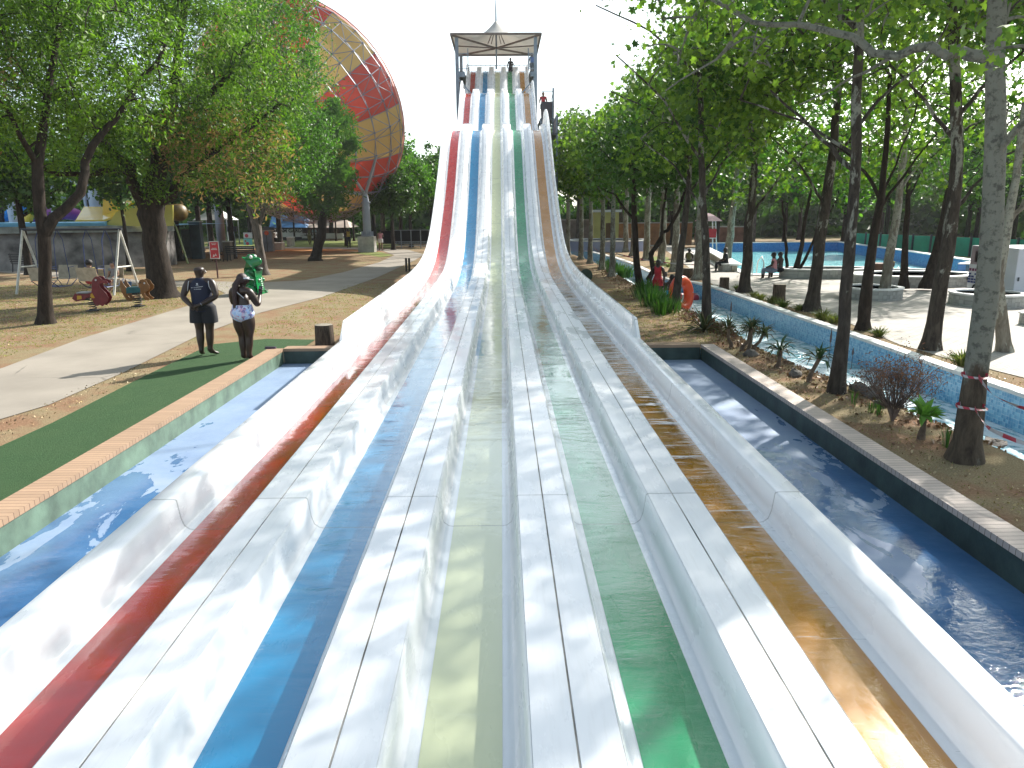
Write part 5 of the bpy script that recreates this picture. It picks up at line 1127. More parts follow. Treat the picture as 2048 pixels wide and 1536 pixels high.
def person(label, loc, rz, J=None, H=1.72, skin=SKIN_D, shirt=BLACKC, shorts=BLACKC, leg_cover=.35, sleeves=0.0, hair='short', build=1.0, hip=1.0, scale=1.0, hands=False, cat='person', group=None, bust=0.0, sub=2, shirt_lo=0.0, hat=None, curl=.4, cw=1.0, loose=0.0):
    j = dict(DEF); j.update(J or {}); k = H/1.72*scale
    j = {a: Vector(b)*k for a, b in j.items()}; B = build*k
    t_ = empty('person', loc, rz, label, cat, group)
    V = {}; E = []
    V['pelvis'] = (j['pelvis'], (.125*B*hip, .10*B*hip)); V['spine'] = (j['spine'], (.105*B, .085*B)); V['chest'] = (j['chest'], (.125*B*cw, .095*B)); V['neckb'] = (j['chest'].lerp(j['neck'], .72), (.085*B, .065*B))
    V['neck'] = (j['neck'], .048*B); V['head0'] = (j['neck'].lerp(j['head'], .62), (.064*k,.070*k)); V['head'] = (j['head'], (.083*k, .094*k)); V['top'] = (j['top'].lerp(j['head'], .12), (.078*k, .090*k))
    E += [('pelvis','spine'),('spine','chest'),('chest','neckb'),('neckb','neck'),('neck','head0'),('head0','head'),('head','top')]
    for s_ in 'LR':
        sg = -1 if s_ == 'L' else 1
        V['sh'+s_] = (j['sh'+s_], .058*B); V['el'+s_] = (j['el'+s_], .040*B); V['um'+s_] = (j['sh'+s_].lerp(j['el'+s_], .45), .052*B); V['fm'+s_] = (j['el'+s_].lerp(j['wr'+s_], .3), .040*B); V['wr'+s_] = (j['wr'+s_], .024*B)
        V['ha'+s_] = (j['wr'+s_].lerp(j['ha'+s_], .75), (.034*k, .018*k))
        E += [('neckb','sh'+s_),('sh'+s_,'um'+s_),('um'+s_,'el'+s_),('el'+s_,'fm'+s_),('fm'+s_,'wr'+s_),('wr'+s_,'ha'+s_)]
        if hands: fingers(V, E, 'ha'+s_, 'wr'+s_, 'h'+s_, curl=curl, side=-sg, sc=k)
        hi, kn, an, to = j['hi'+s_], j['kn'+s_], j['an'+s_], j['to'+s_]
        V['hi'+s_] = (hi, .092*B*hip); V['th'+s_] = (hi.lerp(kn, .42), .078*B*hip); V['kn'+s_] = (kn, .052*B); V['ca'+s_] = (kn.lerp(an, .3), .056*B); V['an'+s_] = (an, .033*B); V['he'+s_] = (an+(an-to).normalized()*.035*k+Vector((0,0,-.035*k)), .034*k); V['ba'+s_] = (an.lerp(to, .68)+Vector((0,0,-.012*k)), (.040*k,.026*k)); V['to'+s_] = (to, (.034*k,.016*k))
        E += [('pelvis','hi'+s_),('hi'+s_,'th'+s_),('th'+s_,'kn'+s_),('kn'+s_,'ca'+s_),('ca'+s_,'an'+s_),('an'+s_,'he'+s_),('an'+s_,'ba'+s_),('ba'+s_,'to'+s_)]
    body = skinmesh('body', V, E, skin, t_, sub)
    hd_ = j['head']; fw = Vector((0,1,0)); 
    # face and ears as part of the head
    fmb = MB(); up = (j['top']-j['head']).normalized(); fwd = J.get('look', Vector((0,1,0))) if J else Vector((0,1,0)); fwd = Vector(fwd); fwd = (fwd-up*fwd.dot(up)).normalized(); rt = fwd.cross(up)
    for sg in (-1, 1):
        fmb = MB(); fmb.ball(hd_+rt*sg*.092*k-up*.005*k, .030*k, (.35,.7,1.1), 8); fmb.build('ear', skin, body, smooth=True)
        if sub > 1: fmb = MB(); fmb.ball(hd_+rt*sg*.031*k+fwd*.094*k+up*.012*k, .013*k, (1,1,.7), 8); fmb.build('eye', mat('eye', (0.3,0.28,0.26), .2), body, smooth=True)
    fmb = MB(); fmb.tube([hd_+fwd*.094*k+up*.012*k, hd_+fwd*.122*k-up*.022*k, hd_+fwd*.100*k-up*.032*k], [.009*k,.016*k,.012*k], 6); fmb.build('nose', skin, body, smooth=True)
    if sub > 1: fmb = MB(); fmb.tube([hd_+fwd*.096*k-up*.052*k-rt*.024*k, hd_+fwd*.106*k-up*.050*k, hd_+fwd*.096*k-up*.052*k+rt*.024*k], .007*k, 6); fmb.build('mouth', mat('lips', (.12,.04,.035), .5), body, smooth=True)
    if hair == 'short':
        hb_ = MB(); hb_.ball(hd_+up*.030*k-fwd*.012*k, .112*k, (.88,1.0,.92), 14); hb_.build('hair', HAIR, t_, smooth=True)
    if hair == 'afro':
        hb_ = MB(); hb_.ball(hd_+up*.035*k-fwd*.012*k, .135*k, (1,1,.95), 14); hb_.build('hair', HAIR, t_, smooth=True)
    if hat:
        hb_ = MB(); hb_.ball(hd_+up*.045*k, .098*k, (.9,1,.8), 14); hb_.lathe([(.10*k,0),(.145*k,-.008*k),(.145*k,-.014*k),(.10*k,-.01*k)], 16, hd_+up*.04*k); hb_.build('hat', hat, t_, smooth=True)
    g_ = .014*k
    if shirt:
        V2 = {}; E2 = [('spine','chest'),('chest','nb'),('spine','waist')]
        V2['spine'] = (j['spine'], (.105*B*cw+g_, .086*B+g_)); V2['chest'] = (j['chest'], (.128*B*cw+g_, .098*B+g_)); V2['nb'] = (j['chest'].lerp(j['neck'], .70), (.082*B+g_, .062*B+g_)); V2['waist'] = (j['pelvis'].lerp(j['spine'], .25-shirt_lo), (.118*B*cw*max(1,hip*.95)+g_, .10*B+g_))
        for s_ in 'LR':
            V2['s'+s_] = (j['sh'+s_].lerp(j['neck'], .22 if sleeves == 0 else .02), (.048*B+g_) if sleeves == 0 else (.060*B+g_)); E2.append(('nb', 's'+s_))
            if sleeves > 0:
                V2['t'+s_] = (j['sh'+s_].lerp(j['el'+s_], min(.95, sleeves)), .050*B+g_); E2.append(('s'+s_, 't'+s_))
        sh = skinmesh('shirt', V2, E2, shirt, t_, sub)
    if shorts:
        mb = MB(); pc_ = j['pelvis']; mb.ball(pc_+Vector((0,-.012,-.01))*k, 1.0, (.178*B*hip+g_, .138*B*hip+g_, .125*k), 18)
        for s_ in 'LR':
            hi, kn, an = j['hi'+s_], j['kn'+s_], j['an'+s_]; c1 = min(1, leg_cover)
            ps = [hi.lerp(pc_, .35)+Vector((0,0,.02)), hi, hi.lerp(kn, c1*.5), hi.lerp(kn, c1)]; rs = [.120*B*hip, .122*B*hip+g_*.5, .112*B*hip+g_*.5+loose, .100*B*hip*(1.1-.1*c1)+g_+loose*1.5]
            if leg_cover > 1: rs[-1] = .082*B; ps += [kn.lerp(an, (leg_cover-1)*.5), kn.lerp(an, leg_cover-1)]; rs += [.078*B, .064*B]
            if leg_cover > .15: mb.tube(ps, rs, 14)
        mb.build('trousers' if leg_cover > 1 else ('shorts' if leg_cover > .1 else 'swimsuit_bottom'), shorts, t_, smooth=True)
    return t_, j, k
# ---- man watching with hands clasped behind his back
feet = G(416, 713)
man, jm, km = person('bald man seen from behind in black vest and shorts, hands clasped behind his back', (feet.x, feet.y, .018), R(4),
    dict(shL=(-.215,-.01,1.41), shR=(.215,-.01,1.41), elL=(-.31,-.10,1.14), elR=(.30,-.10,1.14), wrL=(-.12,-.22,.97), wrR=(.03,-.24,1.00), haL=(-.03,-.245,.93), haR=(-.09,-.255,.95), hiL=(-.10,0,.90), hiR=(.10,0,.90), knL=(-.105,.02,.49), anL=(-.10,-.03,.09), toL=(-.13,.13,.03), knR=(.075,.03,.49), anR=(.055,.0,.09), toR=(.17,.13,.03), look=(.75,.65,0)),
    H=1.79, skin=SKIN_D, shirt=None, shorts=BLACKC, leg_cover=.60, hair=None, build=1.14, hands=True, curl=.8, cw=1.22, loose=.022)
def torso_shell(secs, k, m_, parent, nm, n=22):
    mb = MB(); rows = [[Vector((cx_ + rx*math.copysign(abs(math.cos(a))**.85, math.cos(a)), cy_+ry*math.copysign(abs(math.sin(a))**.9, math.sin(a)), z))*k for a in [2*math.pi*q/n for q in range(n)]] for z, rx, ry, cx_, cy_ in secs]
    mb.sweep(range(len(rows)), lambda q: rows[q], closed=True, caps=True); return mb.build(nm, m_, parent, smooth=True)
torso_shell([(.86,.188,.150,0,-.01),(.95,.186,.150,0,-.01),(1.05,.184,.142,0,-.005),(1.18,.188,.136,0,0),(1.30,.205,.140,0,0),(1.38,.196,.132,0,-.005),(1.43,.160,.112,0,-.005),(1.47,.105,.082,0,-.005),(1.485,.075,.065,0,-.005)], km, NAVYC, man, 'vest')
TRIM = cloth('white_trim', (0.62,0.64,0.68))
def on_back(x, z, y=-.165): return Vector((x, y, z))*km
mb = MB()
for sg in (-1, 1):
    mb.tube([jm['shR']*1.0*Vector((sg,1,1)) + Vector((-sg*.045, -.015, .062))*km, jm['shR']*Vector((sg,1,1)) + Vector((-sg*.035,-.095,.0))*km, jm['shR']*Vector((sg,1,1)) + Vector((-sg*.025,-.11,-.08))*km, jm['shR']*Vector((sg,1,1))+Vector((.0*sg,-.085,-.16))*km, jm['shR']*Vector((sg,1,1))+Vector((.005*sg,-.03,-.19))*km], .0065*km, 6)
mb.build('arm_trim', TRIM, man, smooth=True)
mb = MB()
for k_ in range(22):
    if rng.random() < .88: mb.box(on_back(-.105+.2*k_/21*1.0, 1.315+.001*k_, -.185), (.007, .004, .010))
for k_ in range(15):
    if rng.random() < .88: mb.box(on_back(-.07+.13*k_/14, 1.288, -.185), (.007, .004, .009))
mb.ball(on_back(-.003, 1.385, -.172), .016, (1,.2,1), 8); mb.box(on_back(-.003, 1.36, -.176), (.05,.004,.007))
mb.build('back_print', TRIM, man)
mb = MB(); mb.lathe([(.034*km,-.012),(.036*km,0),(.034*km,.012)], 12, jm['wrR'].lerp(jm['elR'],.08), axis_to(jm['elR']-jm['wrR'])); mb.build('watch', mat('watch', (.3,.3,.33), .3, metal=.7), man)
# ---- woman filming with a phone
wf = Vector((-4.72, 13.75, .018))
wom, jw, kw = person('woman with long braids and visor in a floral swimsuit bottom, holding up a phone', wf, R(-14),
    dict(pelvis=(0,0,.93), spine=(.0,.01,1.12), chest=(.0,.0,1.30), neck=(.02,.02,1.45), head=(.03,.05,1.56), top=(.035,.04,1.68), shL=(-.185,-.01,1.37), shR=(.185,-.01,1.37), elL=(-.25,.08,1.10), elR=(.27,.10,1.08), wrL=(-.02,.33,1.20), wrR=(.18,.34,1.24), haL=(.05,.37,1.26), haR=(.17,.38,1.32), hiL=(-.105,0,.88), hiR=(.105,0,.88), knL=(-.075,.02,.48), anL=(-.06,-.02,.08), knR=(.075,.02,.48), anR=(.06,-.02,.08), toL=(-.07,.14,.03), toR=(.09,.14,.03), look=(.55,.8,-.05)),
    H=1.68, skin=SKIN_D, shirt=None, shorts=None, hair=None, build=1.16, hip=1.28, hands=True, curl=.7)
m, t = newmat('floral_swim_fabric'); vo = N(t, 'ShaderNodeTexVoronoi'); vo.inputs['Scale'].default_value = 22; L(t, coords(t), vo.inputs['Vector']); sc_ = N(t, 'ShaderNodeSeparateColor'); L(t, vo.outputs['Color'], sc_.inputs[0])
out(t, princ(t, ramp(t, math_(t, 'ADD', math_(t,'MULTIPLY',sc_.outputs[0],.6), math_(t,'MULTIPLY',noise(t, coords(t), 30, 4),.4)), [(.2,(.62,.70,.85)),(.36,(.30,.48,.80)),(.5,(.7,.74,.84)),(.62,(.05,.10,.32)),(.72,(.65,.35,.5)),(.85,(.6,.7,.85))]), .6)); FLOR = m
mb = MB(); mb.ball(jw['pelvis']+Vector((0,-.02,.0))*kw, 1.0, (.232*kw,.205*kw,.175*kw), 24); mb.sweep([0,1,2], lambda i_: [jw['pelvis']+Vector((math.cos(a)*(.222,.205,.190)[i_], math.sin(a)*(.185,.160,.150)[i_]-.01, (.05,.12,.17)[i_]))*kw for a in [2*math.pi*q/22 for q in range(22)]], closed=True, caps=True)
mb.build('swimsuit_bottom', FLOR, wom, smooth=True)
mb = MB(); c_ = jw['chest']
mb.tube([jw['neckx'] if 'neckx' in jw else c_+Vector((-.10,-.075,.10))*kw, c_+Vector((.02,-.125,.03))*kw, c_+Vector((.11,-.10,-.06))*kw], .007, 6)
mb.tube([jw['neck']+Vector((-.05,-.05,-.02))*kw, jw['neck']+Vector((.0,-.075,-.045))*kw, jw['neck']+Vector((.055,-.04,-.0))*kw], .005, 6)
mb.build('strap', TRIM, wom, smooth=True)
h_ = jw['head']; mb = MB(); mb.ball(h_+Vector((-.005,-.02,.03))*kw, .118*kw, (.92,1.0,.98), 16)
mb.tube([h_+Vector((-.02,-.10,.03))*kw, h_+Vector((-.07,-.16,-.08))*kw, h_+Vector((-.10,-.17,-.25))*kw, h_+Vector((-.09,-.185,-.48))*kw, h_+Vector((-.085,-.175,-.68))*kw], [.05*kw,.06*kw,.048*kw,.035*kw,.014*kw], 10)
for k_ in range(16):
    a = rng.uniform(-1,1,3); mb.tube([h_+Vector((-.02+.04*a[0],-.10,.02))*kw, h_+Vector((-.07+.05*a[0],-.185+.02*a[1],-.10))*kw, h_+Vector((-.10+.05*a[1],-.195+.02*a[0],-.30))*kw, h_+Vector((-.09+.04*a[2],-.20+.02*a[1],-.55-.12*abs(a[0])))*kw], .008*kw, 5)
mb.build('braids', mat('reddish_black_hair', (0.035,0.014,0.014), .5, .3, 20, .4), wom, smooth=True)
rv = rotz(math.atan2(-.55, .8)); mb = MB(); mb.lathe([(.112*kw,.0),(.120*kw,.0),(.120*kw,.028*kw),(.112*kw,.028*kw)], 18, h_+Vector((0,0,.035))*kw); 
pv = [(math.cos(a)*.118*kw, math.sin(a)*.118*kw) for a in np.linspace(.45, 2.7, 10)] + [(math.cos(a)*.20*kw, math.sin(a)*.20*kw) for a in np.linspace(2.45, .7, 10)]
mb.prism(pv, .006, Matrix.Translation(h_+Vector((0,0,.04))*kw) @ rv.to_4x4() @ Matrix.Rotation(R(-10), 4, 'X')); mb.build('visor', TRIM, wom)
ph = empty('phone', wf, R(-14), 'black phone held up in front of the woman with the visor', 'phone')
mb = MB(); mb.box(Vector((.165,.415,1.345))*kw, (.075,.010,.155), rotx(R(-12))); mb.build('phone_body', mat('black_plastic', (.015,.015,.02), .3), ph, bevel=.004)
mb = MB(); mb.box(Vector((.165,.405,1.345))*kw, (.066,.002,.14), rotx(R(-12))); mb.build('screen', mat('phone_screen', (.03,.02,.04), .08), ph)
# folded phone / wallet left on the coping corner
cp = G(541, 697, .1); ob = empty('wallet', (cp.x, cp.y, .101), R(12), 'purple phone case lying on the corner of the basin coping', 'wallet')
mb = MB(); mb.box((0,0,.012), (.22,.11,.018)); mb.build('lower_half', mat('purple_case', (.12,.05,.13), .4), ob, bevel=.005); mb = MB(); mb.box((.0,.0,.03), (.20,.10,.012), roty(R(4))); mb.build('upper_half', mat('dark_case', (.03,.03,.05), .3), ob, bevel=.004)

SIT = dict(pelvis=(0,-.02,.50), spine=(0,-.04,.68), chest=(0,-.02,.86), neck=(0,0,1.01), head=(0,.03,1.14), top=(0,.03,1.25), shL=(-.17,0,.95), shR=(.17,0,.95), elL=(-.22,.05,.70), elR=(.22,.05,.70), wrL=(-.14,.26,.62), wrR=(.14,.26,.62), haL=(-.10,.33,.60), haR=(.10,.33,.60),
           hiL=(-.09,.02,.48), hiR=(.09,.02,.48), knL=(-.11,.42,.50), knR=(.11,.42,.50), anL=(-.10,.44,.09), anR=(.10,.44,.09), toL=(-.11,.60,.035), toR=(.11,.60,.035))
def sit(dz=0, **kw_):
    d = {k: (v[0], v[1], v[2]+dz) for k, v in SIT.items()}; d.update(kw_); return d

# ================================================================== PLAYGROUND
# white A-frame double swing
SW_W = mat('white_frame_paint', (0.62,0.62,0.58), .5, .15, 6); SW_B = mat('blue_frame_paint', (0.02,0.04,0.16), .45, .2, 6); SW_D = mat('dark_bar', (0.02,0.022,0.03), .5); SEATC = mat('beige_seat_panel', (0.42,0.36,0.27), .7, .15, 6)
A1 = Vector((-17.7, 26.95, 0)); A2 = Vector((-13.8, 26.3, 0)); ztop = 2.32
sw = empty('swing_set', ((A1+A2)/2), 0, 'white A-frame swing set with dark top bar and blue double seats', 'swing set', ); S0 = sw.location
dirn = (A2-A1).normalized(); perp = Vector((-dirn.y, dirn.x, 0))
for A_ in (A1, A2):
    apex = A_+perp*.75+Vector((0,0,ztop)); f1 = A_; f2 = A_+perp*1.5+dirn*.0
    for f0 in (f1, f2):
        mb = MB(); mb.tube([f0-Vector((0,0,.05)), apex], .042, 8); mb.build('leg', SW_W, sw, smooth=True, offset=S0)
    mb = MB(); mb.tube([f1.lerp(apex,.42), f2.lerp(apex,.42)], .028, 8); mb.build('crossbar', SW_W, sw, offset=S0)
ap1 = A1+perp*.75+Vector((0,0,ztop)); ap2 = A2+perp*.75+Vector((0,0,ztop)); mb = MB(); mb.tube([ap1-dirn*.1, ap2+dirn*.1], .045, 8); mb.build('top_bar', SW_D, sw, offset=S0)
def gondola(c, facing=1):
    """two facing seats hung from the bar"""
    for sd_ in (-1, 1):
        for q in (-.38, .38):
            hp = c+dirn*q; mb = MB(); mb.tube([Vector((hp.x,hp.y,ztop)), hp+perp*sd_*.22+Vector((0,0,1.95)), hp+perp*sd_*.32+Vector((0,0,.55)), hp+perp*sd_*.12+Vector((0,0,.30))], .014, 5); mb.build('hanger', SW_B, sw, offset=S0)
            mb = MB(); mb.tube([hp+perp*sd_*.62+Vector((0,0,.95)), hp+perp*sd_*.32+Vector((0,0,.92)), hp+perp*sd_*.3+Vector((0,0,.55))], .013, 5); mb.build('armrest', SW_B, sw, offset=S0)
        b_ = c+perp*sd_*.66; mb = MB()
        mb.sweep([0,1], lambda i: [b_-dirn*.40+dirn*.80*i+Vector((0,0,.50)), b_-dirn*.40+dirn*.80*i+perp*sd_*.10+Vector((0,0,.98)), b_-dirn*.40+dirn*.80*i+perp*sd_*.12+Vector((0,0,.98)), b_-dirn*.40+dirn*.80*i+perp*sd_*.02+Vector((0,0,.50))], closed=True, caps=True); mb.build('seat_back', SEATC, sw, offset=S0)
        s0 = c+perp*sd_*.48; mb = MB(); mb.box(s0+Vector((0,0,.50)), (.80,.36,.03), rotz(math.atan2(dirn.y, dirn.x))); mb.build('seat', SEATC, sw, offset=S0)
    mb = MB()
    for q in (-.4, .4): mb.tube([c+dirn*q-perp*.66+Vector((0,0,.48)), c+dirn*q-perp*.3+Vector((0,0,.24)), c+dirn*q+perp*.3+Vector((0,0,.24)), c+dirn*q+perp*.66+Vector((0,0,.48))], .016, 5)
    mb.box(c+Vector((0,0,.245)), (.78,.5,.02), rotz(math.atan2(dirn.y, dirn.x))); mb.build('footrest', SW_B, sw, offset=S0)
cm_ = (ap1+ap2)/2; cm_.z = 0
g1 = cm_-dirn*.95; g2 = cm_+dirn*1.0
gondola(g1); gondola(g2)
rzs = math.atan2(dirn.y, dirn.x)
person('person in a yellow shirt sitting in the right swing seat, back to the camera', (g2-perp*.50-dirn*.05), rzs, sit(.02), H=1.66, skin=SKIN_M, shirt=cloth('mustard_cloth', (0.38,0.30,0.07)), shorts=cloth('red_shorts', (0.35,0.04,0.04)), leg_cover=.9, sleeves=.55, hair='afro')
person('person in light clothes sitting opposite the one in the yellow shirt on the swing', (g2+perp*.50+dirn*.15), rzs+math.pi, sit(.02), H=1.5, skin=SKIN_L, shirt=GREYC, shorts=WHITEC_, leg_cover=.8, sleeves=.5, hair='short')
bk = empty('bucket', (g2+perp*.95+dirn*.3+Vector((0,0,0))), 0, 'blue plastic bucket on the ground behind the swing', 'bucket'); mb = MB(); mb.lathe([(.12,0),(.17,.30),(.178,.30),(.178,.33),(.16,.33),(.115,.02)], 16); mb.build('bucket_body', mat('blue_bucket', (.03,.12,.30), .35), bk, smooth=True); mb=MB(); mb.tube([(-.17,0,.31),(-.12,0,.42),(0,0,.46),(.12,0,.42),(.17,0,.31)], .006, 5); mb.build('handle', SW_B, bk)
# spring riders: flat cut-out animals on coil springs
def spring(mb, c, h, r_=.10):
    pts = [Vector(c)+Vector((math.cos(a)*r_, math.sin(a)*r_, h*a/(2*math.pi*5))) for a in np.linspace(0, 2*math.pi*5, 70)]
    mb.tube(pts, .014, 5)
def rider(label, loc, rz, outline, colr, saddle_x, blk, saddle_c, spots, patch=None, eye=None):
    t_ = empty('spring_rider', loc, rz, label, 'spring rider', 'spring riders')
    mb = MB(); spring(mb, (0,0,.02), .34); mb.box((0,0,.02), (.3,.3,.03)); mb.build('spring', mat('black_spring', (.02,.02,.022), .5), t_, smooth=True)
    A_ = Matrix.Rotation(R(90), 4, 'X')
    for sg in (-1, 1):
        mb = MB(); mb.prism(outline, .028, Matrix.Translation((0, sg*.12, 0)) @ A_); mb.build('side_panel', colr, t_, bevel=.006)
        if patch:
            for pt, pm in patch:
                mb = MB(); mb.prism(pt, .010, Matrix.Translation((0, sg*.137, 0)) @ A_); mb.build('coloured_patch', pm, t_)
        if eye: mb = MB(); mb.lathe([(.028,-.003),(.028,.003)], 12, (eye[0], sg*.138, eye[1]), rotx(R(90))); mb.build('eye', TRIM, t_)
    mb = MB(); mb.box((saddle_x, 0, blk), (.34, .30, .035)); mb.build('saddle', saddle_c, t_, bevel=.008)
    mb = MB(); mb.box((saddle_x, 0, blk-.13), (.16, .20, .2)); mb.build('mount', mat('black_spring', (.02,.02,.022)), t_)
    mb = MB(); mb.tube([(saddle_x+.26,-.24,blk+.16),(saddle_x+.26,.24,blk+.16)], .014, 6); mb.tube([(saddle_x+.22,-.24,.42),(saddle_x+.22,.24,.42)], .014, 6); mb.build('handle', SW_D, t_)
    return t_
horse = [(-.50,.40),(-.40,.30),(-.30,.32),(-.18,.34),(-.05,.42),(.05,.38),(.12,.22),(.20,.16),(.26,.20),(.34,.15),(.42,.22),(.50,.30),(.54,.40),(.50,.52),(.42,.62),(.34,.72),(.32,.80),(.40,.84),(.52,.82),(.58,.84),(.56,.90),(.42,.94),(.36,1.02),(.27,1.04),(.20,1.0),(.14,.92),(.11,.80),(.10,.66),(.06,.56),(-.06,.53),(-.34,.52),(-.40,.55)]
REDR = mat('dark_red_board', (0.16,0.010,0.016), .4, .15, 5); YELR = mat('yellow_board', (0.55,0.30,0.02), .45); BROWNR = mat('brown_board', (0.24,0.11,0.03), .4, .2, 5); TEAL = mat('teal_board', (0.02,0.13,0.15), .4, .15, 5)
loc = G(187, 622); rider('dark red seahorse-shaped spring rider with yellow patches', loc, R(4), horse, REDR, -.18, .56, mat('grey_board', (.3,.3,.32), .5), None,
      patch=[([(-.36,.36),(-.22,.38),(-.22,.48),(-.34,.48)], YELR), ([(.02,.40),(.16,.40),(.10,.54),(.05,.52)], YELR)], eye=(.25,.93))
dog = [(-.42,.80),(-.44,.62),(-.40,.45),(-.34,.32),(-.26,.20),(-.12,.20),(-.10,.24),(-.22,.32),(-.22,.42),(-.06,.46),(.16,.46),(.22,.40),(.28,.28),(.30,.22),(.42,.20),(.47,.26),(.42,.30),(.36,.34),(.33,.44),(.42,.50),(.50,.56),(.52,.66),(.46,.72),(.42,.82),(.32,.86),(.22,.84),(.16,.74),(.16,.62),(.06,.58),(-.16,.58),(-.24,.60),(-.32,.72),(-.38,.86)]
loc = G(277, 613); rider('brown dog-shaped spring rider with a teal middle', loc, R(-4), dog, BROWNR, -.02, .60, TEAL, None, patch=[([(-.26,.42),(.20,.46),(.20,.60),(-.24,.60)], TEAL)], eye=(.36,.74))
# frog litter bin
fb = empty('frog_bin', G(503, 588), R(-6), 'glossy green frog-shaped bin with an open mouth facing right', 'litter bin'); GRN = mat('glossy_green_fibreglass', (0.006,0.20,0.055), .18, .12, 3, coat=.5); 
V = {'a': (Vector((0,0,.30)), .40), 'b': (Vector((-.02,0,.62)), .37), 'c': (Vector((.02,0,.90)), .27), 'd': (Vector((.06,0,1.14)), .21), 'e': (Vector((.30,0,1.16)), (.11,.14)), 'f': (Vector((.50,0,1.18)), (.05,.10)), 'j1': (Vector((.26,0,.72)), (.17,.22)), 'z': (Vector((0,0,.12)), .36)}
body = skinmesh('body', V, [('a','b'),('b','c'),('c','d'),('d','e'),('e','f'),('b','j1'),('a','z')], GRN, fb, 2)
mb = MB()
for sg in (-1, 1): mb.ball((.10, sg*.15, 1.32), .105, n=14)
mb.build('eye_bulge', GRN, fb, smooth=True)
mb = MB()
for sg in (-1, 1): mb.ball((.165, sg*.175, 1.33), .07, n=12)
mb.build('eye', mat('white_eye_paint', (.7,.75,.72), .2), fb, smooth=True)
for sg in (-1, 1):
    skinmesh('arm', {'a': (Vector((-.02, sg*.30, .80)), .085), 'b': (Vector((.16, sg*.36, .62)), .065), 'c': (Vector((.40, sg*.20, .50)), .055), 'd': (Vector((.44, sg*.10, .49)), .05)}, [('a','b'),('b','c'),('c','d')], GRN, fb, 1)
    skinmesh('leg', {'a': (Vector((-.02, sg*.34, .22)), .17), 'b': (Vector((.26, sg*.36, .24)), .12), 'c': (Vector((.30, sg*.30, .07)), .06), 'd': (Vector((.50, sg*.30, .045)), (.075,.04))}, [('a','b'),('b','c'),('c','d')], GRN, fb, 1)
mb = MB()
for k_ in range(7): mb.torus((.30,0,.17+.065*k_), .135+.012*math.sin(k_), .035, n=16, k=6)
mb.build('ribbed_belly', GRN, fb, smooth=True)
mb = MB(); mb.ball((.34,0,.90), .15, (1.1,1,.5), 12); mb.build('mouth_opening', mat('dark_inside', (.004,.02,.01), .6), fb, smooth=True)
# red notice on a post
ns = empty('notice_sign', G(436, 557), 0, 'small red notice with white border on a thin dark post', 'sign'); n0 = ns.location
mb = MB(); mb.box((0,0,.55), (.05,.05,1.1)); mb.build('post', mat('dark_red_post', (.06,.012,.01), .6), ns)
mb = MB(); mb.box((-.02,-.04,1.28), (.44,.02,.78)); mb.build('border', mat('sign_white', (.62,.58,.56), .5), ns)
mb = MB(); mb.box((-.02,-.053,1.28), (.37,.008,.70)); mb.build('face', mat('sign_red', (.50,.02,.03), .5), ns)
mb = MB()
for z, w0 in ((1.56,.24),(1.52,.16),(1.36,.2),(1.325,.27),(1.30,.27)): mb.box((-.02,-.059,z), (w0,.003,.018))
mb.prism([(-.10,.95),(-.04,1.08),(0,1.0),(.05,1.12),(.09,.98),(.02,1.02),(-.03,.96)], .003, Matrix.Translation((-.02,-.059,.02)) @ Matrix.Rotation(R(90),4,'X')); mb.build('sign_marks', mat('sign_white', (.62,.58,.56)), ns)
# wooden stumps
def stump(px, r_, h, label, sc=1):
    b = G(*px); t_ = empty('wooden_stump', b, 0, label, 'stump', 'upright log stumps'); mb = MB()
    n_ = 22; prof = [(r_*1.06, -.02),(r_*1.03,.05),(r_*.99,h*.5),(r_*.97,h-.02),(r_*.94,h)]
    mb.lathe(prof, n_, (0,0,0)); o = mb.build('bark', m_bark('stump_bark', (.035,.026,.02), (.13,.10,.075), (9,9,1.2)), t_, smooth=True)
    for v_ in o.data.vertices:
        a = math.atan2(v_.co.y, v_.co.x); f = 1+.035*math.sin(a*7)+.02*math.sin(a*13+1); v_.co.x *= f; v_.co.y *= f
    mb = MB(); mb.lathe([(r_*.93,h+.001),(r_*.93,h+.006)], n_); mb.build('cut_top', mat('weathered_wood', (.30,.26,.20), .8, .3, 12), t_)
    return t_
stump((650, 690), .20, .44, 'thick wooden stump standing by the left end of the slide side wall')
stump((1448, 580), .17, .45, 'short dark stump on the far river bank by the paving'); stump((1557, 604), .19, .55, 'taller brown stump among the grass tufts of the far bank'); stump((1376, 556), .22, .42, 'reddish stump behind the orange swim ring')
# dark posts beside the path near the slide
for px, lb in (((813,543),'left of two thin dark posts beside the slide'),((819,543),'right of two thin dark posts beside the slide')):
    b = G(*px); t_ = MB(); t_.box((0,0,.33), (.10,.10,.66)); o = t_.build('bollard', mat('dark_wood', (.03,.025,.02), .8, .3, 6), bevel=.01); o.location = b; tag(o, lb, 'bollard', 'pair of dark posts')
# round dark ball lamp / cactus pad right of the slide wall
b = P(1171, 550, 24.2); cp_ = empty('prickly_pear', Vector((b.x, b.y, 0)), 0, 'round dark green cactus pad peeping over the right side wall of the slide', 'cactus'); cgm = mat('cactus_green', (.025,.05,.03), .6, .3, 8, .3)
mb = MB(); mb.ball((0,0,.25), .24, (.9,.25,1.1), 14); mb.build('lower_pad', cgm, cp_, smooth=True); mb = MB(); mb.ball((.02,0,b.z-.02), .22, (1,.25,1), 16); mb.build('upper_pad', cgm, cp_, smooth=True); mb = MB(); mb.ball((-.1,0,.5), .2, (.8,.25,1.1), 14); mb.build('middle_pad', cgm, cp_, smooth=True)
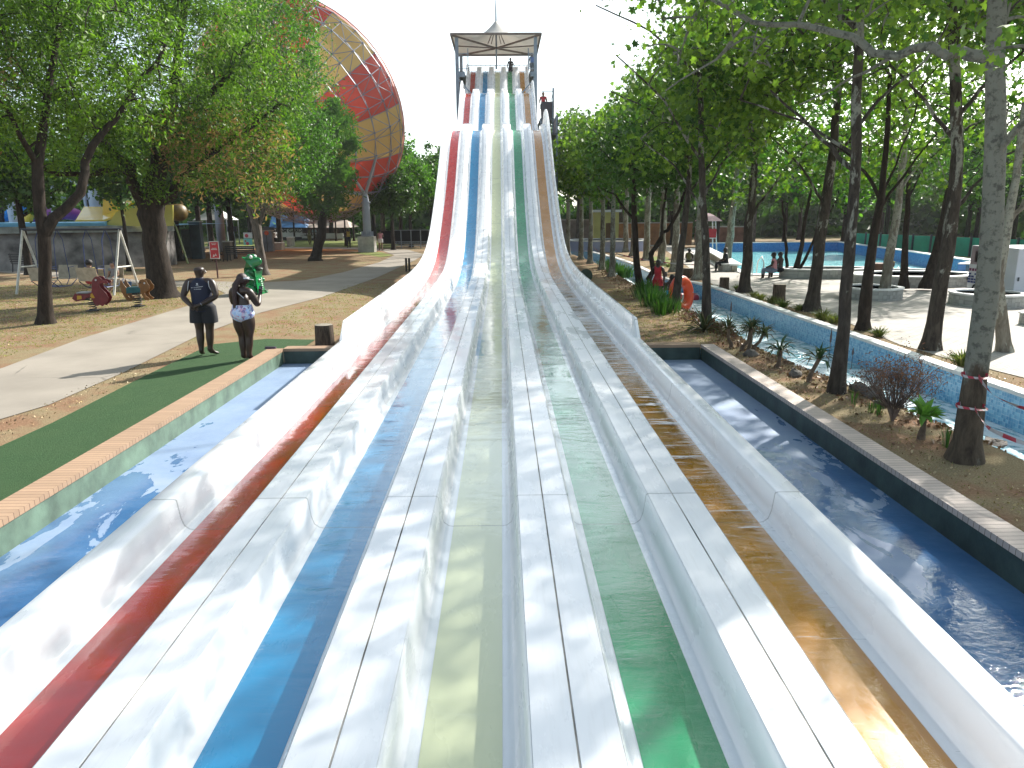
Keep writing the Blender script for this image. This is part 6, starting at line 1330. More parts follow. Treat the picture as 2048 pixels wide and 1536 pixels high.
# benches
def bench(label, loc, rz, w_=1.8, m_=None):
    t_ = empty('park_bench', loc, rz, label, 'bench', 'dark park benches'); m_ = m_ or mat('black_bench_paint', (.012,.012,.016), .5)
    mb = MB(); [mb.box((0, -.15+.11*k, .45), (w_,.085,.03)) for k in range(4)]; mb.build('seat', m_, t_)
    mb = MB(); [mb.box((0, .26+.02*k, .56+.12*k), (w_,.03,.085)) for k in range(4)]; mb.build('backrest', m_, t_)
    for x in (-w_/2+.06, w_/2-.06):
        mb = MB(); mb.tube([(x,-.22,0),(x,-.16,.43),(x,.22,.43),(x,.30,.98)], .028, 6); mb.tube([(x,.28,0),(x,.20,.43)], .028, 6); mb.tube([(x,-.2,.43),(x,-.22,.64),(x,.24,.66)], .02, 6); mb.build('side_frame', m_, t_)
    return t_
bench('dark slatted bench standing against the stone wall behind the swings', (-24.6, 38.6, 0), R(180-8), 1.5)
bench('long black bench between the leaning tree and the red notice', (-16.2, 46.6, 0), R(180-6), 1.9); bench('black bench seen end-on beside the long black bench', (-17.9, 47.0, 0), R(118), 1.5)
# big green tube swing frame
tf_ = empty('tube_frame', (-18.9, 45.6, 0), 0, 'tall bent yellow-green tube frame behind the thick dark tree trunk', 'play frame'); TG = mat('yellow_green_tube', (.30,.36,.15), .4, .1, 4)
a_, b_ = P(256,520,45), P(376,527,44.5)
mb = MB(); mb.tube([Vector((a_.x,a_.y,0)), P(268,448,45), P(275,438,45), P(290,436,45)], .06, 8); mb.build('leg', TG, tf_, smooth=True, offset=tf_.location) 
mb = MB(); mb.tube([Vector((b_.x,b_.y,0)), P(352,455,44.8), P(345,442,44.8), P(334,436,44.9), P(322,436,45)], .06, 8); mb.build('leg', TG, tf_, smooth=True, offset=tf_.location)
mb = MB(); mb.tube([P(288,436,45), P(324,436,45)], .06, 8); mb.build('top_rail', TG, tf_, smooth=True, offset=tf_.location)
# ================================================================== LEFT BACKGROUND
STONE = mat('grey_stone_face', (0.20,0.185,0.175), .95, .45, 1.2, 1.0, bscale=6)
rw = empty('retaining_wall', (-28, 40, 0), 0, 'long grey stone retaining wall carrying the raised pool behind the swings', 'wall'); o0 = rw.location
mb = MB(); wx = [-60, -45, -35, -26.7, -22.0, -19.2]; wy = [38, 39, 39.6, 40.2, 41.6, 43.5]
mb.sweep(range(6), lambda i: [Vector((wx[i], wy[i]-1.2, 0)), Vector((wx[i], wy[i]-.55, 1.3)), Vector((wx[i], wy[i]-.1, 1.95)), Vector((wx[i], wy[i]+.5, 1.95)), Vector((wx[i], wy[i]+.5, 0))], closed=True, caps=True); mb.build('stone_face', STONE, rw, offset=o0)
mb = MB(); mb.sweep(range(6), lambda i: [Vector((wx[i], wy[i]-.35, 1.95)), Vector((wx[i], wy[i]-.35, 2.3)), Vector((wx[i], wy[i]+.6, 2.3)), Vector((wx[i], wy[i]+.6, 1.95))], closed=True, caps=True); mb.build('concrete_band', mat('band_concrete', (.27,.30,.29), .85, .3, 2, .3), rw, offset=o0)
LBL = mat('light_blue_paint', (0.22,0.52,0.75), .35, .12, 1.5)
mb = MB(); mb.sweep(range(5), lambda i: [Vector((wx[i], wy[i]+.2, 2.3)), Vector((wx[i], wy[i]+.1, 2.50)), Vector((wx[i], wy[i]+.4, 2.54)), Vector((wx[i], wy[i]+.5, 2.3))], closed=True, caps=True); mb.build('pool_rim', LBL, rw, offset=o0)
mb = MB(); mb.sweep(range(6), lambda i: [Vector((wx[i], wy[i]+.6, 2.28)), Vector((wx[i]-2, wy[i]+16, 2.28))]); o = mb.build('raised_terrace', LBL); tag(o, kind='structure')
# yellow slide exit
YS = mat('yellow_fibreglass', (0.66,0.42,0.01), .25, .08, 1.2, coat=.3); YSP = mat('pale_yellow_fibreglass', (0.50,0.46,0.10), .35, .1, 1.2)
ys = empty('yellow_slide', P(215,450,42.5), 0, 'wide bright yellow slide exit on top of the retaining wall', 'slide'); o0 = ys.location
def yl(px, Y): return [P(x, y, Y) for x, y in px]
prof = yl([(146,447),(152,440),(205,440),(236,430),(262,405),(300,395)], 42.4); prof2 = yl([(170,412),(168,413),(208,413),(228,398),(240,396),(300,385)], 45.5)
mb = MB(); mb.sweep(range(6), lambda i: [prof[i], prof[i]-Vector((0,0,.12)), prof2[i]-Vector((0,0,.12)), prof2[i]], closed=True, caps=True); mb.build('slide_bed', YS, ys, smooth=False, offset=o0)
pt = yl([(206,398),(230,397),(248,398),(258,420),(240,432),(205,438)], 43.6)
mb = MB(); A_ = [Vector((p.x, p.y, p.z)) for p in pt]; mb.add(A_ + [p+Vector((0,.15,0)) for p in A_], [(0,1,2,3,4,5),(11,10,9,8,7,6)]+[(i,(i+1)%6,6+(i+1)%6,6+i) for i in range(6)]); mb.build('high_side', YS, ys, offset=o0)
pt = yl([(150,449),(208,449),(222,440),(232,424),(262,412),(345,410),(345,452),(262,452)], 42.0)
mb = MB(); A_ = pt; n_ = len(A_); mb.add(A_ + [p+Vector((0,.15,0)) for p in A_], [tuple(range(n_)), tuple(reversed(range(n_, 2*n_)))]+[(i,(i+1)%n_,n_+(i+1)%n_,n_+i) for i in range(n_)]); mb.build('near_side', YSP, ys, offset=o0)
c_ = P(362, 425, 44); bt_ = empty('yellow_tube_slide', c_, 0, 'round end of an amber tube slide half hidden behind dry leaves', 'slide'); mb = MB(); mb.lathe([(.46,-2.5),(.50,0),(.46,.08),(.3,.25),(.02,.3)], 22, c_, axis_to((.9,-.35,.0))); mb.build('tube_shell', mat('amber_fibreglass', (.13,.08,.012), .5, .4, 2), bt_, smooth=True, offset=c_)
c_ = Vector((-36, 52, 3.0)); ds = empty('blue_tube_slide', c_, 0, 'bright blue slide tube behind the left steel column', 'slide'); mb = MB(); mb.tube([P(-60,432,50), P(10,425,50), P(40,420,50), P(58,425,51)], [.6,.6,.55,.45], 14); mb.build('tube_shell', mat('bright_blue_fibreglass', (.01,.22,.60), .25), ds, smooth=True, offset=c_)
ds = empty('purple_tube_slide', c_, 0, 'purple slide tube between the forked trunk and the steel columns', 'slide'); mb = MB(); mb.tube([P(66,432,51), P(95,428,51), P(130,424,52), P(155,430,53)], [.4,.5,.5,.4], 14); mb.build('tube_shell', mat('purple_fibreglass', (.28,.07,.34), .3), ds, smooth=True, offset=c_)
ds = empty('yellow_spout', c_, 0, 'small curved yellow spout between the blue and the purple slide tubes', 'slide'); mb = MB(); mb.tube([P(66,420,49), P(60,430,49), P(52,446,49)], [.18,.26,.32], 12); mb.build('tube_shell', YS, ds, smooth=True, offset=c_)
# steel columns and bracing of the slide tower on the terrace
for pts, r_, lb in (([(28,447),(8,330),(5,280)], .26, 'thick pale steel column at the left edge'),([(112,447),(96,320),(90,240)], .19, 'slimmer pale steel column behind the forked trunk'),([(192,420),(178,330),(172,270)], .34, 'widest pale steel column behind the yellow slide'),([(172,415),(165,360),(160,320)], .10, 'thin steel column beside the widest one')):
    q = [P(x, y, 49) for x, y in pts]; q[0].z = 2.28; b = q[0].copy(); t_ = empty('steel_column', b, 0, lb, 'column', 'steel columns of the slide tower on the left'); mb = MB(); mb.tube(q, r_, 14); mb.build('shaft', mat('pale_steel_paint', (.44,.46,.52), .4, .08, 1), t_, smooth=True, offset=b); mb = MB(); mb.lathe([(r_*1.5,.0),(r_*1.5,.06)], 14, b); mb.build('base_flange', STEEL, t_, offset=b)
bs = empty('steel_bracing', P(100,390,49.5), 0, 'horizontal and diagonal grey tubes joining the steel columns on the left', 'bracing'); b0 = bs.location
for a, b in (((5,368),(66,372)),((75,392),(180,398)),((110,445),(168,388)),((80,306),(170,330)),((175,430),(205,395)),((130,355),(180,382))):
    mb = MB(); mb.tube([P(*a,49.6), P(*b,49.4)], .07, 8); mb.build('tube', STEEL, bs, offset=b0)
# poster and utility box, lamp pole, small concrete pillar, grey litter tank
ps = empty('poster', P(487,485,45), 0, 'white and teal poster fixed between tree trunks above the long bench', 'poster'); o0 = ps.location
def board(parent, x0, y0, x1, y1, Y, m_, nm, th=.03, off=None):
    a = P(x0, y1, Y); b = P(x1, y0, Y); mb = MB(); mb.box(((a.x+b.x)/2, Y, (a.z+b.z)/2), (abs(b.x-a.x), th, abs(b.z-a.z))); return mb.build(nm, m_, parent, offset=off or parent.location)
board(ps, 487.5,465,504,476.5,45.0, mat('poster_white', (.6,.6,.62), .5), 'upper_panel'); board(ps, 488,477,504,490,45.0, mat('poster_teal', (.16,.52,.50), .5), 'lower_panel')
mb = MB(); a = P(493,471.5,44.97); mb.lathe([(.11,-.005),(.11,.005)], 14, a, rotx(R(90))); mb.build('red_badge', mat('badge_red', (.45,.05,.08), .5), ps, offset=o0)
mb = MB(); a = P(495,487,44.97); mb.lathe([(.10,-.005),(.10,.005)], 12, a, rotx(R(90))); a = P(491,482,44.97); mb.lathe([(.05,-.005),(.05,.005)], 12, a, rotx(R(90))); mb.build('cartoon_marks', mat('badge_red', (.45,.05,.08)), ps, offset=o0)
for nm, lb, rc, Y, c_ in (('utility_box','tall dark blue-grey concrete pillar box behind the green tube frame',(384,444,401,489),50,(.10,.14,.17)),('pale_board','light grey board leaning left of the dark pillar box',(367,460,384,484),51,(.35,.42,.46)),('low_block','low brown block behind the bench',(448,484,462,496),48,(.14,.11,.08)),('grey_cabinet','grey cabinet with an orange round sign behind the reddish trunk',(527,462,545,488),60,(.22,.27,.33))):
    a = P(rc[0], rc[3], Y); b = P(rc[2], rc[1], Y); t_ = empty(nm, ((a.x+b.x)/2, Y, 0), 0, lb, nm.split('_')[1]); z0 = 0 
    mb = MB(); mb.box((0, 0, b.z/2), (b.x-a.x, .5, b.z)); mb.build('casing', mat(nm+'_paint', c_, .7, .2, 2), t_, bevel=.02); mb = MB(); mb.box((0, 0, b.z+.03), (b.x-a.x+.08, .58, .06)); mb.build('cap', CONC, t_)
ob = empty('round_sign', P(533,466,58), 0, 'small round orange sign by the grey cabinet', 'sign'); mb = MB(); mb.lathe([(.17,-.02),(.17,.02)], 18, P(533,466,58), rotx(R(90))); mb.build('disc', mat('orange_sign', (.75,.12,.03), .5), ob, offset=ob.location); mb = MB(); q = P(533,470,58.05); mb.bar((q.x,58.05,0), q, .05); mb.build('post', STEELD, ob, offset=ob.location)
lp = empty('lamp_post', P(468,497,52), 0, 'leaning blue-grey lamp post behind the long bench', 'lamp post'); q0 = P(471,497,52); q0.z = 0; mb = MB(); mb.tube([q0, P(462,430,52), P(458,380,52)], [.09,.07,.05], 10); mb.build('pole', STEELB, lp, smooth=True, offset=lp.location); mb = MB(); q = P(464,458,51.8); mb.box(q, (.6,.2,.35)); mb.build('control_box', STEELD, lp, offset=lp.location)
# white wall with lettering, blue roof behind
WW = mat('white_banner_wall', (.60,.60,.60), .6, .06, 2); YW = 88
bw_ = empty('banner_wall', P(620,480,YW), 0, 'long white banner wall with black lettering under the trees', 'wall'); o0 = bw_.location
board(bw_, 562,458,604,474,YW, WW, 'tall_panel', .15); board(bw_, 604.3,466.5,646,476.5,YW, WW, 'low_panel', .15); board(bw_, 646.2,466.5,686,477.2,YW-.4, WW, 'sunlit_panel', .15)
board(bw_, 560,474.2,646,482,YW+.1, mat('black_base', (.02,.02,.025), .7), 'dark_base', .2); board(bw_, 646,477.3,686,484,YW-.3, mat('brown_base', (.30,.22,.17), .8), 'brown_base', .2)
LB = mat('black_lettering', (.015,.015,.02), .6)
p_ = P(588,461.5,YW-.10); text_mesh('AM GARDEN', .58, LB, bw_, Matrix.Translation(p_-o0) @ Matrix.Rotation(R(90),4,'X'), bold=.02)
p_ = P(622,470.3,YW-.10); text_mesh('...... NOW AVAILABLE', .27, LB, bw_, Matrix.Translation(p_-o0) @ Matrix.Rotation(R(90),4,'X'), bold=.01)
kb = empty('kiosk_building', P(600,470,96), 0, 'low dark building with a blue roof and a pale brown roof behind the banner wall', 'building'); o0 = kb.location
board(kb, 540,452,610,478,97, mat('dark_brick', (.05,.04,.045), .9), 'wall', 5); board(kb, 606,455,686,480,98, mat('brown_brick', (.12,.06,.05), .9), 'wall', 5)
def roof(x0,x1,yb,yt,Y,m_,nm):
    a=P(x0,yb,Y-3.2); b=P(x1,yb,Y-3.2); c=P(x1-6,yt,Y); d=P(x0+6,yt,Y); mb=MB(); e=Vector((0,3.2,0)); mb.add([a,b,c,d,b+e*2,a+e*2],[(0,1,2,3),(3,2,4,5),(0,3,5),(1,4,2),(0,5,4,1)]); return mb.build(nm,m_,kb,offset=o0)
roof(538,612,455,430,97, mat('blue_roof_sheet', (.03,.12,.28), .5, .3, .8), 'roof'); roof(606,700,455,440,98, mat('brown_roof_sheet', (.38,.30,.25), .7, .15, 1), 'roof')
for i, x in enumerate((618,624,630)): board(kb, x,459,x+3,465,95.3, mat('window_glass', (.25,.32,.36), .1), 'window', .1)
gz = empty('white_gazebo', P(430,470,75), 0, 'white peaked gazebo roof far behind the leaning trees', 'gazebo'); mb = MB(); c_ = P(432,440,75); mb.lathe([(2.4,0),(1.1,.7),(.05,1.5)], 4, (c_.x,75,c_.z), rotz(.78)); mb.build('roof', mat('white_roof_fabric', (.65,.63,.62), .7), gz, offset=gz.location)
for dx in (-1.6,1.6):
    for dy in (-1.6,1.6): mb = MB(); mb.bar((c_.x+dx,75+dy,0),(c_.x+dx,75+dy,c_.z+.1),.1); mb.build('post', STEEL, gz, offset=gz.location)
# second low concrete blocks near the far column
for rc, Y, lb in (((547,486,566,498),62.6,'low pale concrete block left of the orange soil'),((577,475,586,489),70,'upright concrete block beside the far grey column')):
    a = P(rc[0], rc[3], Y); b = P(rc[2], rc[1], Y); t_ = empty('concrete_block', ((a.x+b.x)/2, Y, 0), 0, lb, 'concrete block'); mb = MB(); mb.box((0,0,b.z/2), (b.x-a.x, 1.0, b.z)); mb.build('block', CONC, t_, bevel=.02); mb = MB(); mb.box((0,0,b.z+.025), (b.x-a.x+.06, 1.06, .05)); mb.build('cap', WHITEC, t_)
# black screened fence
bf = empty('screened_fence', P(825,495,64), 0, 'tall fence covered with black shade cloth between the path and the trees', 'fence'); o0 = bf.location; BLK = mat('black_shade_cloth', (.008,.009,.011), .95, .3, .8, .2, spec=.05)
board(bf, 789,460.5,868,488,64, BLK, 'shade_cloth', .03); board(bf, 762,462,789,488,66, BLK, 'shade_cloth', .03)
for x in (789,803,823,842,860): a = P(x,497,63.9); b = P(x,459.5,63.9); mb = MB(); mb.bar((a.x,63.9,0),(a.x,63.9,b.z),.07); mb.build('fence_post', STEEL, bf, offset=o0)
a = P(789,460.5,63.9); b = P(868,460.5,63.9); mb = MB()
for z in (a.z, a.z-1.1*1.0, .55, .2): mb.bar((a.x,63.9,z),(b.x,63.9,z),.045)
mb.build('rail', STEEL, bf, offset=o0)
mb = MB()
for i in range(26): x = a.x+(b.x-a.x)*i/25; mb.bar((x,63.9,.2),(x,63.9,.55),.02)
mb.build('wire_panel', STEEL, bf, offset=o0)
# walkers on the left
def standing(px, Y=None, **k_):
    b = G(*px) if Y is None else P(px[0], px[1], Y); b.z = 0 if Y is None else b.z; return b
person('person in a pink top and white shorts walking past the concrete block', G(762,502), R(20), dict(anL=(-.09,.14,.10), toL=(-.1,.3,.04), anR=(.09,-.2,.12), toR=(.1,-.06,.04), knL=(-.09,.12,.5), elR=(.24,.10,1.15), wrR=(.18,.28,1.3), haR=(.15,.3,1.38)), H=1.65, skin=SKIN_M, shirt=PINKC, shorts=WHITEC_, leg_cover=.5, sleeves=.3, sub=1)
person('person in a yellow top and black trousers under the slender trees', G(698,496), R(190), None, H=1.7, shirt=YELC, shorts=BLACKC, leg_cover=1.8, sub=1)
person('person in dark clothes on the far path before the banner wall', G(620,490), R(10), dict(anL=(-.05,.1,.10), toL=(-.06,.25,.04)), H=1.7, shirt=OLIVE, shorts=OLIVE, leg_cover=1.6, sub=1)
person('person in a white shirt by the grey cabinet', P(551,487,64)*Vector((1,1,0)), R(60), None, H=1.7, shirt=WHITEC_, shorts=BLACKC, leg_cover=.6, sleeves=.4, sub=1)
person('person in dark clothes standing at the far left edge of the raised pool', Vector((P(6,452,41).x, 41.0, 2.3)), R(90), None, H=1.7, shirt=BLACKC, shorts=BLACKC, leg_cover=1.7, sub=1)
# people on the slide tower
person('person in black standing at the top of the green lane', (P(1021,130,65.5).x, 65.8, 13.95), R(180), dict(elL=(-.26,.02,1.15), wrL=(-.12,.2,1.2)), H=1.72, shirt=BLACKC, shorts=BLACKC, leg_cover=.6, sleeves=.6, sub=1)
person('person in blue standing on the right side of the tower deck', (2.78, 62.2, 13.6), R(180), None, H=1.7, shirt=BLUEC, shorts=BLACKC, leg_cover=.6, sleeves=.4, sub=1)
person('person in a red shirt on the side stair landing', (2.85, 47.3, 8.46), R(180), dict(haL=(-.2,.2,1.0), wrL=(-.24,.15,1.02), haR=(.2,.2,1.0), wrR=(.24,.15,1.02)), H=1.6, skin=SKIN_M, shirt=REDC, shorts=BLACKC, leg_cover=.6, sleeves=.4, sub=1)

# ================================================================== RIGHT SIDE
BRK = m_tiles('pale_brick_ring', (.30,.30,.28), (.40,.40,.37), 9.0, .8, (.16,.16,.15)); SOILP = mat('planter_soil', (.16,.09,.05), .95, .35, 5, .6, spec=.1)
def planter(c, rx, ry, h, label):
    t_ = empty('brick_planter', (c[0], c[1], 0), 0, label, 'planter', 'round brick planters on the paved terrace'); mb = MB(); mb.lathe([(1,0),(1,h),(.86,h),(.86,h-.2)], 40, (0,0,0), Matrix.Diagonal((rx,ry,1))); mb.build('brick_ring', BRK, t_)
    mb = MB(); mb.lathe([(.84,h+.002),(1.03,h+.002),(1.03,h+.05),(.84,h+.05),(.84,h+.002)], 40, (0,0,0), Matrix.Diagonal((rx,ry,1))); mb.build('coping_ring', WHITEC, t_); mb = MB(); mb.lathe([(.0001,h-.12),(.86,h-.14)], 40, (0,0,0), Matrix.Diagonal((rx,ry,1))); mb.build('planting_soil', SOILP, t_); return t_
planter((14.1,31.2), 1.95, 1.0, .36, 'round brick planter with the three-stemmed tree and two people sitting on it')
planter((12.15,23.3), .90, .95, .33, 'smallest round brick planter with one pale tree'); planter((16.1,27.9), 2.35, 1.5, .36, 'widest round brick planter holding two dark trees'); planter((14.6,21.3), .98, 1.0, .33, 'round brick planter in front of the white trailer')
planter((17.0,30.6), 1.6, .6, .30, 'low planter ring next to the pool edge behind the widest planter')
person('child in a yellow shirt and pink hat behind the widest planter', (16.75,30.9,.18), R(120), sit(-.3), H=1.25, skin=SKIN_M, shirt=cloth('pale_yellow_cloth', (.5,.45,.2)), shorts=BLUEC, leg_cover=.5, sleeves=.3, hat=PINKC, sub=1)
mb = MB(); mb.lathe([(.28,0),(.36,.3),(.40,.42),(.34,.44),(.1,.36)], 12, (0,0,0)); o = mb.build('wooden_tub', mat('rusty_tub', (.13,.07,.05), .8, .4, 6), smooth=True); o.location = (16.1,30.5,.2); tag(o, 'dark rusty tub standing on the low planter ring', 'tub')
person('person in a white top and jeans sitting on the planter facing the pool', (P(1541,545,31.0).x, 30.7, -.09), R(60), sit(.0), H=1.62, shirt=PINKC, shorts=DENIM, leg_cover=1.5, sleeves=.35)
person('shirtless person sitting beside the one in the white top on the planter', (P(1550,545,31.2).x+.12, 31.0, -.09), R(40), sit(.0), H=1.62, shirt=None, shorts=BLACKC, leg_cover=.6)
# low brick seat blocks and a ramp wall
for (x0,y0,x1,y1), Y, lb in (((1445,538,1475,549),34.6,'pale brick seat block where a person in black sits'),((1386,510,1408,522),43,'pale block beside the person in the distance')):
    a = P(x0,y1,Y); b = P(x1,y0,Y); t_ = empty('seat_block', ((a.x+b.x)/2, Y+.4, 0), 0, lb, 'seat block', 'pale brick seat blocks'); mb = MB(); mb.box((0,0,.17), (b.x-a.x,.8,.34)); mb.build('brickwork', BRK, t_); mb = MB(); mb.box((0,0,.365), (b.x-a.x+.05,.85,.045)); mb.build('coping', WHITEC, t_)
person('person in black sitting on the pale seat block with their back to a tree', (P(1455,540,34.6).x, 35.0, -.10), R(75), sit(.0), H=1.66, shirt=BLACKC, shorts=BLACKC, leg_cover=1.6, sleeves=.9, sub=1)
rp = empty('ramp_wall', (11.2, 40, 0), 0, 'low pale wall running up beside the pool towards the far terrace', 'wall'); mb = MB(); mb.sweep([0,1,2], lambda i: [Vector(((11.1,12.2,13.7)[i],(34.5,41.0,50)[i],0)), Vector(((11.1,12.2,13.7)[i],(34.5,41.0,50)[i],(.30,.42,.5)[i])), Vector(((11.35,12.45,13.95)[i],(34.5,41.0,50)[i],(.30,.42,.5)[i])), Vector(((11.35,12.45,13.95)[i],(34.5,41.0,50)[i],0))], closed=True, caps=True); mb.build('brickwork', mat('tan_render', (.34,.30,.24), .85, .15, 2), rp, offset=rp.location)
mb = MB(); mb.sweep([0,1,2], lambda i: [Vector(((11.0,12.1,13.6)[i],(34.5,41.0,50)[i],(.302,.422,.502)[i])), Vector(((11.0,12.1,13.6)[i],(34.5,41.0,50)[i],(.36,.48,.56)[i])), Vector(((11.6,12.7,14.2)[i],(34.5,41.0,50)[i],(.36,.48,.56)[i])), Vector(((11.6,12.7,14.2)[i],(34.5,41.0,50)[i],(.302,.422,.502)[i]))], closed=True, caps=True); mb.build('coping', WHITEC, rp, offset=rp.location)
# low brick wall piece and edging at the right
a = P(1975,655,17.6); lw = empty('low_brick_wall', (a.x, 17.6, 0), 0, 'low pale brick edging wall to the right of the big trunk', 'wall'); mb = MB(); mb.sweep([0,1], lambda i: [Vector(((12.9,19)[i],(17.2,18.6)[i],0)), Vector(((12.9,19)[i],(17.2,18.6)[i],.26)), Vector(((12.9,19)[i],(17.5,18.9)[i],.26)), Vector(((12.9,19)[i],(17.5,18.9)[i],0))], closed=True, caps=True); mb.build('brickwork', BRK, lw, offset=lw.location)
mb = MB(); mb.sweep([0,1], lambda i: [Vector(((12.9,19)[i],(17.15,18.55)[i],.262)), Vector(((12.9,19)[i],(17.15,18.55)[i],.30)), Vector(((12.9,19)[i],(17.55,18.95)[i],.30)), Vector(((12.9,19)[i],(17.55,18.95)[i],.262))], closed=True, caps=True); mb.build('coping', WHITEC, lw, offset=lw.location)
# white trailer
TW = mat('white_trailer_panel', (.62,.64,.70), .35, .05, 1.5); tx0, ty0 = 16.0, 22.3
tr_ = empty('white_trailer', (tx0+1.4, ty0+1.6, 0), R(0), 'white box trailer with printed side and a red and yellow reflector plate', 'trailer'); o0 = tr_.location
mb = MB(); mb.box((tx0+1.4, ty0+1.2, .87), (2.6, 2.3, 1.45)); mb.build('box_body', TW, tr_, bevel=.03, offset=o0); mb = MB(); mb.box((tx0+1.4, ty0+1.2, .11), (2.5,2.2,.07)); mb.box((tx0+1.4, ty0+3.9, .3), (.1,1.2,.1)); mb.build('chassis', STEELD, tr_, offset=o0)
for x in (tx0+.12, tx0+2.68):
    mb = MB(); mb.torus((x, ty0+1.9, .17), .12, .05, roty(R(90)), 24, 10); w__ = mb.build('wheel', mat('tyre', (.02,.02,.02), .8), tr_, smooth=True, offset=o0); mb = MB(); mb.lathe([(.08,-.03),(.08,.03)], 16, (x, ty0+1.9, .17), roty(R(90))); mb.build('rim', STEEL, w__, offset=o0)
def side(y0,y1,z0,z1,m_,nm): mb = MB(); mb.box((tx0+.095, (y0+y1)/2, (z0+z1)/2), (.006, y1-y0, z1-z0)); return mb.build(nm, m_, tr_, offset=o0)
side(ty0+1.1, ty0+2.3, .98, 1.58, mat('photo_dark', (.34,.26,.30), .5), 'printed_picture'); side(ty0+1.4, ty0+2.1, 1.06, 1.42, mat('photo_red', (.42,.05,.06), .5), 'red_print')
PUR = mat('purple_print', (.20,.03,.12), .5); BLU = mat('blue_print', (.02,.04,.22), .5)
AS = Matrix.Translation((tx0+.088-o0.x, 0, 0)) @ Matrix.Rotation(R(-90), 4, 'Z') @ Matrix.Rotation(R(90), 4, 'X')
mb = MB()
for row, (z, hgt, n_) in enumerate(((.80,.09,9),)):
    for k_ in range(n_): mb.box((tx0+.09, ty0+2.25-.15*k_, z), (.006, .11, hgt))
mb.build('purple_lettering', PUR, tr_, offset=o0); mb = MB()
for z, seq in ((.66,(1,0,1,1,0,0,0,0,0)),(.57,(1,1,0,1,1,1,0,1,1)),(.48,(1,1,1,0,1,1,1,0,1)),(.39,(1,1,1,1,0,1,1,1,0))):
    for k_, on in enumerate(seq):
        if on: mb.box((tx0+.09, ty0+2.25-.16*k_, z), (.006, .13, .06)); 
mb.build('blue_lettering', BLU, tr_, offset=o0)
mb = MB(); mb.box((tx0+1.05, ty0+.043, .42), (.42,.01,.16)); pl = mb.build('reflector_plate', mat('reflector_red', (.45,.02,.02), .4), tr_, offset=o0); mb = MB()
for k_ in range(2): x = tx0+.92+.17*k_; mb.prism([(x,.345),(x+.08,.345),(x+.15,.495),(x+.07,.495)], .004, Matrix.Translation((0, ty0+.036, 0)) @ Matrix.Rotation(R(90),4,'X'))
mb.build('yellow_stripe', mat('reflector_yellow', (.7,.38,.01), .4), pl, offset=o0); mb = MB(); mb.tube([(tx0+1.0,ty0+.03,1.0),(tx0+1.08,ty0+.0,1.0)], .015, 6); mb.box((tx0+.2,ty0+.03,.65), (.04,.03,.12)); mb.build('latch', STEELD, tr_, offset=o0)
# far walls and fences on the right
def flatwall(name, label, cat, x0,y0,x1,y1, h, m_, th=.25, cap=None, posts=None, pm=None):
    t_ = empty(name, ((x0+x1)/2,(y0+y1)/2,0), 0, label, cat); d = Vector((x1-x0,y1-y0,0)); L_ = d.length; a_ = math.atan2(d.y,d.x); mb = MB(); mb.box((0,0,h/2), (L_,th,h), rotz(a_)); mb.build('panel', m_, t_)
    if cap: mb = MB(); mb.box((0,0,h+.05), (L_,th+.12,.1), rotz(a_)); mb.build('coping', cap, t_)
    if posts:
        for i in range(posts+1): q = d*(i/posts-.5)+Vector((-math.sin(a_),math.cos(a_),0))*-(th/2+.05); mb = MB(); mb.box((q.x,q.y,h*.55), (.1,.1,h*1.1)); mb.build('fence_post', pm or STEELD, t_)
    return t_
flatwall('brick_boundary_wall','orange-brown boundary wall behind the far river bend','wall', 8.5,66,17.5,67, 1.9, mat('orange_brown_brick', (.34,.16,.07), .9, .2, 1.5), cap=CONC)
flatwall('grey_boundary_wall','grey boundary wall behind the trees to the right of the slide','wall', 1.5,70,8.3,68, 2.2, mat('grey_block', (.24,.22,.21), .9, .2, 1.5), cap=CONC)
flatwall('brown_fence_wall','brown brick wall beyond the far edge of the pool','wall', 17.8,67,23,66.6, 1.5, mat('red_brown_brick', (.26,.12,.08), .9, .25, 1.5), cap=CONC)
flatwall('green_mesh_fence','green shade-cloth fence on black posts to the right of the pool','fence', 27.5,57,31.0,29, 1.15, mat('green_shade_cloth', (.03,.34,.22), .7, .2, .6, .3), .04, posts=16)
flatwall('green_mesh_fence','green shade-cloth fence running across the lawn behind the trailer','fence', 31.2,28.8,24,24.5, 1.15, mat('green_shade_cloth', (.03,.34,.22)), .04, posts=6)
yb = empty('yellow_building', (P(1210,470,64).x, 64, 0), 0, 'small pale yellow hut with a flat roof behind the row of trunks', 'building'); a = P(1211,470,64); b = P(1228,470,64); mb = MB(); mb.box((0,0,1.45), (2.1,1.6,2.9)); mb.build('wall', mat('pale_yellow_render', (.55,.50,.18), .8, .1, 1), yb); mb = MB(); mb.box((0,0,3.0), (2.5,2.0,.2)); mb.build('roof', WHITEC, yb); mb = MB(); mb.box((.35,-.81,1.0), (.8,.03,2.0)); mb.build('door', mat('brown_door', (.16,.09,.04), .7), yb)
# round plunge pool at the river bend
rp2 = empty('round_pool', (8.4, 57, 0), 0, 'low round pool wall, blue inside, near the taped trees', 'pool'); mb = MB(); mb.lathe([(3.2,0),(3.2,.75),(2.9,.75),(2.9,.1)], 40); mb.build('pool_ring', mat('lilac_tiles', (.30,.34,.50), .5, .1, 2), rp2); mb = MB(); mb.lathe([(2.86,.752),(3.26,.752),(3.26,.82),(2.86,.82),(2.86,.752)], 40); mb.build('coping_ring', WHITEC, rp2); mb = MB(); mb.lathe([(.001,.5),(2.9,.5)], 40); mb.build('pool_fill', mat('blue_pool_fill', (.05,.3,.6), .1), rp2)
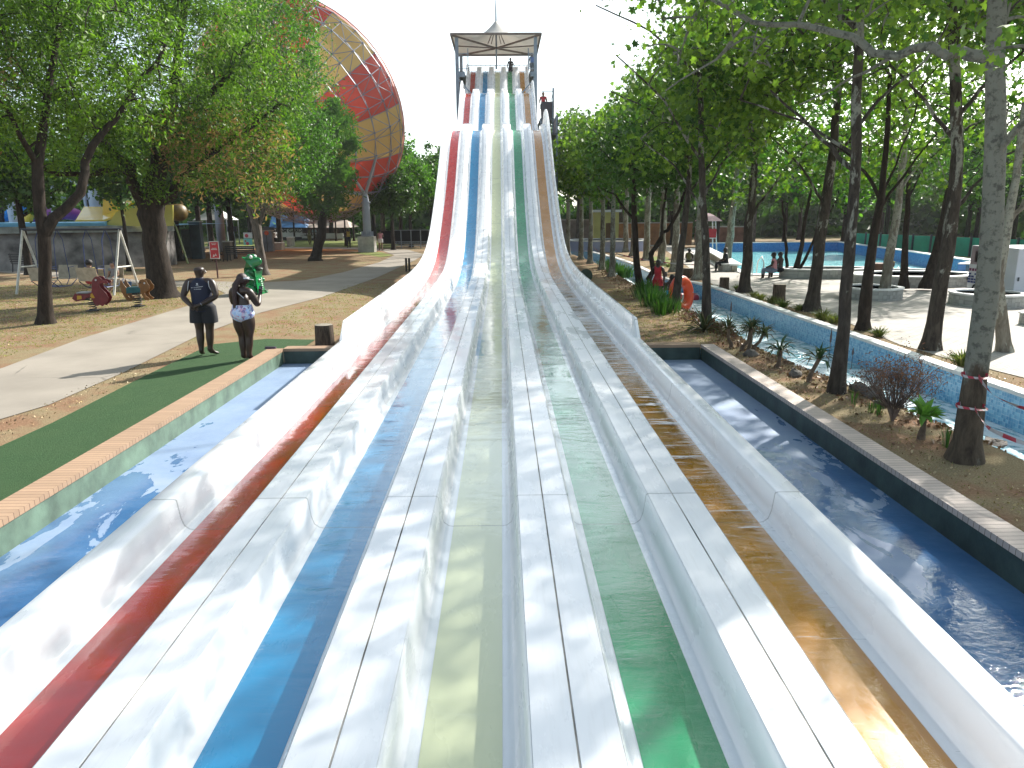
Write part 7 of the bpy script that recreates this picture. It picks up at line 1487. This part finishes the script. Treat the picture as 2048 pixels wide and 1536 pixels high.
# lifeguard stand with red and white roof
ls = empty('lifeguard_stand', (P(1415,475,47).x, 47, 0), 0, 'red and white lifeguard stand with a striped canopy at the pool corner', 'lifeguard stand'); 
for x in (-.45,.45):
    for y in (-.4,.4): mb = MB(); mb.bar((x*1.2,y*1.2,0),(x*.8,y*.8,2.3),.06); mb.build('leg', WHITEC_, ls)
mb = MB(); mb.box((0,0,1.2),(.9,.8,.06)); mb.build('platform', WHITEC_, ls); mb = MB(); mb.box((0,-.42,1.5),(.85,.04,.55)); mb.build('front_board', REDC, ls); mb = MB(); mb.lathe([(1.0,2.25),(.5,2.55),(.05,2.75)], 4, (0,0,0), rotz(.78)); mb.build('canopy', mat('striped_canopy', (.55,.35,.35), .7), ls)
person('person in a white shirt and black trousers walking on the pale path by the pool', P(1353,515,45)*Vector((1,1,0)), R(10), dict(anL=(-.07,.14,.10), toL=(-.08,.3,.04), anR=(.07,-.18,.12), toR=(.08,-.04,.04)), H=1.75, shirt=WHITEC_, shorts=BLACKC, leg_cover=1.9, sleeves=.4, sub=1)
person('person in dark clothes sitting low by the distant seat block', P(1396,513,43.2)*Vector((1,1,0))+Vector((0,0,-.1)), R(200), sit(0), H=1.6, shirt=NAVYC, shorts=BLACKC, leg_cover=.7, sub=1)
person('person in olive clothes sitting on the grass strip', P(1378,517,42)*Vector((1,1,0))+Vector((0,0,-.4)), R(-30), sit(0, anL=(-.1,.6,.45), anR=(.1,.6,.45), toL=(-.1,.7,.5), toR=(.1,.7,.5), knL=(-.1,.38,.62), knR=(.1,.38,.62)), H=1.6, shirt=OLIVE, shorts=BLACKC, leg_cover=.7, sub=1)
person('person in yellow standing by the green fence behind the big trunk', (21.5,27.5,0), R(160), None, H=1.7, shirt=YELC, shorts=DENIM, leg_cover=1.7, sleeves=.4, sub=1)
pc = empty('parked_mower', (22.6, 29.5, 0), 0, 'small white and dark machine on the lawn behind the pool wall', 'machine'); mb = MB(); mb.box((0,0,.45),(1.4,.7,.4),taper=.85); mb.build('body', WHITEC_, pc, bevel=.05); mb = MB(); mb.box((.3,0,.8),(.5,.5,.35)); mb.build('seat', BLACKC, pc, bevel=.05)
for x in (-.5,.5): mb = MB(); mb.torus((x,-.36,.2),.14,.06,rotx(R(90)),16,8); mb.build('wheel', mat('tyre', (.02,.02,.02)), pc)
# pool ladder
ld = empty('pool_ladder', (P(1515,545,31.9).x, 32.4, 0), 0, 'curved white pool ladder rails left of the round planter', 'ladder')
for dx in (-.25,.25): mb = MB(); mb.tube([(dx,-.55,0),(dx,-.5,.6),(dx,-.2,.85),(dx,.25,.6),(dx,.45,-.4)], .025, 8); mb.build('rail', mat('white_rail', (.75,.75,.75), .3), ld, smooth=True)
mb = MB(); mb.box((0,.42,-.1),(.5,.1,.03)); mb.build('step', STEEL, ld)

# ================================================================== RIVER BATHERS AND SWIM RINGS
WZ = -.52
def ring(label, c, R_, r_, cols, axis=None, grp='swim rings in the river'):
    t_ = empty('swim_ring', c, 0, label, 'swim ring', grp); mb = MB(); mb.torus((0,0,0), R_, r_, axis, 32, 12, (lambda f: int(f*8) % 2) if len(cols) > 1 else None); mb.build('tube', cols, t_, smooth=True)
    mb = MB(); q = Vector((R_, 0, r_)); q = (axis @ q) if axis is not None else q; mb.lathe([(.02,-.01),(.02,.03)], 8, q); mb.build('valve', WHITEC_, t_); return t_
ORG = mat('orange_vinyl', (.80,.09,.02), .3, .05, 2); BLV = mat('blue_vinyl', (.05,.42,.70), .25, .05, 2); WHV = mat('white_vinyl', (.75,.75,.75), .3, .03, 2); YLV = mat('yellow_vinyl', (.55,.40,.03), .3, .1, 2); RDV = mat('red_vinyl', (.62,.03,.06), .3, .05, 2); GRV = mat('green_vinyl', (.20,.55,.10), .3, .05, 2)
q = P(1363,588,24.6); ring('big orange swim ring held upright behind the leaning trunk', q, .47, .17, [ORG], axis_to((.75,-.75,.15)))
q = G(1376,600,WZ); ring('red and white swim ring floating behind the orange one', (q.x, q.y, WZ+.10), .34, .14, [RDV, WHV])
q = G(1326,592,WZ); ring('light blue and white swim ring under the bather in red', (q.x, q.y, WZ+.12), .36, .15, [BLV, WHV])
q = G(1337,577,WZ); ring('yellow swim ring carrying the bather in a blue shirt', (q.x, q.y, WZ+.12), .38, .15, [YLV])
q = G(1322,606,WZ); ring('green swim ring nearest the tall sword leaves', (q.x, q.y, WZ+.08), .30, .12, [GRV, WHV])
def bather(label, px, rz, dz, J, **k_):
    b = G(*px, WZ); person(label, (b.x, b.y, WZ+dz), rz, J, group=None, **k_)
LIE = sit(0, anL=(-.12,.78,.58), anR=(.12,.80,.58), toL=(-.12,.86,.72), toR=(.12,.88,.72), knL=(-.12,.42,.66), knR=(.12,.42,.66), spine=(0,-.14,.62), chest=(0,-.24,.78), neck=(0,-.30,.92), head=(0,-.32,1.04), top=(0,-.33,1.14), shL=(-.17,-.26,.85), shR=(.17,-.26,.85), elL=(-.34,-.1,.68), elR=(.34,-.1,.68), wrL=(-.38,.12,.60), wrR=(.38,.12,.60), haL=(-.38,.2,.58), haR=(.38,.2,.58))
bather('bather in a red top lying back in the blue and white ring', (1326,592), R(60), -.38, LIE, H=1.6, shirt=REDC, shorts=BLACKC, leg_cover=.4)
bather('bather in a blue shirt riding the yellow ring', (1337,577), R(200), -.30, LIE, H=1.5, shirt=BLUEC, shorts=BLACKC, leg_cover=.4, sleeves=.4)
bather('bather with raised legs nearest the tall sword leaves', (1310,598), R(80), -.42, LIE, H=1.6, shirt=None, shorts=NAVYC, leg_cover=.3)
bather('bather in dark clothes sitting between the two rings', (1320,582), R(120), -.40, LIE, H=1.5, shirt=NAVYC, shorts=BLACKC, leg_cover=.3)
b = G(1350,612,WZ); person('person standing in the river holding the orange ring', (b.x-.1, b.y+.2, -1.13), R(-10), dict(elR=(.28,.16,1.20), wrR=(.38,.34,1.28), haR=(.42,.40,1.30), elL=(-.24,.12,1.15), wrL=(-.05,.34,1.25), haL=(.03,.38,1.27)), H=1.72, shirt=None, shorts=NAVYC, leg_cover=.5, hands=True)
b = G(1283,585); person('person in a red top half hidden in the leaves beside the dark tree', (5.35, 24.0, -.25), R(150), None, H=1.5, shirt=REDC, shorts=REDC, leg_cover=.4, sub=1)

# ================================================================== BARRIER TAPE
TR_ = mat('tape_red', (.36,.03,.05), .5); TWH = mat('tape_white', (.42,.40,.40), .5)
def tape(parent, pts, w_=.05, seg=.09, twist=.0, name='tape_run'):
    mb = MB(); P_ = []; 
    for i in range(len(pts)-1):
        L_ = (pts[i+1]-pts[i]).length; n_ = max(1, int(L_/seg))
        for k_ in range(n_): f = k_/n_; q = pts[i].lerp(pts[i+1], f); q = q - Vector((0,0,.10*4*f*(1-f)*min(1, L_/3))); P_.append(q)
    P_.append(pts[-1]); rows = []
    for i, q in enumerate(P_):
        a = twist*i; u = Vector((0, math.sin(a), math.cos(a)))*w_/2; rows.append((q-u, q+u))
    b0 = 0
    for i in range(len(rows)-1):
        mb.cur = i % 2; mb.add([rows[i][0], rows[i+1][0], rows[i+1][1], rows[i][1]], [(0,1,2,3)])
    return mb.build(name, [TR_, TWH], parent, offset=parent.location)
T1c = [(5.33+.0, 7.5)]
def trunk_at(z): 
    q0, q1 = P(1950,760,7.45), P(1972,600,7.45); f = (z-q0.z)/(q1.z-q0.z); return q0.lerp(q1, f)
tp_ = empty('barrier_tape', (5.4,7.5,0), 0, 'red and white barrier tape wrapped round the big trunk and running right', 'tape')
for z, r_, zz in ((1.0,.134,.0),(.66,.146,.008)):
    c_ = trunk_at(z); tape(tp_, [Vector((c_.x+r_*math.cos(a), c_.y+r_*math.sin(a), z+zz*math.sin(a*2))) for a in np.linspace(0, 2*math.pi, 15)], .04, .06, .12, 'tape_wrap')
c_ = trunk_at(1.0); tape(tp_, [Vector((c_.x-.05,c_.y-.12,1.02)), P(1990,792,6.9), P(2060,820,6.6), P(2300,905,6.0)], .055, .10, .35); c_ = trunk_at(.66); tape(tp_, [Vector((c_.x-.05,c_.y-.13,.68)), P(1980,858,6.8), P(2060,890,6.5), P(2300,975,6.0)], .045, .10, .5)
tp2 = empty('barrier_tape', (5.3,36,0), 0, 'faint barrier tape strung between the distant trunks by the round pool', 'tape'); tape(tp2, [Vector((5.35,41.3,.95)), Vector((5.35,36.5,.85)), Vector((5.3,32.5,1.0)), Vector((8.45,30.5,.62))], .05, .3, .1)
print('objects', len(bpy.data.objects), 'polys', sum(len(m_.polygons) for m_ in bpy.data.meshes))
# ================================================================== THIN AIR HAZE
m, t = newmat('haze_air'); v = N(t, 'ShaderNodeVolumePrincipled'); v.inputs['Color'].default_value = (0.93,0.96,1.0,1); v.inputs['Density'].default_value = 0.0003; v.inputs['Anisotropy'].default_value = 0.35
o_ = N(t, 'ShaderNodeOutputMaterial'); L(t, v.outputs[0], o_.inputs['Volume'])
mb = MB(); mb.box((0, 420, 19), (1060, 1100, 44)); o = mb.build('haze', m); tag(o, 'thin pale haze in the air', kind='stuff')
